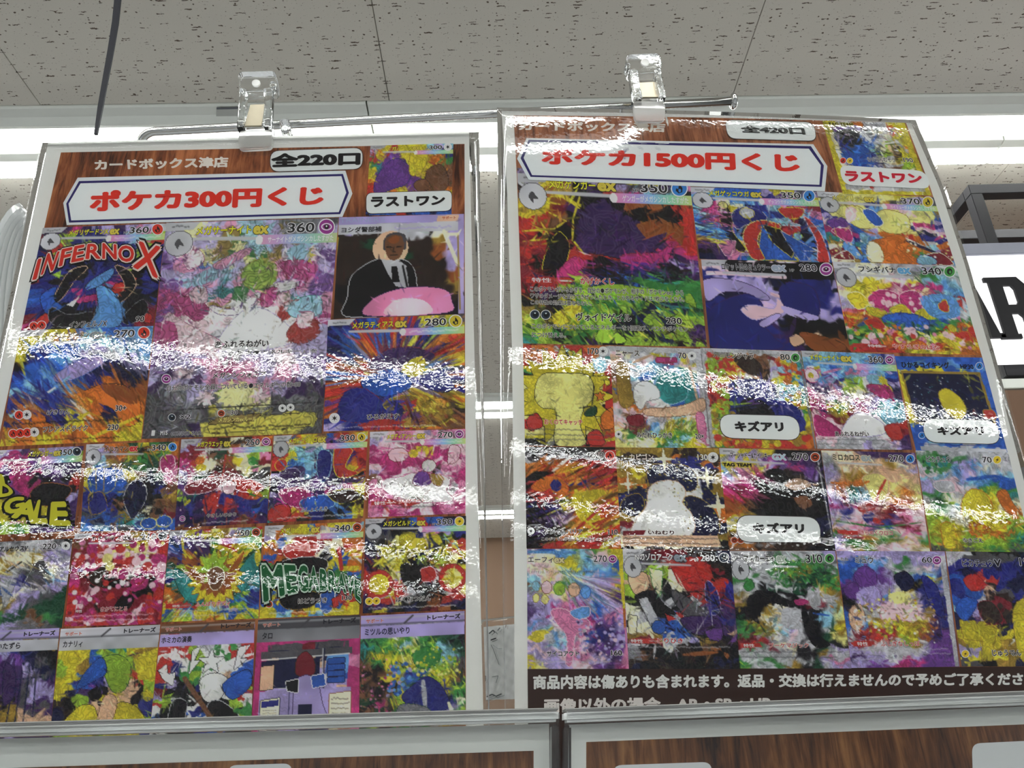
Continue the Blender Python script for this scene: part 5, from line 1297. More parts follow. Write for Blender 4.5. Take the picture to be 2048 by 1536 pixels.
C(SR, RP, q, ["WWWWWWWWW", "ffWWyycfW", "qWWqhWvyW", "hWcqsIcyW", "hhqcsIvqW", "emWWcsWfW", "eWcscWctW", "qmWbtWctW", "mmWlccttW", "bmsWwwtts", "mmcwwwttv", "moswwwbtv", "mmtwwwbbh", "qotqwwbhh", "qhoWwhhhh", "WqqWWhhqh", "WeRWqWchh", "qeRsWmyYW", "hRecWyLlv", "YLlylyYlI", "YLffylLli", "WfffYLcqI", "YYfYLcyyY"],
  'printed card of a watercolour park with an orange trunk, pale bough and teal foliage', 3, None,
  [('p', 'W', [(0, 0), (1, 0), (1, .05), (0, .05)]), ('p', 'W', [(.92, 0), (1, 0), (1, 1), (.95, 1)]), ('b', 'm', [(.06, .2), (.18, .18), (.2, .4), (.22, .56), (.08, .58)], 'e'), ('b', 'h', [(.34, .62), (.6, .6), (.8, .56), (.96, .5), (.96, .62), (.7, .68), (.36, .68)], 'e'), ('b', 't', [(.5, .3), (.66, .24), (.8, .34), (.78, .5), (.6, .56), (.48, .46)], 'c'), ('b', 'w', [(.24, .4), (.36, .34), (.48, .4), (.5, .5), (.36, .54), (.3, .62), (.24, .56)], 'g'),
   ('l', 'h', .03, [(.24, .16), (.44, .08)], .3), ('l', 'h', .03, [(.84, .1), (.9, .5)], .2), ('b', 'R', [(.14, .7), (.3, .68), (.3, .78), (.18, .78)], 'K'), ('t', 90, .1, .01, -1.1, .6, .9, (.5, .7, .9, .82)), ('t', 120, .06, .02, 'x', .4, .8, (0, .78, 1, .98)), ('l', 'm', .008, [(.6, .72), (.68, .82)]), ('l', 'm', .008, [(.72, .7), (.7, .82)]), ('b', 'i', [(.88, .66), (.95, .68), (.95, .9), (.89, .9)], 'I'), ('p', 'I', [(.5, .105), (.72, .1), (.72, .14), (.5, .15)], 'R')],
  [(.06, .04, .32, .10, 'ニャース', (40, 36, 36), (214, 206, 196), .03), (.74, .045, .83, .105, '70', (34, 32, 34), (210, 205, 200), .02, .06), skill(.23, .85, .60, .905, 'みだれひっかき'), skill(.84, .86, .93, .91, '20×')], [('star', .89, .075, .042), ('star', .04, .87, .035)], style=dict(n=140, length=.1, width=.016, crisp=.7, jit=.3))
def wound(q, tq, off=5.4e-4):
    label_plate('scratch_label', SR, RP, q, 26, 'キズアリ', tq, (34, 32, 34), off, (66, 60, 60), .06, 'white pill label with black lettering over a card')
q = [(1400.5, 696), (1601, 703), (1633.5, 898), (1419, 895)]
T = [(.12, .045, .24, .09, 'エリカの', (40, 36, 36), (214, 206, 196), .02), (.24, .035, .52, .10, 'モンジャラ', (40, 36, 36), (214, 206, 196), .03), (.785, .035, .88, .095, '80', (34, 32, 34), (210, 205, 200), .02, .06)]
C(SR, RP, q, ["WWWWWWWWW", "WglOOeRoL", "WlyreeWrc", "lrryOKvcr", "oryqhKWrs", "lerfheyyc", "qlyfqBycb", "lrvBBvftc", "rylBBBvct", "rlrBBBvol", "rrBBpBBvy", "lrlBkkBvL", "ylBkkkBBl", "mlBkkkkBy", "lDBBBBBBy", "yWBBBBBBm", "WWBBBBBym", "oWBBBBBeo", "Lroobbyoo", "LlrroyrrO"],
  'printed card of indigo vines among berries and autumn leaves, crossed by a white pill label', 3, None,
  [('p', 'W', [(0, 0), (1, 0), (1, .035), (0, .035)]), ('p', 'W', [(0, 0), (.03, 0), (.05, 1), (0, 1)]), ('p', 'g', [(.97, 0), (1, 0), (1, 1), (.98, 1)]), ('b', 'K', [(.32, .1), (.46, .06), (.58, .14), (.58, .26), (.44, .24)], 'e'), ('b', 'B', [(.26, .36), (.44, .3), (.66, .34), (.84, .5), (.86, .7), (.3, .74), (.24, .56)], 'n'), ('b', 'k', [(.3, .58), (.44, .48), (.6, .56), (.64, .7), (.32, .7)]), ('t', 60, .24, .02, 'x', .4, .9, (.25, .34, .85, .6)),
   ('d', 60, .05, 'rRr', (.04, .26, .24, .6)), ('d', 50, .05, 'lylm', (.04, .2, .26, .85)), ('d', 50, .05, 'ycto', (.78, .1, .96, .6)), ('d', 60, .06, 'roym', (.06, .88, .96, .98)), ('d', 30, .05, 'rOl', (.06, .06, .3, .22))],
  T, [('leaf', .935, .068, .043)], style=dict(n=140, length=.1, width=.02, jit=.5))
wound([(1438, 829), (1595, 833), (1601, 881), (1442, 876)], [(1467, 842), (1565, 844), (1568, 864), (1470, 864)])
q = [(1602, 701.5), (1788, 709), (1824, 900), (1634.6, 898)]
T, I, Sx = H('メガサーナイト', .08, .40, '360', 'eye', k=1.1, exw=.13)
C(SR, RP, q, ["BsccsccsBv", "csccscsBsv", "scsbcscscv", "qysbsiiscb", "qicvscvcsB", "vcpcBlwcyv", "isvPYlwIyn", "PvivlYwIIP", "qPqiWfvvIP", "iqvqqqqvIv", "IiLYvIvvct", "RIyLmiItct", "IPmyRqqqcc", "qIRmqwwwrc", "IqqRwwwwqr", "iIqqwwwwwr", "IqIqwwwwrR", "qqqWWWWqvR", "WqWWWWWWqP", "WWWWWvWWvP"],
  'printed card of pink, white and pale blue scrolls with a white dome, smaller twin of the largest pink card', 3, (T, I, Sx),
  [('e', 'q', .07, .25, .07, .07, 'I'), ('e', 'y', .06, .25, .03, .03), ('b', 'c', [(.66, .24), (.78, .22), (.8, .32), (.7, .34)], 'v'), ('b', 'I', [(.64, .34), (.82, .34), (.86, .46), (.74, .44)], 'R'), ('s', 'y', .82, .27, .06, 8, .5), ('b', 'w', [(.3, .84), (.4, .68), (.52, .62), (.68, .68), (.78, .8), (.6, .86)], 'v'), ('b', 'I', [(.02, .66), (.12, .68), (.3, .84), (.04, .86)], 'q'), ('b', 'c', [(.72, .62), (.84, .58), (.92, .68), (.8, .74)], 't'), ('b', 'r', [(.76, .76), (.9, .74), (.92, .88), (.8, .88)], 'R'),
   ('l', 'i', .03, [(.2, .22), (.4, .17)], .5), ('l', 's', .02, [(.1, .3), (.26, .24)], .5), ('t', 150, .06, .012, 'x', .7, .8, (.05, .34, .95, .62)), ('m', .02, .885, .9, .915, 'G'), ('m', .02, .935, .5, .96, 'G')],
  [skill(.21, .815, .57, .87, 'あふれるねがい')], style=dict(n=200, length=.09, width=.014, jit=.4))
q = [(1789, 712.5), (1964, 715.5), (2015, 905.6), (1831.6, 901)]
C(SR, RP, q, ["bbbbbbbbb", "bssbbbsbb", "bbbbbbbbs", "yyyyyyyyb", "ynnnBnnyb", "ynnGnnGyb", "ynnnnnnyb", "ynGnnnnys", "ynnnBnnyb", "ynnBnnnyb", "yBBnBBByb", "ynBBBBBys", "ynKBnBBrb", "yKKKnKKRb", "yyyyWWWRb", "bsWWWWWWb", "bbWWWWWWb", "bbWWWWWWb", "bbbssbbbb", "bcsbbbsbb", "WWWWWWWWW"],
  'blue-framed printed card with a gold inner border round a midnight blue window', 3, None,
  [('p', 'm', [(.03, .155), (.93, .155), (.96, .72), (.06, .72)]), ('p', 'n', [(.05, .175), (.90, .18), (.93, .70), (.08, .70)]), ('t', 90, .1, .03, 'x', .6, .5, (.08, .2, .9, .68)), ('d', 70, .012, 'cwGt', (.08, .2, .9, .68)), ('b', 'y', [(.4, .4), (.5, .34), (.62, .42), (.66, .56), (.56, .66), (.44, .58)], 'm'), ('p', 'b', [(.93, .16), (1, .16), (1, .8), (.97, .8)]), ('b', 'r', [(.86, .56), (.96, .56), (.97, .64), (.86, .64)], 'm'), ('p', 'W', [(.06, .955), (1, .965), (1, 1), (.06, 1)]), ('l', 'B', .006, [(.05, .93), (.95, .935)])],
  [(.05, .055, .60, .125, 'ひかるコイキング', (24, 28, 40), None, .05), (.72, .075, .87, .125, 'HP30', (24, 28, 50), None, .05)], [('water', .94, .09, .04), ('water', .10, .84, .035)], style=dict(n=40, length=.2, width=.03, jit=.25, over=80, contour=.1))
wound([(1843, 838), (1992, 842), (2001, 889), (1850, 885)], [(1872, 853), (1965, 853), (1968, 871), (1875, 871)])

# --- row 4
q = [(1050, 893.5), (1231, 894.6), (1242.6, 1098), (1053, 1097)]
C(SR, RP, q, ["kkkgkkkgr", "GGkGkGkkr", "WgWWgWggR", "oroOrRRrr", "OorooooRr", "mOroyorrr", "kkoroorrR", "kkroornoo", "RrryoBoro", "krroBBooe", "Rrryooooo", "nrryyoooy", "BnPyooroo", "knBPoooyo", "KBPvoooro", "kPPqoorro", "kkvqmooyy", "KPkKmyoyr", "kkKmooryr", "kPkkoyrry", "kkkmoyryW", "krrrorryo"],
  'printed card of fierce red, orange and yellow flame swirls', 4, None,
  [('t', 220, .3, .03, -.5, .7, .9, (0, .14, 1, .95)), ('b', 'o', [(.06, .4), (.2, .3), (.38, .3), (.46, .42), (.36, .5), (.3, .4), (.18, .44)], 'r'), ('e', 'B', .33, .38, .06, .06, 'o'), ('b', 'y', [(.5, .5), (.72, .42), (.9, .44), (.7, .56), (.8, .7), (.6, .74)]), ('l', 'r', .03, [(.5, .84), (.9, .52)], .5), ('l', 'y', .03, [(.6, .7), (.74, .8)], .4), ('b', 'k', [(.02, .3), (.14, .24), (.26, .26), (.1, .34)]), ('t', 60, .14, .012, .8, .8, .9, (0, .5, .4, .8)), ('p', 'k', [(0, 0), (1, 0), (1, .03), (0, .03)]), ('l', 'G', .05, [(.5, .14), (.68, .04)], .4), ('m', .02, .9, .96, .945, 'k')],
  [(.72, .05, .86, .115, '220', (34, 32, 34), (205, 200, 196), .02, .06), skill(.19, .805, .60, .855, 'フレイムバリア'), skill(.87, .81, .97, .86, '110'), skill(.16, .888, .97, .93, 'このポケモンが受けるワザのダメージは(-50)', b=.0)], [('fire', .93, .085, .05), ('star', .05, .83, .035)], style=dict(n=60, length=.2))
q = [(1231, 895), (1437, 897), (1459, 1100), (1242, 1098)]
C(SR, RP, q, ["mmmmmmmmm", "yKKKmKKmm", "KKKBooKBK", "mKKnnBBoK", "mmKnnBBBo", "myKWWWWKm", "mmnwwwwKm", "omnwwwwnm", "momwwwwnm", "mnnWwwwnm", "nnnmwwwnn", "Bnmwwwwnn", "nnmwwwwno", "nnwwwwwno", "nmwwwwwno", "mwwwwwwno", "mwwwwwwnn", "RwwwwWnnn", "RRwwwhnnn", "WWWWWWnnn", "ffWWWWWGm", "ffffffWGm", "kGGGGGGGk"],
  'gold glitter printed card of a cream mound between midnight blue lobes and four-point sparkles', 4, None,
  [('b', 'n', [(.3, .2), (.46, .16), (.68, .18), (.76, .3), (.7, .42), (.34, .4)], 'm'), ('b', 'n', [(.02, .62), (.06, .5), (.2, .46), (.24, .58), (.14, .68)], 'm'), ('b', 'n', [(.62, .5), (.78, .5), (.92, .66), (.9, .86), (.7, .9), (.66, .76)], 'm'), ('b', 'w', [(.12, .9), (.14, .74), (.26, .58), (.3, .4), (.42, .33), (.58, .34), (.64, .44), (.6, .54), (.68, .66), (.64, .86)], 'h'), ('d', 260, .012, 'mymY', (0, .05, 1, .95)), ('b', 'w', [(.2, .9), (.3, .5), (.5, .46), (.6, .7), (.56, .9)]),
   ('s', 'f', .46, .11, .12, 4, .2), ('s', 'f', .1, .36, .1, 4, .2), ('s', 'f', .86, .29, .12, 4, .2), ('s', 'f', .94, .57, .14, 4, .22), ('p', 'h', [(.02, .87), (.9, .86), (.93, .97), (.02, .97)]), ('m', .03, .875, .9, .91, 'G'), ('m', .03, .925, .9, .96, 'G'), ('p', 'R', [(.03, .82), (.24, .815), (.22, .86), (.03, .86)])],
  [(.13, .06, .36, .12, 'カビゴン', (210, 200, 190), (60, 44, 34), .03, .05), (.785, .06, .885, .12, '130', (216, 210, 200), (50, 40, 34), .03, .05), (.26, .815, .50, .855, 'いねむり', (70, 40, 40), None, .03)], [('star', .935, .09, .045)], style=dict(n=110, length=.06, width=.02, jit=.5))
q = [(1438, 896.5), (1641, 902), (1671, 1101.6), (1457.6, 1101)]
T, I, Sx = H('マーシャドー&カイリキー', .10, .50, '270', 'fist', k=1.15, rib=False, nc=(34, 32, 40), no=(206, 200, 206), ex='GX', exc=(170, 190, 200), exw=.15)
C(SR, RP, q, ["yyyyykkkk", "yvvvpIPPG", "WvvvqpIPk", "yyyyvpIpk", "sviIIKkpk", "vviIkkKvP", "viikkkkPk", "iIikkkhhk", "IIIkkkhKk", "IRIkkkKKn", "rIekkkKkn", "OrekkOhen", "OOekkkhen", "OmkkkkKKk", "oOkkkkkkn", "yykkkkkkn", "WWWWWWkkn", "yWWWWWWkn", "mWWWWWWkk", "KWWWWWGnk", "ooKeKKKKk", "eeeKKKKkk"],
  'printed card of a black mass against blue and magenta haze, crossed by a white pill label', 4, (T, I, Sx),
  [('p', 'y', [(0, 0), (.34, .0), (.28, .04), (.02, .06)]), ('p', 'y', [(.01, .13), (.36, .13), (.3, .19), (.01, .19)]), ('b', 'k', [(.36, .3), (.46, .2), (.6, .2), (.68, .32), (.92, .4), (.94, .66), (.36, .66), (.42, .5)]), ('b', 'h', [(.6, .34), (.74, .28), (.86, .34), (.7, .4)], 'K'), ('b', 'e', [(.68, .48), (.8, .46), (.84, .54), (.74, .58)], 'K'), ('t', 80, .2, .03, .6, .4, .6, (0, .2, .45, .6)), ('l', 'W', .012, [(.955, .04), (.99, .9)])],
  [(.02, .143, .30, .178, 'TAG TEAM', (24, 22, 22), None, .07), skill(.22, .875, .66, .925, 'ひゃくれつインパクト'), skill(.75, .875, .86, .925, '160')], [('fist', .06, .9, .032), ('fist', .12, .9, .032), ('star', .18, .9, .032)], style=dict(n=90, length=.16, width=.03, crisp=.5, jit=.3))
wound([(1472, 1031), (1636, 1035), (1643, 1085), (1474, 1084)], [(1503, 1045), (1607, 1047), (1608, 1067), (1507, 1068)])
q = [(1642, 901), (1830, 906), (1860, 1105), (1671, 1102)]
T, I, Sx = H('ミロカロス', .11, .40, '270', 'water', k=1.1, rib=False, nc=(34, 32, 36), no=(216, 196, 160), exc=(150, 160, 165), exw=.12, tagl=False)
C(SR, RP, q, ["PPPPPPPPP", "fffffhmfv", "WhhhhhmWv", "gfhhhhhhh", "vmmffhhhh", "vhmmmfhYh", "gooomoYhY", "qoWohhYoh", "vhtcWhYoY", "vvtcWfohY", "vRtsfforY", "IvIqqhoYh", "vBqqqRRqq", "WBqqRRqiq", "vqqqqBiqq", "qqiqBBRiq", "mWqiBbRRq", "LmWfffqIW", "vrRrfLWqL", "vsqmLmmqm", "vLLmqqqmf", "qqmLqqqff"],
  'printed card of a pale gold and rose landscape with a red ribbon curve', 4, (T, I, Sx),
  [('b', 'Y', [(.4, .26), (.56, .22), (.66, .28), (.62, .44), (.5, .5), (.44, .38)], 'h'), ('l', 'r', .03, [(.64, .28), (.54, .42), (.5, .54)], .3), ('l', 'o', .03, [(.06, .32), (.3, .34), (.46, .3)], .3), ('b', 'r', [(.3, .56), (.44, .5), (.5, .56), (.36, .62)]), ('b', 'B', [(.34, .66), (.42, .6), (.48, .66), (.4, .72)], 'v'), ('b', 'r', [(.46, .66), (.56, .65), (.56, .72), (.46, .72)], 'R'), ('l', 'L', .02, [(.05, .7), (.5, .76), (.95, .7)], .3), ('t', 100, .16, .03, .1, .25, .6, (0, .5, 1, 1)), ('t', 50, .12, .02, 1.4, .4, .6, (0, .36, .4, .55)), ('p', 'r', [(.05, .785), (.26, .80), (.26, .835), (.05, .83)])],
  [(.29, .79, .63, .835, 'きらめくウロコ', (170, 60, 60), (216, 190, 200), .02, .05)], style=dict(n=120, length=.16, width=.03, crisp=.3, jit=.2, alpha=.6))
q = [(1830.5, 901), (2016, 905), (2063, 1105), (1863.4, 1102)]
C(SR, RP, q, ["WWWWWWWWW", "WLDLLvWWW", "LLDvvsWfW", "WWLcvvcWW", "WWLsvqsWc", "qWWsvssWb", "ccWqcssbb", "vWqqWstLb", "vcWWWLllL", "vLfWlyylt", "LLffWyyYt", "WDlfWyyyf", "WLWcWYyfo", "fLWfWyyff", "lfWffyyYo", "llfWyyyll", "lyyfyyyol", "lyylyyolL", "mymllooLl", "loylllllt", "lmyllllLD", "GlmGlLlGl"],
  'printed card of a green meadow under blue hills with a large lemon yellow bloom', 4, None,
  [('b', 'y', [(.4, .5), (.52, .38), (.66, .42), (.7, .56), (.64, .7), (.6, .86), (.44, .84), (.38, .66)], 'o'), ('b', 'o', [(.4, .74), (.54, .7), (.62, .8), (.46, .86)]), ('b', 'y', [(.14, .74), (.26, .74), (.24, .96), (.14, .96)], 'o'), ('b', 'o', [(.78, .42), (.88, .38), (.92, .5), (.98, .62), (.84, .6)], 'e'), ('b', 'W', [(.04, .16), (.14, .13), (.18, .22), (.1, .26)], 'q'), ('b', 'W', [(.14, .32), (.32, .3), (.34, .4), (.18, .4)], 'q'), ('l', 'b', .04, [(.5, .28), (.8, .24), (.96, .28)], .3), ('t', 200, .08, .02, 'x', .35, .8, (0, .6, 1, 1)), ('d', 40, .04, 'LDLt', (.05, .06, .34, .22)), ('m', .1, .965, .95, .99, 'G')],
  [(.10, .055, .36, .115, 'ピカチュウ', (34, 34, 40), (206, 206, 214), .03), (.70, .05, .80, .11, '70', (30, 30, 34), (212, 208, 210), .02, .06), skill(.33, .865, .53, .91, 'なきごえ')], [('bolt', .86, .078, .042)], style=dict(n=160, length=.1, width=.025, crisp=.4, jit=.3))

# --- row 5
q = [(1054, 1098), (1245, 1098), (1257.6, 1337.6), (1055, 1338)]
C(SR, RP, q, ["vbbscLLly", "fffyycqqy", "ffyyycWvy", "qqYYysccb", "fhqcccssb", "qYqfqqqvy", "cvqYYqvqi", "clfLcsWvy", "ehqlcbvqm", "gYYfpvsvP", "vvqYvqvqP", "vvviivbvv", "PvIiIcbii", "vvqIIbvpi", "svqIIIpPv", "vvvIiiPBv", "vcqqiIBPp", "yyWcqbBPv", "YWsciqpPv", "qWcviqPpv", "vvqqqivPp", "qqvqiiqPi", "vvvviqvpi", "yYvvqqpPI"],
  'printed card of pastel violet and rose haze with floating gem shapes and light rays', 4, None,
  [('t', 90, .4, .02, (.35, .18), .35, .6, (.4, .2, 1, .5)), ('e', 'q', .2, .32, .05, .05, 'R'), ('e', 'l', .33, .33, .055, .055, 'L'), ('e', 'h', .48, .34, .055, .055, 'e'), ('e', 's', .6, .36, .045, .05, 'b'), ('e', 'Y', .09, .41, .03, .035, 'm'), ('e', 'Y', .18, .42, .035, .035, 'm'), ('e', 'c', .09, .31, .035, .04, 'g'), ('b', 'i', [(.24, .52), (.36, .5), (.5, .56), (.62, .6), (.6, .68), (.48, .72), (.44, .95), (.38, .95), (.4, .74), (.3, .62)], 'q'), ('b', 's', [(.44, .52), (.62, .48), (.62, .56), (.5, .58)], 'q'), ('e', 'y', .1, .73, .07, .05),
   ('p', 'y', [(.95, 0), (1, 0), (1, .5), (.97, .5)]), ('p', 'o', [(.97, .5), (1, .5), (1, .66), (.975, .66)]), ('p', 'i', [(.975, .66), (1, .66), (1, 1), (.985, 1)]), ('l', 's', .03, [(.02, .025), (.5, .03)]), ('d', 90, .03, 'vqWPv', (.5, .6, .95, .95)), ('m', .05, .925, .85, .955, 'W')],
  [(.01, .07, .27, .115, 'エーフィ', (36, 34, 40), (214, 206, 190), .02), (.28, .075, .39, .118, 'ex', (200, 190, 140), (110, 90, 100), .04), (.69, .055, .83, .11, '270', (36, 32, 36), (214, 206, 206), .01, .05), (.02, .18, .70, .205, 'このポケモンは、ベンチにいるかぎり、ワザのダメージを受けない。', (60, 54, 60), None, .0), skill(.19, .85, .51, .895, 'サイコアウト'), skill(.83, .845, .94, .89, '160')], [('eye', .89, .085, .042)], style=dict(n=240, length=.07, width=.022, crisp=.4, jit=.3))
q = [(1245, 1098), (1460, 1101), (1481, 1338), (1257.6, 1338)]
T, I, Sx = H('Nのゾロアーク', .11, .46, '280', 'dark', k=1.1, rib=False, nc=(216, 212, 210), no=(40, 36, 40), exc=(130, 140, 150), exw=.13, hpc=(216, 212, 210), hpo=(44, 40, 44), evo=True)
T[2] = (.715, .04, .85, .095, '280', (216, 212, 210), (44, 40, 44), .02, .05)
a1, t1 = ability(.745, .785, 'とりひき', .52)
C(SR, RP, q, ["WWRRRKGkn", "WGGWGGKkk", "vgKrrrrKk", "WvlfrrrRk", "lhhlKrrkK", "lhhlfkrrP", "hhelfkrrB", "lekkfnkrB", "lkgkfkGRB", "lkWWkkgkR", "kkWgkkWGP", "fkWWkgGGP", "fWkWrrkkB", "kWgbWrkPB", "ffWnbWkPP", "ffmbnWKPh", "mfmWbkkkp", "RRRfWvmkK", "WWkWKkmKk", "gkkkKkeKk", "gekkKOeOk", "KkKkKkKkn", "nkkkkkknk"],
  'printed card of black and charcoal shards with a scarlet plume and violet flame', 5, (T, I, Sx),
  [('p', 'r', [(.44, .14), (.66, .14), (.72, .3), (.76, .48), (.62, .38), (.5, .28)], 'R'), ('b', 'G', [(.44, .34), (.6, .42), (.74, .56), (.6, .58), (.46, .46)], 'k'), ('b', 'B', [(.76, .26), (.84, .34), (.86, .5), (.78, .54), (.74, .4)], 'v'), ('b', 'P', [(.5, .58), (.7, .56), (.86, .6), (.82, .7), (.6, .7)], 'k'), ('p', 'f', [(.24, .16), (.36, .18), (.32, .4), (.26, .3)], 'L'), ('b', 'h', [(.04, .22), (.2, .2), (.22, .32), (.1, .38)], 'k'), ('b', 'k', [(.08, .4), (.24, .34), (.36, .46), (.46, .54), (.34, .58), (.2, .5)]), ('p', 'W', [(.12, .42), (.2, .4), (.3, .6), (.36, .7), (.24, .68)], 'k'), ('e', 'b', .29, .65, .06, .055, 'k'), ('p', 'r', [(.36, .54), (.46, .58), (.38, .6)]), ('p', 'f', [(.02, .55), (.1, .56), (.08, .72), (.02, .7)], 'k'), ('t', 70, .2, .01, 'x', .6, .9, (.4, .2, 1, .9)), ('b', 'p', [(.72, .68), (.86, .66), (.84, .76), (.74, .74)], 'k'),
   ('m', .02, .80, .92, .835, 'W'), ('m', .02, .845, .12, .875, 'W'), ('l', 'O', .04, [(.5, .88), (.8, .86)], .5)] + a1,
  [(.03, .752, .14, .78, '特性', (226, 220, 214), None, .02), (.27, .742, .50, .785, 'とりひき', (176, 40, 46), (220, 210, 205), .03, .06)], style=dict(n=100, length=.16, width=.02, crisp=.95))
q = [(1460, 1102), (1670, 1102), (1702.5, 1337), (1479, 1337)]
T, I, Sx = H('マスカーニャ', .12, .42, '310', 'leaf', k=1.15, rib=False, nc=(36, 36, 36), no=(206, 206, 200), exc=(160, 170, 160), exw=.1, evo=True)
C(SR, RP, q, ["vWWWWWWWv", "WWWgLLLLv", "gWWWLLmLg", "WWWLlLLDW", "WLWWLmDDL", "LWWWWLkDL", "WWWWLkLLm", "WWkWWkWmL", "mWkDWWWmL", "hkkkkRWWm", "mkkWkkRWo", "kkmfWkkWm", "kkfWWWkcY", "DkfWcWkcm", "LmmcWWkWy", "LlmWvWkDm", "LDlWqWkDY", "RRWfWWkDk", "RrRWfkWkv", "WLWWWkkDW", "WWWWWWkmW", "LWLWmkDvi", "lWWLmkDWv"],
  'printed card of a pale garden with a black curling frond and green leaves', 5, (T, I, Sx),
  [('b', 'k', [(.12, .42), (.2, .34), (.34, .34), (.52, .42), (.62, .42), (.66, .46), (.5, .48), (.32, .44), (.24, .52), (.22, .62), (.14, .56)]), ('b', 'k', [(.62, .46), (.68, .56), (.74, .7), (.84, .8), (.7, .82), (.62, .66)]), ('b', 'D', [(.56, .36), (.6, .26), (.68, .2), (.68, .36)], 'k'), ('b', 'I', [(.56, .42), (.66, .41), (.68, .45), (.58, .46)]), ('b', 'W', [(.44, .5), (.6, .5), (.58, .66), (.44, .64)]), ('b', 'W', [(.7, .3), (.8, .34), (.78, .5), (.7, .46)]), ('t', 200, .07, .02, 'x', .5, .8, (.35, .08, 1, .34)), ('t', 90, .07, .03, 'x', .4, .7, (0, .55, .4, .75)), ('b', 'L', [(.1, .3), (.16, .24), (.2, .3), (.14, .34)], 'D'), ('l', 'b', .02, [(.72, .53), (.86, .55)], .4), ('m', .02, .845, .95, .875, 'G'), ('m', .02, .89, .9, .92, 'G'), ('p', 'r', [(.02, .785), (.2, .785), (.22, .82), (.02, .825)])],
  [(.05, .79, .15, .82, '特性', (226, 220, 214), None, .02), (.28, .782, .64, .825, 'ブーケマジック', (180, 50, 54), (220, 210, 205), .02, .05)], style=dict(n=120, length=.1, width=.025, crisp=.5, jit=.3))
q = [(1672, 1102), (1889, 1103), (1918.6, 1333.4), (1702.6, 1336)]
C(SR, RP, q, ["vvvvvvvvv", "WbWvWLvvv", "bbssWWWqv", "bsppWLWWb", "bpppvWbcB", "bpvpvkkWm", "ppvvWkkyb", "PvvvfmkBv", "PvvsYfBBg", "kvvvYYvBB", "kWvqqYqBB", "nWmqqqqmB", "bWWqqfqmP", "bmWqmyyqB", "bWmyymmOB", "bsylyymOP", "WrrRyyOPp", "RRrrlmOPp", "vWWWWWWPp", "vvWWWWvpp", "PvvWWvvpp", "vvvvIIppP", "vppIIpppp"],
  'printed card of a dreamlike blue and violet night meadow with a golden clearing', 5, None,
  [('p', 'W', [(.94, 0), (1, 0), (1, 1), (.96, 1)]), ('p', 'v', [(0, 0), (1, 0), (1, .035), (0, .035)]), ('b', 'p', [(.14, .2), (.24, .13), (.34, .2), (.3, .32), (.18, .3)], 'P'), ('b', 'p', [(.03, .32), (.14, .27), (.16, .4), (.06, .4)], 'P'), ('b', 'v', [(.14, .36), (.3, .3), (.36, .4), (.28, .5), (.16, .46)], 'p'), ('b', 'n', [(.5, .22), (.62, .18), (.68, .28), (.58, .34)], 'k'), ('b', 'q', [(.34, .48), (.52, .42), (.68, .52), (.62, .6), (.44, .58), (.36, .62)], 'i'), ('b', 'h', [(.06, .5), (.16, .46), (.18, .6), (.1, .68), (.04, .62)], 'e'), ('b', 'B', [(.76, .22), (.88, .3), (.92, .56), (.82, .5)], 'n'), ('b', 'P', [(.78, .64), (.86, .56), (.86, .76)], 'B'), ('e', 'Y', .52, .4, .1, .05), ('t', 220, .06, .022, 'x', .45, .8, (.1, .4, .85, .78)), ('d', 50, .02, 'yoYw', (.1, .4, .8, .8)), ('m', .02, .83, .93, .86, 'W'), ('m', .02, .87, .93, .9, 'W'), ('m', .02, .91, .6, .94, 'W'), ('p', 'r', [(.02, .79), (.06, .77), (.2, .77), (.25, .79), (.2, .82), (.06, .82)])],
  [(.08, .778, .18, .812, '特性', (226, 220, 214), None, .02), (.30, .772, .66, .818, 'ふしぎなしっぽ', (180, 50, 60), (220, 206, 205), .02, .05), (.16, .05, .33, .105, 'ミュウ', (34, 34, 44), (206, 210, 220), .03), (.775, .05, .87, .10, '60', (34, 32, 40), (206, 204, 214), .02, .06), (.03, .055, .1, .085, 'たね', (50, 48, 54), (206, 204, 206), .02)], [('eye', .915, .078, .04)], style=dict(n=220, length=.08, width=.022, crisp=.45, jit=.3))
q = [(1891, 1103), (2097, 1105), (2130, 1333), (1923, 1333)]
C(SR, RP, q, ["WWkkkkknn", "WGGGGGGnn", "BBBBnBBnn", "BnrBBBnBB", "bBrrBnnyB", "BbhKBnnyn", "BbbhGBnyn", "bvWKKByyy", "bWWhRkyyy", "cvWhKkyyk", "nvqKRKyky", "nPWKknyyy", "yyyynByyy", "yyyyykcyy", "myyymWcyo", "vvymmWByy", "vvyymnnyo", "GyyymnByo", "yGkmmnkyy"],
  'printed card cut by the frame, navy night with yellow wedge shapes', 5, None,
  [('p', 'y', [(.04, .6), (.4, .62), (.36, .74), (.3, .95), (.2, .95), (.24, .78), (.06, .76)], 'm'), ('b', 'y', [(.62, .98), (.56, .6), (.66, .42), (.98, .42), (1.05, .98)], 'm'), ('b', 'r', [(.14, .24), (.26, .2), (.34, .3), (.2, .34)], 'R'), ('b', 'b', [(.02, .5), (.12, .4), (.24, .44), (.1, .6)], 'B'), ('b', 'K', [(.24, .46), (.38, .44), (.46, .6), (.3, .62)], 'R')],
  [(.14, .07, .44, .13, 'ピカチュウ', (34, 32, 40), (190, 190, 200), .03), (.45, .065, .52, .13, 'V', (34, 32, 40), (190, 190, 200), .05), (.70, .05, .85, .12, '190', (34, 32, 40), (200, 200, 206), .02), skill(.31, .855, .59, .91, 'じゅうでん')], [('bolt', .05, .89, .035)], style=dict(n=70, length=.14, crisp=.9, jit=.3))
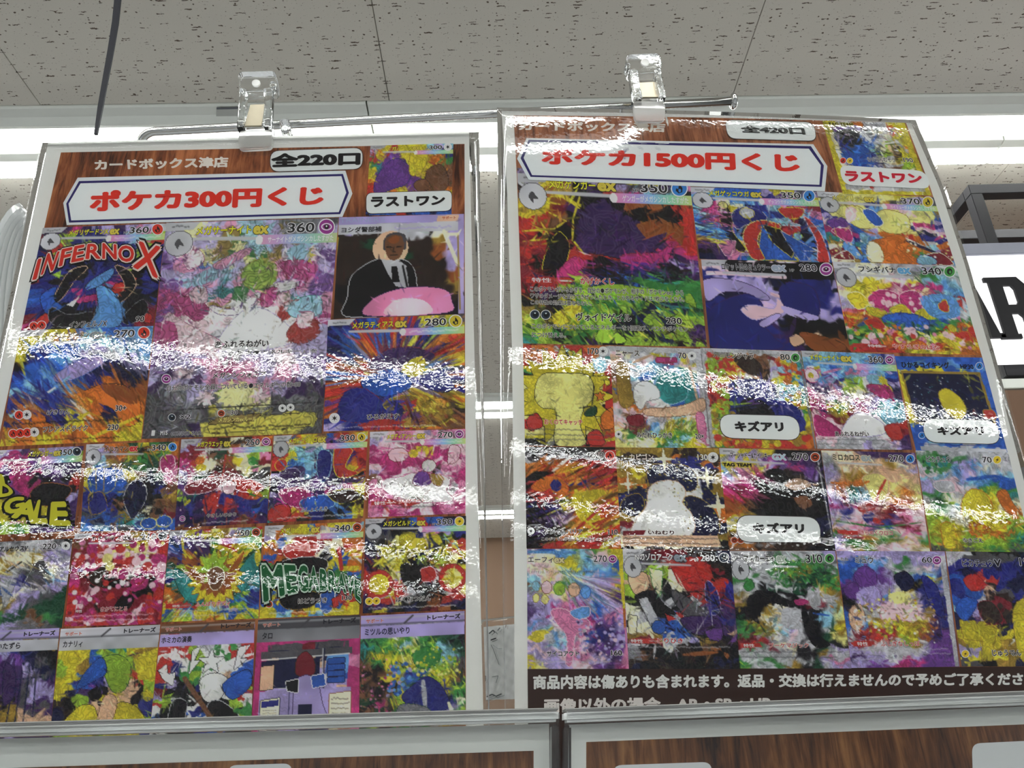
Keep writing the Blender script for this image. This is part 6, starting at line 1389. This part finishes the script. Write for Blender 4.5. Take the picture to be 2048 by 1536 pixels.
film_mesh(SR, RP, [(994, 214), (1006, 1215), (1012, 1575)], [(1832, 239), (1889, 377), (1936, 520), (1995, 724), (2046, 914), (2106, 1150), (2161, 1400), (2201, 1575)], 1.5e-3, -5e-4, bow=5)

# ================================================================== clips, rod, hanging bits, shelf, cases
def wray(x, y):
    return ((x - 1024) / F) * RI + ((768 - y) / F) * UP + _f
def wy(x, y, Y):
    """point of sight line (x,y) at world depth Y"""
    d = wray(x, y)
    return d * (Y / d[1]) + np.array([0, 0, CZ])

def prism_px(sh, root, name, px, o0, o1, mat, parent=None, bevel=0.0006, smooth=False):
    """outline on the sheet, extruded from offset o0 to o1 (metres towards the viewer)"""
    A, _ = sh.at(px, 0.0)
    nn = sh.n + np.array([0, 0, 0.0])
    A = A - np.array(root.location)
    n = len(A)
    bm = bmesh.new()
    lo = [bm.verts.new(tuple(p + nn * o0)) for p in A]
    hi = [bm.verts.new(tuple(p + nn * o1)) for p in A]
    bm.faces.new(lo)
    bm.faces.new(hi[::-1])
    for i in range(n):
        bm.faces.new((lo[i], hi[i], hi[(i + 1) % n], lo[(i + 1) % n]))
    bmesh.ops.recalc_face_normals(bm, faces=bm.faces)
    if bevel:
        bmesh.ops.bevel(bm, geom=bm.edges[:], offset=bevel, segments=2, affect='EDGES', clamp_overlap=True)
    me = bpy.data.meshes.new(name)
    bm.to_mesh(me)
    bm.free()
    return link(name, me, mat, parent or root)

def clip(sh, label, head, larm, rarm, jaw, plate, strip, glint_disc, pins, knob, backjaw):
    c = np.mean(np.array(head), 0)
    P, _ = sh.at([c])
    r = empty('sign_clip', tuple(P[0]), label, 'clip', 'clear plastic clips on the chrome rod')
    h = prism_px(sh, r, 'head', rrect(head, 9, 5), -.002, .009, M_GLASS, bevel=.0012)
    prism_px(sh, r, 'arm', larm, .0022, .0095, M_GLASS)
    prism_px(sh, r, 'arm', rarm, .0022, .0095, M_GLASS)
    prism_px(sh, r, 'jaw', rrect(jaw, 10, 5), .0022, .0052, M_FROST, bevel=.0009)
    prism_px(sh, r, 'back_jaw', rrect(backjaw, 10, 5), -.0062, -.0028, M_GLASS, bevel=.0009)
    s = prism_px(sh, r, 'spring_plate', plate, .0040, .0048, M_STEEL, bevel=.0002)
    s['label'] = 'bent sheet-metal spring plate'
    prism_px(sh, r, 'spring_lip', strip, .0042, .0058, M_STEEL, parent=s, bevel=.0002)
    prism_px(sh, r, 'glint_disc', [(glint_disc[0] + glint_disc[2] * math.cos(t), glint_disc[1] + glint_disc[2] * .85 * math.sin(t)) for t in np.linspace(0, 2 * math.pi, 17)[:-1]], .0088, .0102, M_FROST, parent=h, bevel=.0003)  # frosted disc added in place of the white reflection on the head
    for x, y, rr in pins:
        prism_px(sh, r, 'hinge_pin', [(x + rr * math.cos(t), y + rr * math.sin(t)) for t in np.linspace(0, 2 * math.pi, 13)[:-1]], .001, .0075, M_GLASS, bevel=.0004)
    prism_px(sh, r, 'rod_grip', rrect(knob, 6, 4), -.0205, -.0072, M_GLASS, bevel=.001)
    return r

clip(SL, 'clear plastic clip with spring plate holding the left 300 poster', [(482, 162), (557, 160), (559, 195), (485, 197)],
     [(486, 196), (498, 196), (496, 230), (494, 271), (480, 273), (483, 230)], [(533, 196), (550, 194), (549, 235), (546, 271), (533, 271), (535, 230)],
     [(480, 271), (547, 269), (549, 307), (481, 310)], [(504, 219), (532, 218), (527, 260), (492, 261)], [(492, 259), (527, 258), (527, 263), (492, 264)], (519, 187, 8.5), [(550, 185, 6)],
     [(553, 222), (574, 222), (577, 243), (556, 246)], [(484, 240), (545, 238), (546, 300), (486, 302)])
clip(SR, 'clear plastic clip with spring plate holding the right 1500 poster', [(1248, 127), (1315, 124), (1319, 156), (1252, 160)],
     [(1255, 158), (1271, 159), (1275, 190), (1281, 212), (1264, 212), (1259, 190)], [(1304, 157), (1316, 155), (1321, 185), (1327, 212), (1314, 212), (1309, 190)],
     [(1263, 211), (1328, 213), (1327, 253), (1266, 253)], [(1273, 175), (1306, 173), (1315, 201), (1279, 202)], [(1279, 200.5), (1315, 200), (1315, 206), (1279, 206)], (1285, 145, 8.5), [(1252, 148, 5.5), (1316, 141, 4)],
     [(1240, 195), (1258, 192), (1262, 212), (1242, 214)], [(1268, 185), (1322, 184), (1324, 243), (1270, 244)])

def tube(name, pts, rad, mat, parent=None, loc=None, seg=14):
    pts = [Vector(p) for p in pts]
    V, Fc = [], []
    up = Vector((0.01, 0.02, 1))
    for i, p in enumerate(pts):
        d = (pts[min(i + 1, len(pts) - 1)] - pts[max(i - 1, 0)]).normalized()
        a = d.cross(up).normalized()
        b = d.cross(a).normalized()
        rr = rad[i] if isinstance(rad, (list, tuple)) else rad
        for k in range(seg):
            t = 2 * math.pi * k / seg
            V.append(p + a * rr * math.cos(t) + b * rr * math.sin(t))
    n = len(pts)
    for i in range(n - 1):
        for k in range(seg):
            Fc.append([i * seg + k, i * seg + (k + 1) % seg, (i + 1) * seg + (k + 1) % seg, (i + 1) * seg + k])
    Fc += [list(range(seg))[::-1], [(n - 1) * seg + k for k in range(seg)]]
    me = mesh_np(name, [tuple(v) for v in V], Fc, smooth=True)
    bm = bmesh.new()
    bm.from_mesh(me)
    bmesh.ops.recalc_face_normals(bm, faces=bm.faces)
    bm.to_mesh(me)
    bm.free()
    return link(name, me, mat, parent, loc)

# chrome rod
YR = 0.457
e0, e1 = wy(309, 263, YR), wy(1462, 202.5, YR - .002)
mid = (e0 + e1) / 2
rod = empty('display_rod', tuple(mid), 'chrome rod with rounded end button, running behind both posters', 'rod')
dv = (e1 - e0) / np.linalg.norm(e1 - e0)
pts = [e1 - mid, (e0 + e1) / 2 - mid, e0 - mid]
for k in range(1, 8):
    a = k / 7 * math.pi / 2
    R0 = .012
    pts.append(e0 - mid + (-dv) * R0 * math.sin(a) + np.array([0, .6, -.8]) * R0 * (1 - math.cos(a)))
pts.append(pts[-1] + np.array([0, .6, -.8]) * .05)
tube('bar', pts, .0032, M_CHROME, rod)
tip = e1 - mid
btn = [tip + dv * x for x in (-.0006, .0, .0008, .002, .0034, .0042, .0046)]
tube('end_button', btn, [.0036, .0052, .0060, .0062, .0052, .0034, .0008], M_CHROME, rod)

# black hanging strap
YS = 0.62
sp = [wy(237, -14, YS), wy(231, 45, YS), wy(222, 100, YS), wy(211, 160, YS), wy(201, 215, YS), wy(192, 269, YS)]
ro = (sp[0] + sp[-1]) / 2
sp = [p - ro for p in sp]
wd = [.0036, .0035, .0032, .0029, .0026, .0016]
V, Fc = [], []
for p, w_ in zip(sp, wd):
    for dx, dy in ((-1, -.3), (1, -.3), (1, .3), (-1, .3)):
        V.append(p + np.array([dx * w_, dy * .0036, 0]))
for i in range(len(sp) - 1):
    for k in range(4):
        Fc.append([i * 4 + k, i * 4 + (k + 1) % 4, i * 4 + 4 + (k + 1) % 4, i * 4 + 4 + k])
Fc += [[3, 2, 1, 0], [len(V) - 4, len(V) - 3, len(V) - 2, len(V) - 1]]
top = sp[0]
zc = CEIL - ro[2]
s_ = (zc - top[2]) / (sp[0][2] - sp[1][2])
V = [top + (sp[0] - sp[1]) * s_ + np.array([dx * .0036, dy * .001, 0]) for dx, dy in ((-1, -1), (1, -1), (1, 1), (-1, 1))] + V
Fc = [[0, 1, 5, 4], [1, 2, 6, 5], [2, 3, 7, 6], [3, 0, 4, 7], [3, 2, 1, 0]] + [[i + 4 for i in f] for f in Fc if f != [3, 2, 1, 0]]
st = link('hanging_strap', mesh_np('hanging_strap', V, Fc), M_STRAP, None, tuple(ro))
tag(st, 'black plastic strap with a pointed tip hanging from the ceiling, upper left', 'strap')

# bundle of clear sleeves at the left edge
SB = Sheet(0.60, 0.0)
P, _ = SB.at([(0, 600)])
bun = empty('plastic_sleeve_bundle', tuple(P[0]), 'bundle of curved clear plastic sleeves with a wire hook behind the left poster', 'plastic sleeves')
M_SLV = film_mat('sleeve_plastic', 8e-6, 60.0, .15)
_nt = M_SLV.node_tree
_out = [n for n in _nt.nodes if n.type == 'OUTPUT_MATERIAL'][0]
_src = _out.inputs[0].links[0].from_socket
_df = node(_nt, 'ShaderNodeBsdfTranslucent')
_df.inputs[0].default_value = (.85, .87, .87, 1)
_d2 = node(_nt, 'ShaderNodeBsdfDiffuse')
_d2.inputs[0].default_value = (.85, .87, .87, 1)
_a = node(_nt, 'ShaderNodeMixShader')
_nt.links.new(_df.outputs[0], _a.inputs[1]); _nt.links.new(_d2.outputs[0], _a.inputs[2])
_m = node(_nt, 'ShaderNodeMixShader')
_m.inputs[0].default_value = .4
_nt.links.new(_src, _m.inputs[1]); _nt.links.new(_a.outputs[0], _m.inputs[2]); _nt.links.new(_m.outputs[0], _out.inputs[0])
for k in range(11):
    arc = []
    for t in np.linspace(0, 1, 15):
        a = math.pi * (.02 + .62 * t)
        rx, ry = 150 - 13 * k, 330 - 12 * k
        arc.append((60 + 14 - rx * math.sin(a) * .62 - 3 * k + 18 * t, 790 - 9 * k - ry * math.cos(a * .95) - 20))
    A, _ = SB.at(arc, .012 - .005 * k)
    B, _ = SB.at([(x + 9, y + 9) for x, y in arc], .012 - .005 * k + .02)
    n = len(arc)
    V = np.concatenate([A, B]) - np.array(bun.location)
    off = np.array([0.0006, 0, 0.0004])
    V = np.concatenate([V, V + off])
    Q = [[i, i + 1, n + i + 1, n + i] for i in range(n - 1)]
    Q += [[2 * n + n + i, 2 * n + n + i + 1, 2 * n + i + 1, 2 * n + i] for i in range(n - 1)]
    Q += [[i + 1, i, 2 * n + i, 2 * n + i + 1] for i in range(n - 1)] + [[n + i, n + i + 1, 3 * n + i + 1, 3 * n + i] for i in range(n - 1)]
    Q += [[0, n, 3 * n, 2 * n], [2 * n - 1, n - 1, 3 * n - 1, 4 * n - 1]]
    me = mesh_np('sleeve', V, Q, smooth=True)
    link('sleeve', me, M_SLV, bun)
hk = [SB.at([(x, y)], .03)[0][0] - np.array(bun.location) for x, y in ((-30, 560), (-5, 562), (12, 566), (22, 562))]
tube('wire_hook', hk, .0009, M_CHROME, bun, seg=8)

# clear bag hanging in the gap
SG = Sheet(0.485, 3.0)
P, _ = SG.at([(1000, 1240)])
bag = empty('clear_bag', tuple(P[0]), 'small clear bag with a crumpled white insert in the gap between the posters', 'plastic bag')
L_, R_ = [(962, 1239), (964, 1330), (967, 1500)], [(1034, 1231), (1037, 1330), (1040, 1500)]
film_mesh(SG, bag, L_, R_, .0016, -.0016, ns=10, nt_=24, name='bag_film', mat=M_CLEAR)
rng = np.random.default_rng(5)
px = strip_px([(967, 1254), (972, 1400)], [(1029, 1248), (1033, 1398)], 22, 44)
z = .0006 * np.sin(px[:, 0] * .35 + px[:, 1] * .12) + .0006 * np.sin(px[:, 1] * .3 - px[:, 0] * .2) * rng.random(len(px))
P, uv = SG.at(px, z * .9)
shade = np.full((len(px), 3), lin((214, 217, 218)))
ins = link('white_insert', mesh_np('white_insert', P - np.array(bag.location), grid_faces(22, 44), col=np.minimum(shade * 1.4, .9), uv=uv, smooth=True), M_INK, bag)
ins['label'] = 'crumpled white printed insert with crease shade painted as grey strokes'
ik = Ink(SG, 1.4e-3)  # shade in the insert's creases, painted as grey strokes
def stroke_px(ink, pts, w, c):
    for (x1, y1), (x2, y2) in zip(pts[:-1], pts[1:]):
        l = math.hypot(x2 - x1, y2 - y1) + 1e-6
        nx, ny = -(y2 - y1) / l * w / 2, (x2 - x1) / l * w / 2
        ink.poly([(x1 + nx, y1 + ny), (x2 + nx, y2 + ny), (x2 - nx, y2 - ny), (x1 - nx, y1 - ny)], c)
for pts, w_, c in (([(978, 1268), (986, 1261), (990, 1266)], 4, (80, 86, 88)), ([(995, 1262), (1000, 1256)], 3, (110, 114, 116)), ([(981, 1281), (992, 1277)], 4, (60, 64, 66)), ([(982, 1290), (986, 1298), (998, 1330)], 2, (120, 124, 126)), ([(985, 1290), (996, 1298), (1004, 1298)], 1.5, (150, 154, 156)),
                   ([(971, 1352), (971, 1363)], 2.5, (70, 74, 76)), ([(984, 1354), (996, 1352), (992, 1366)], 2, (140, 142, 146)), ([(973, 1394), (984, 1389), (992, 1393), (1003, 1388)], 4, (90, 94, 96)), ([(972, 1401), (990, 1396), (1000, 1393)], 1.5, (120, 124, 126)), ([(976, 1264), (977, 1320)], 1.2, (160, 164, 166)), ([(1012, 1250), (1011, 1256)], 2, (110, 90, 90))):
    stroke_px(ik, pts, w_ * .6, c)
    stroke_px(ik, [(x + 2.5 + .1 * (y - 1240) % 3, y + 3) for x, y in pts], w_ * .3, tuple(min(210, q + 50) for q in c))
ik.build('painted_crease_shade', ins, bag)

# black shelf frame with lit sign, right
YF = 1.25
def wz(x, y, Y):
    return wy(x, y, Y)
c0 = wz(1936, 369, YF)
z_top = c0[2]
org = np.array([c0[0] + .25, YF + .2, z_top - .3])
shelf = empty('shelf_frame', tuple(org), 'open black steel shelf frame carrying the lit sign, right edge', 'shelf')
X0, X1 = c0[0], c0[0] + .62
TB = .022
def bar(name, lo, hi, mat=M_BLACK, bevel=.001, parent=shelf):
    lo2 = [a - b for a, b in zip(lo, org)]
    hi2 = [a - b for a, b in zip(hi, org)]
    bm = bmesh.new()
    box_bm(bm, lo2, hi2)
    bmesh.ops.recalc_face_normals(bm, faces=bm.faces)
    if bevel:
        bmesh.ops.bevel(bm, geom=bm.edges[:], offset=bevel, segments=2, affect='EDGES')
    me = bpy.data.meshes.new(name)
    bm.to_mesh(me)
    bm.free()
    return link(name, me, mat, parent)
z_bot = wz(2040, 757, YF)[2]
z_bt = wz(2040, 722, YF)[2]
_d = wray(1985, 476)
YB = float(_d[1] * (z_top - TB - CZ) / _d[2])
for y in (YF, YB):
    bar('rail', (X0, y, z_top - TB), (X1, y + TB, z_top))
    bar('post', (X0, y, z_bot - .9), (X0 + TB, y + TB, z_top - TB))
    bar('post', (X1 - TB, y, z_bot - .9), (X1, y + TB, z_top - TB))
bar('side_rail', (X0, YF + TB, z_top - TB), (X0 + TB, YB, z_top))
bar('side_rail', (X1 - TB, YF + TB, z_top - TB), (X1, YB, z_top))
bar('lower_rail', (X0 - .05, YF - .012, z_bot), (X1, YF + TB, z_bt))
bar('shelf_board', (X0 - .12, YF - .01, z_bot - .022), (X1, YB, z_bot - .004), M_FIXT)
# boards and boxes under it
o = bar('wooden_board', (X0 - .14, YF - .012, z_bot - .9), (X1, YF - .0, z_bot - .026), M_BROWN)
# upper contents seen through the frame
o = box('brown_carton', (X0 + .06, YB + .05, z_top - .45), (X1 - .05, YB + .30, z_top - .03), M_BROWN, bevel=.003)
tag(o, 'brown carton seen through the black shelf frame above the sign', 'box')
# sign
sq = [wz(1880, 500, YF - .03), wz(2200, 521, YF - .03), wz(2200, 712, YF - .03), wz(1880, 733, YF - .03)]
zt, zb = wz(2000, 510, YF - .03)[2], wz(2030, 721, YF - .03)[2]
sx0, sx1 = sq[0][0] - .12, sq[1][0] + .18
so = np.array([(sx0 + sx1) / 2, YF - .03, (zt + zb) / 2])
sign = empty('lit_sign', tuple(so), 'white backlit sign with big black capital letters beside the right poster', 'sign')
def sbox(name, lo, hi, mat, bevel=0.001, parent=sign):
    bm = bmesh.new()
    box_bm(bm, [a - b for a, b in zip(lo, so)], [a - b for a, b in zip(hi, so)])
    bmesh.ops.recalc_face_normals(bm, faces=bm.faces)
    if bevel:
        bmesh.ops.bevel(bm, geom=bm.edges[:], offset=bevel, segments=2, affect='EDGES')
    me = bpy.data.meshes.new(name)
    bm.to_mesh(me)
    bm.free()
    return link(name, me, mat, parent)
sbox('panel', (sx0, YF - .03, zb), (sx1, YF - .013, zt), M_SIGN)
sbox('top_frame', (sx0, YF - .034, zt), (sx1, YF - .002, zt + .024), M_GREY)
LETTERS = dict(
    R=([(-.06, 1), (.8, 1), (.98, .86), (.98, .58), (.86, .48), (.98, .36), (.98, 0), (.66, 0), (.66, .34), (.58, .40), (.38, .40), (.38, .07), (.46, .07), (.46, 0), (-.06, 0), (-.06, .07), (.04, .07), (.04, .93), (-.06, .93)],
       [(.38, .86), (.6, .86), (.66, .8), (.66, .60), (.6, .54), (.38, .54)]),
    A=([(.35, 1), (.65, 1), (.95, .07), (1.06, .07), (1.06, 0), (.64, 0), (.64, .07), (.70, .07), (.66, .2), (.34, .2), (.30, .07), (.36, .07), (.36, 0), (-.06, 0), (-.06, .07), (.05, .07)],
       [(.39, .34), (.61, .34), (.5, .74)]))
for ch, px0, py0, py1, wpx in (('A', 1902, 554, 677, 86), ('R', 1990, 554, 677, 78)):
    YL = YF - .036
    zh, zl = wz(px0 + 20, py0, YL)[2], wz(px0 + 20, py1, YL)[2]
    xl = wz(px0, (py0 + py1) / 2, YL)[0]
    w_ = wpx * YL / wray(px0, 615)[1] / F
    V, Fc = [], []
    rings = LETTERS[ch]
    flat = [p for r_ in rings for p in r_]
    tri = tessellate_polygon([[Vector((x, y, 0)) for x, y in r_] for r_ in rings])
    for dy in (0, .005):
        V += [(xl + x * w_ - so[0], YL + dy - so[1], zl + y * (zh - zl) - so[2]) for x, y in flat]
    n = len(flat)
    Fc = [list(t_) for t_ in tri] + [[i + n for i in t_][::-1] for t_ in tri]
    k0 = 0
    for r_ in rings:
        m = len(r_)
        Fc += [[k0 + i, k0 + (i + 1) % m, n + k0 + (i + 1) % m, n + k0 + i] for i in range(m)]
        k0 += m
    me = mesh_np('capital_letter', V, Fc)
    bm = bmesh.new()
    bm.from_mesh(me)
    bmesh.ops.recalc_face_normals(bm, faces=bm.faces)
    bm.to_mesh(me)
    bm.free()
    link('capital_letter', me, M_BLACK, sign)

# ------------------------------------------------------------------ clear acrylic cases along the bottom
def acrylic_case(label, D, yaw, tl, tr, hpx, wood_tl, wood_tr, pills, fr):
    sh = Sheet(D, yaw)
    P, _ = sh.at([((tl[0] + tr[0]) / 2, (tl[1] + tr[1]) / 2)])
    r = empty('acrylic_case', tuple(P[0]), label, 'display case', 'clear acrylic cases along the bottom')
    B = 1700
    def pr(name, px, o0, o1, mat, bv=.0008, parent=None):
        return prism_px(sh, r, name, px, o0, o1, mat, parent, bv)
    pr('front_panel', [(tl[0], tl[1] + 9), (tr[0], tr[1] + 9), (tr[0] + 6, B), (tl[0] - 6, B)], .0, .0022, M_ACRY, .0005)
    pr('top_edge', [(tl[0], tl[1] + 3), (tr[0], tr[1] + 3), (tr[0], tr[1] + 28), (tl[0], tl[1] + 28)], -.012, -.0004, M_EDGE, .0012)
    pr('painted_shade_line', [tl, tr, (tr[0], tr[1] + 5), (tl[0], tl[1] + 5)], -.013, .0008, M_SHADE_LINE, .0006)  # thin darker strip standing in for the shadow line along the top
    pr('side_edge', [(tl[0], tl[1] + 34), (tl[0] + 14, tl[1] + 34), (tl[0] + 14, B), (tl[0], B)], -.012, -.0004, M_ACRY)
    pr('side_edge', [(tr[0] - 14, tr[1] + 34), (tr[0], tr[1] + 34), (tr[0], B), (tr[0] - 14, B)], -.012, -.0004, M_ACRY)
    ins_ = sheet_mesh('insert_sheet', sh, r, [(tl[0] + 15, tl[1] + fr), (tl[0] + 12, B)], [(tr[0] - 15, tr[1] + fr), (tr[0] - 12, B)], -.013, M_PAPER, 16, 8)
    ins_['label'] = 'white-bordered printed insert'
    w_ = sheet_mesh('wood_print', sh, r, [wood_tl, (wood_tl[0], B)], [wood_tr, (wood_tr[0], B)], -.0127, M_WOODB, 16, 8, parent=ins_)
    ik = Ink(sh, -.0124)
    for q in pills:
        ik.poly(rrect(q, 18), (205, 205, 206))
    ik.build('white_label', ins_, r)
    return r
M_SHADE_LINE = simple('shade_line_grey', (140, 139, 137), .3)
M_EDGE, _nt, _b = new_mat('acrylic_edge_painted_glare')
_tc = node(_nt, 'ShaderNodeTexCoord')
_mp = node(_nt, 'ShaderNodeMapping')
_mp.inputs['Scale'].default_value = (14, 1, 420)
_nt.links.new(_tc.outputs['Object'], _mp.inputs[0])
_nz = node(_nt, 'ShaderNodeTexNoise')
_nz.inputs['Scale'].default_value = 1.0
_nz.inputs['Detail'].default_value = 3
_nt.links.new(_mp.outputs[0], _nz.inputs['Vector'])
_cr = node(_nt, 'ShaderNodeValToRGB')  # pale streaks put the edge's reflections into its colour
_cr.color_ramp.elements[0].position = .35
_cr.color_ramp.elements[0].color = rgba((178, 177, 174), 1.3)
_cr.color_ramp.elements[1].position = .65
_cr.color_ramp.elements[1].color = rgba((214, 216, 214), 1.4)
_nt.links.new(_nz.outputs['Fac'], _cr.inputs[0])
_nt.links.new(_cr.outputs[0], _b.inputs['Base Color'])
_b.inputs['Roughness'].default_value = .15
M_ACRY = film_mat('acrylic_edge', 1.5e-5, 90.0, .06, (.955, .965, .965))
acrylic_case('clear acrylic case at lower left with dark wood-print insert', .385, 3.0, (-150, 1449), (1118, 1415), 0, (-20, 1537), (1071, 1501), [[(440, 1531), (572, 1527), (572, 1600), (440, 1600)]], 30)
acrylic_case('clear acrylic case at lower right with brown wood-print insert', .37, 3.0, (1129, 1417), (2240, 1374), 0, (1180, 1483), (2220, 1441), [[(1976, 1486), (2100, 1480), (2100, 1600), (1980, 1600)], [(1236, 1531), (1438, 1524), (1445, 1600), (1230, 1600)]], 30)

bpy.data.objects.remove(_fo)
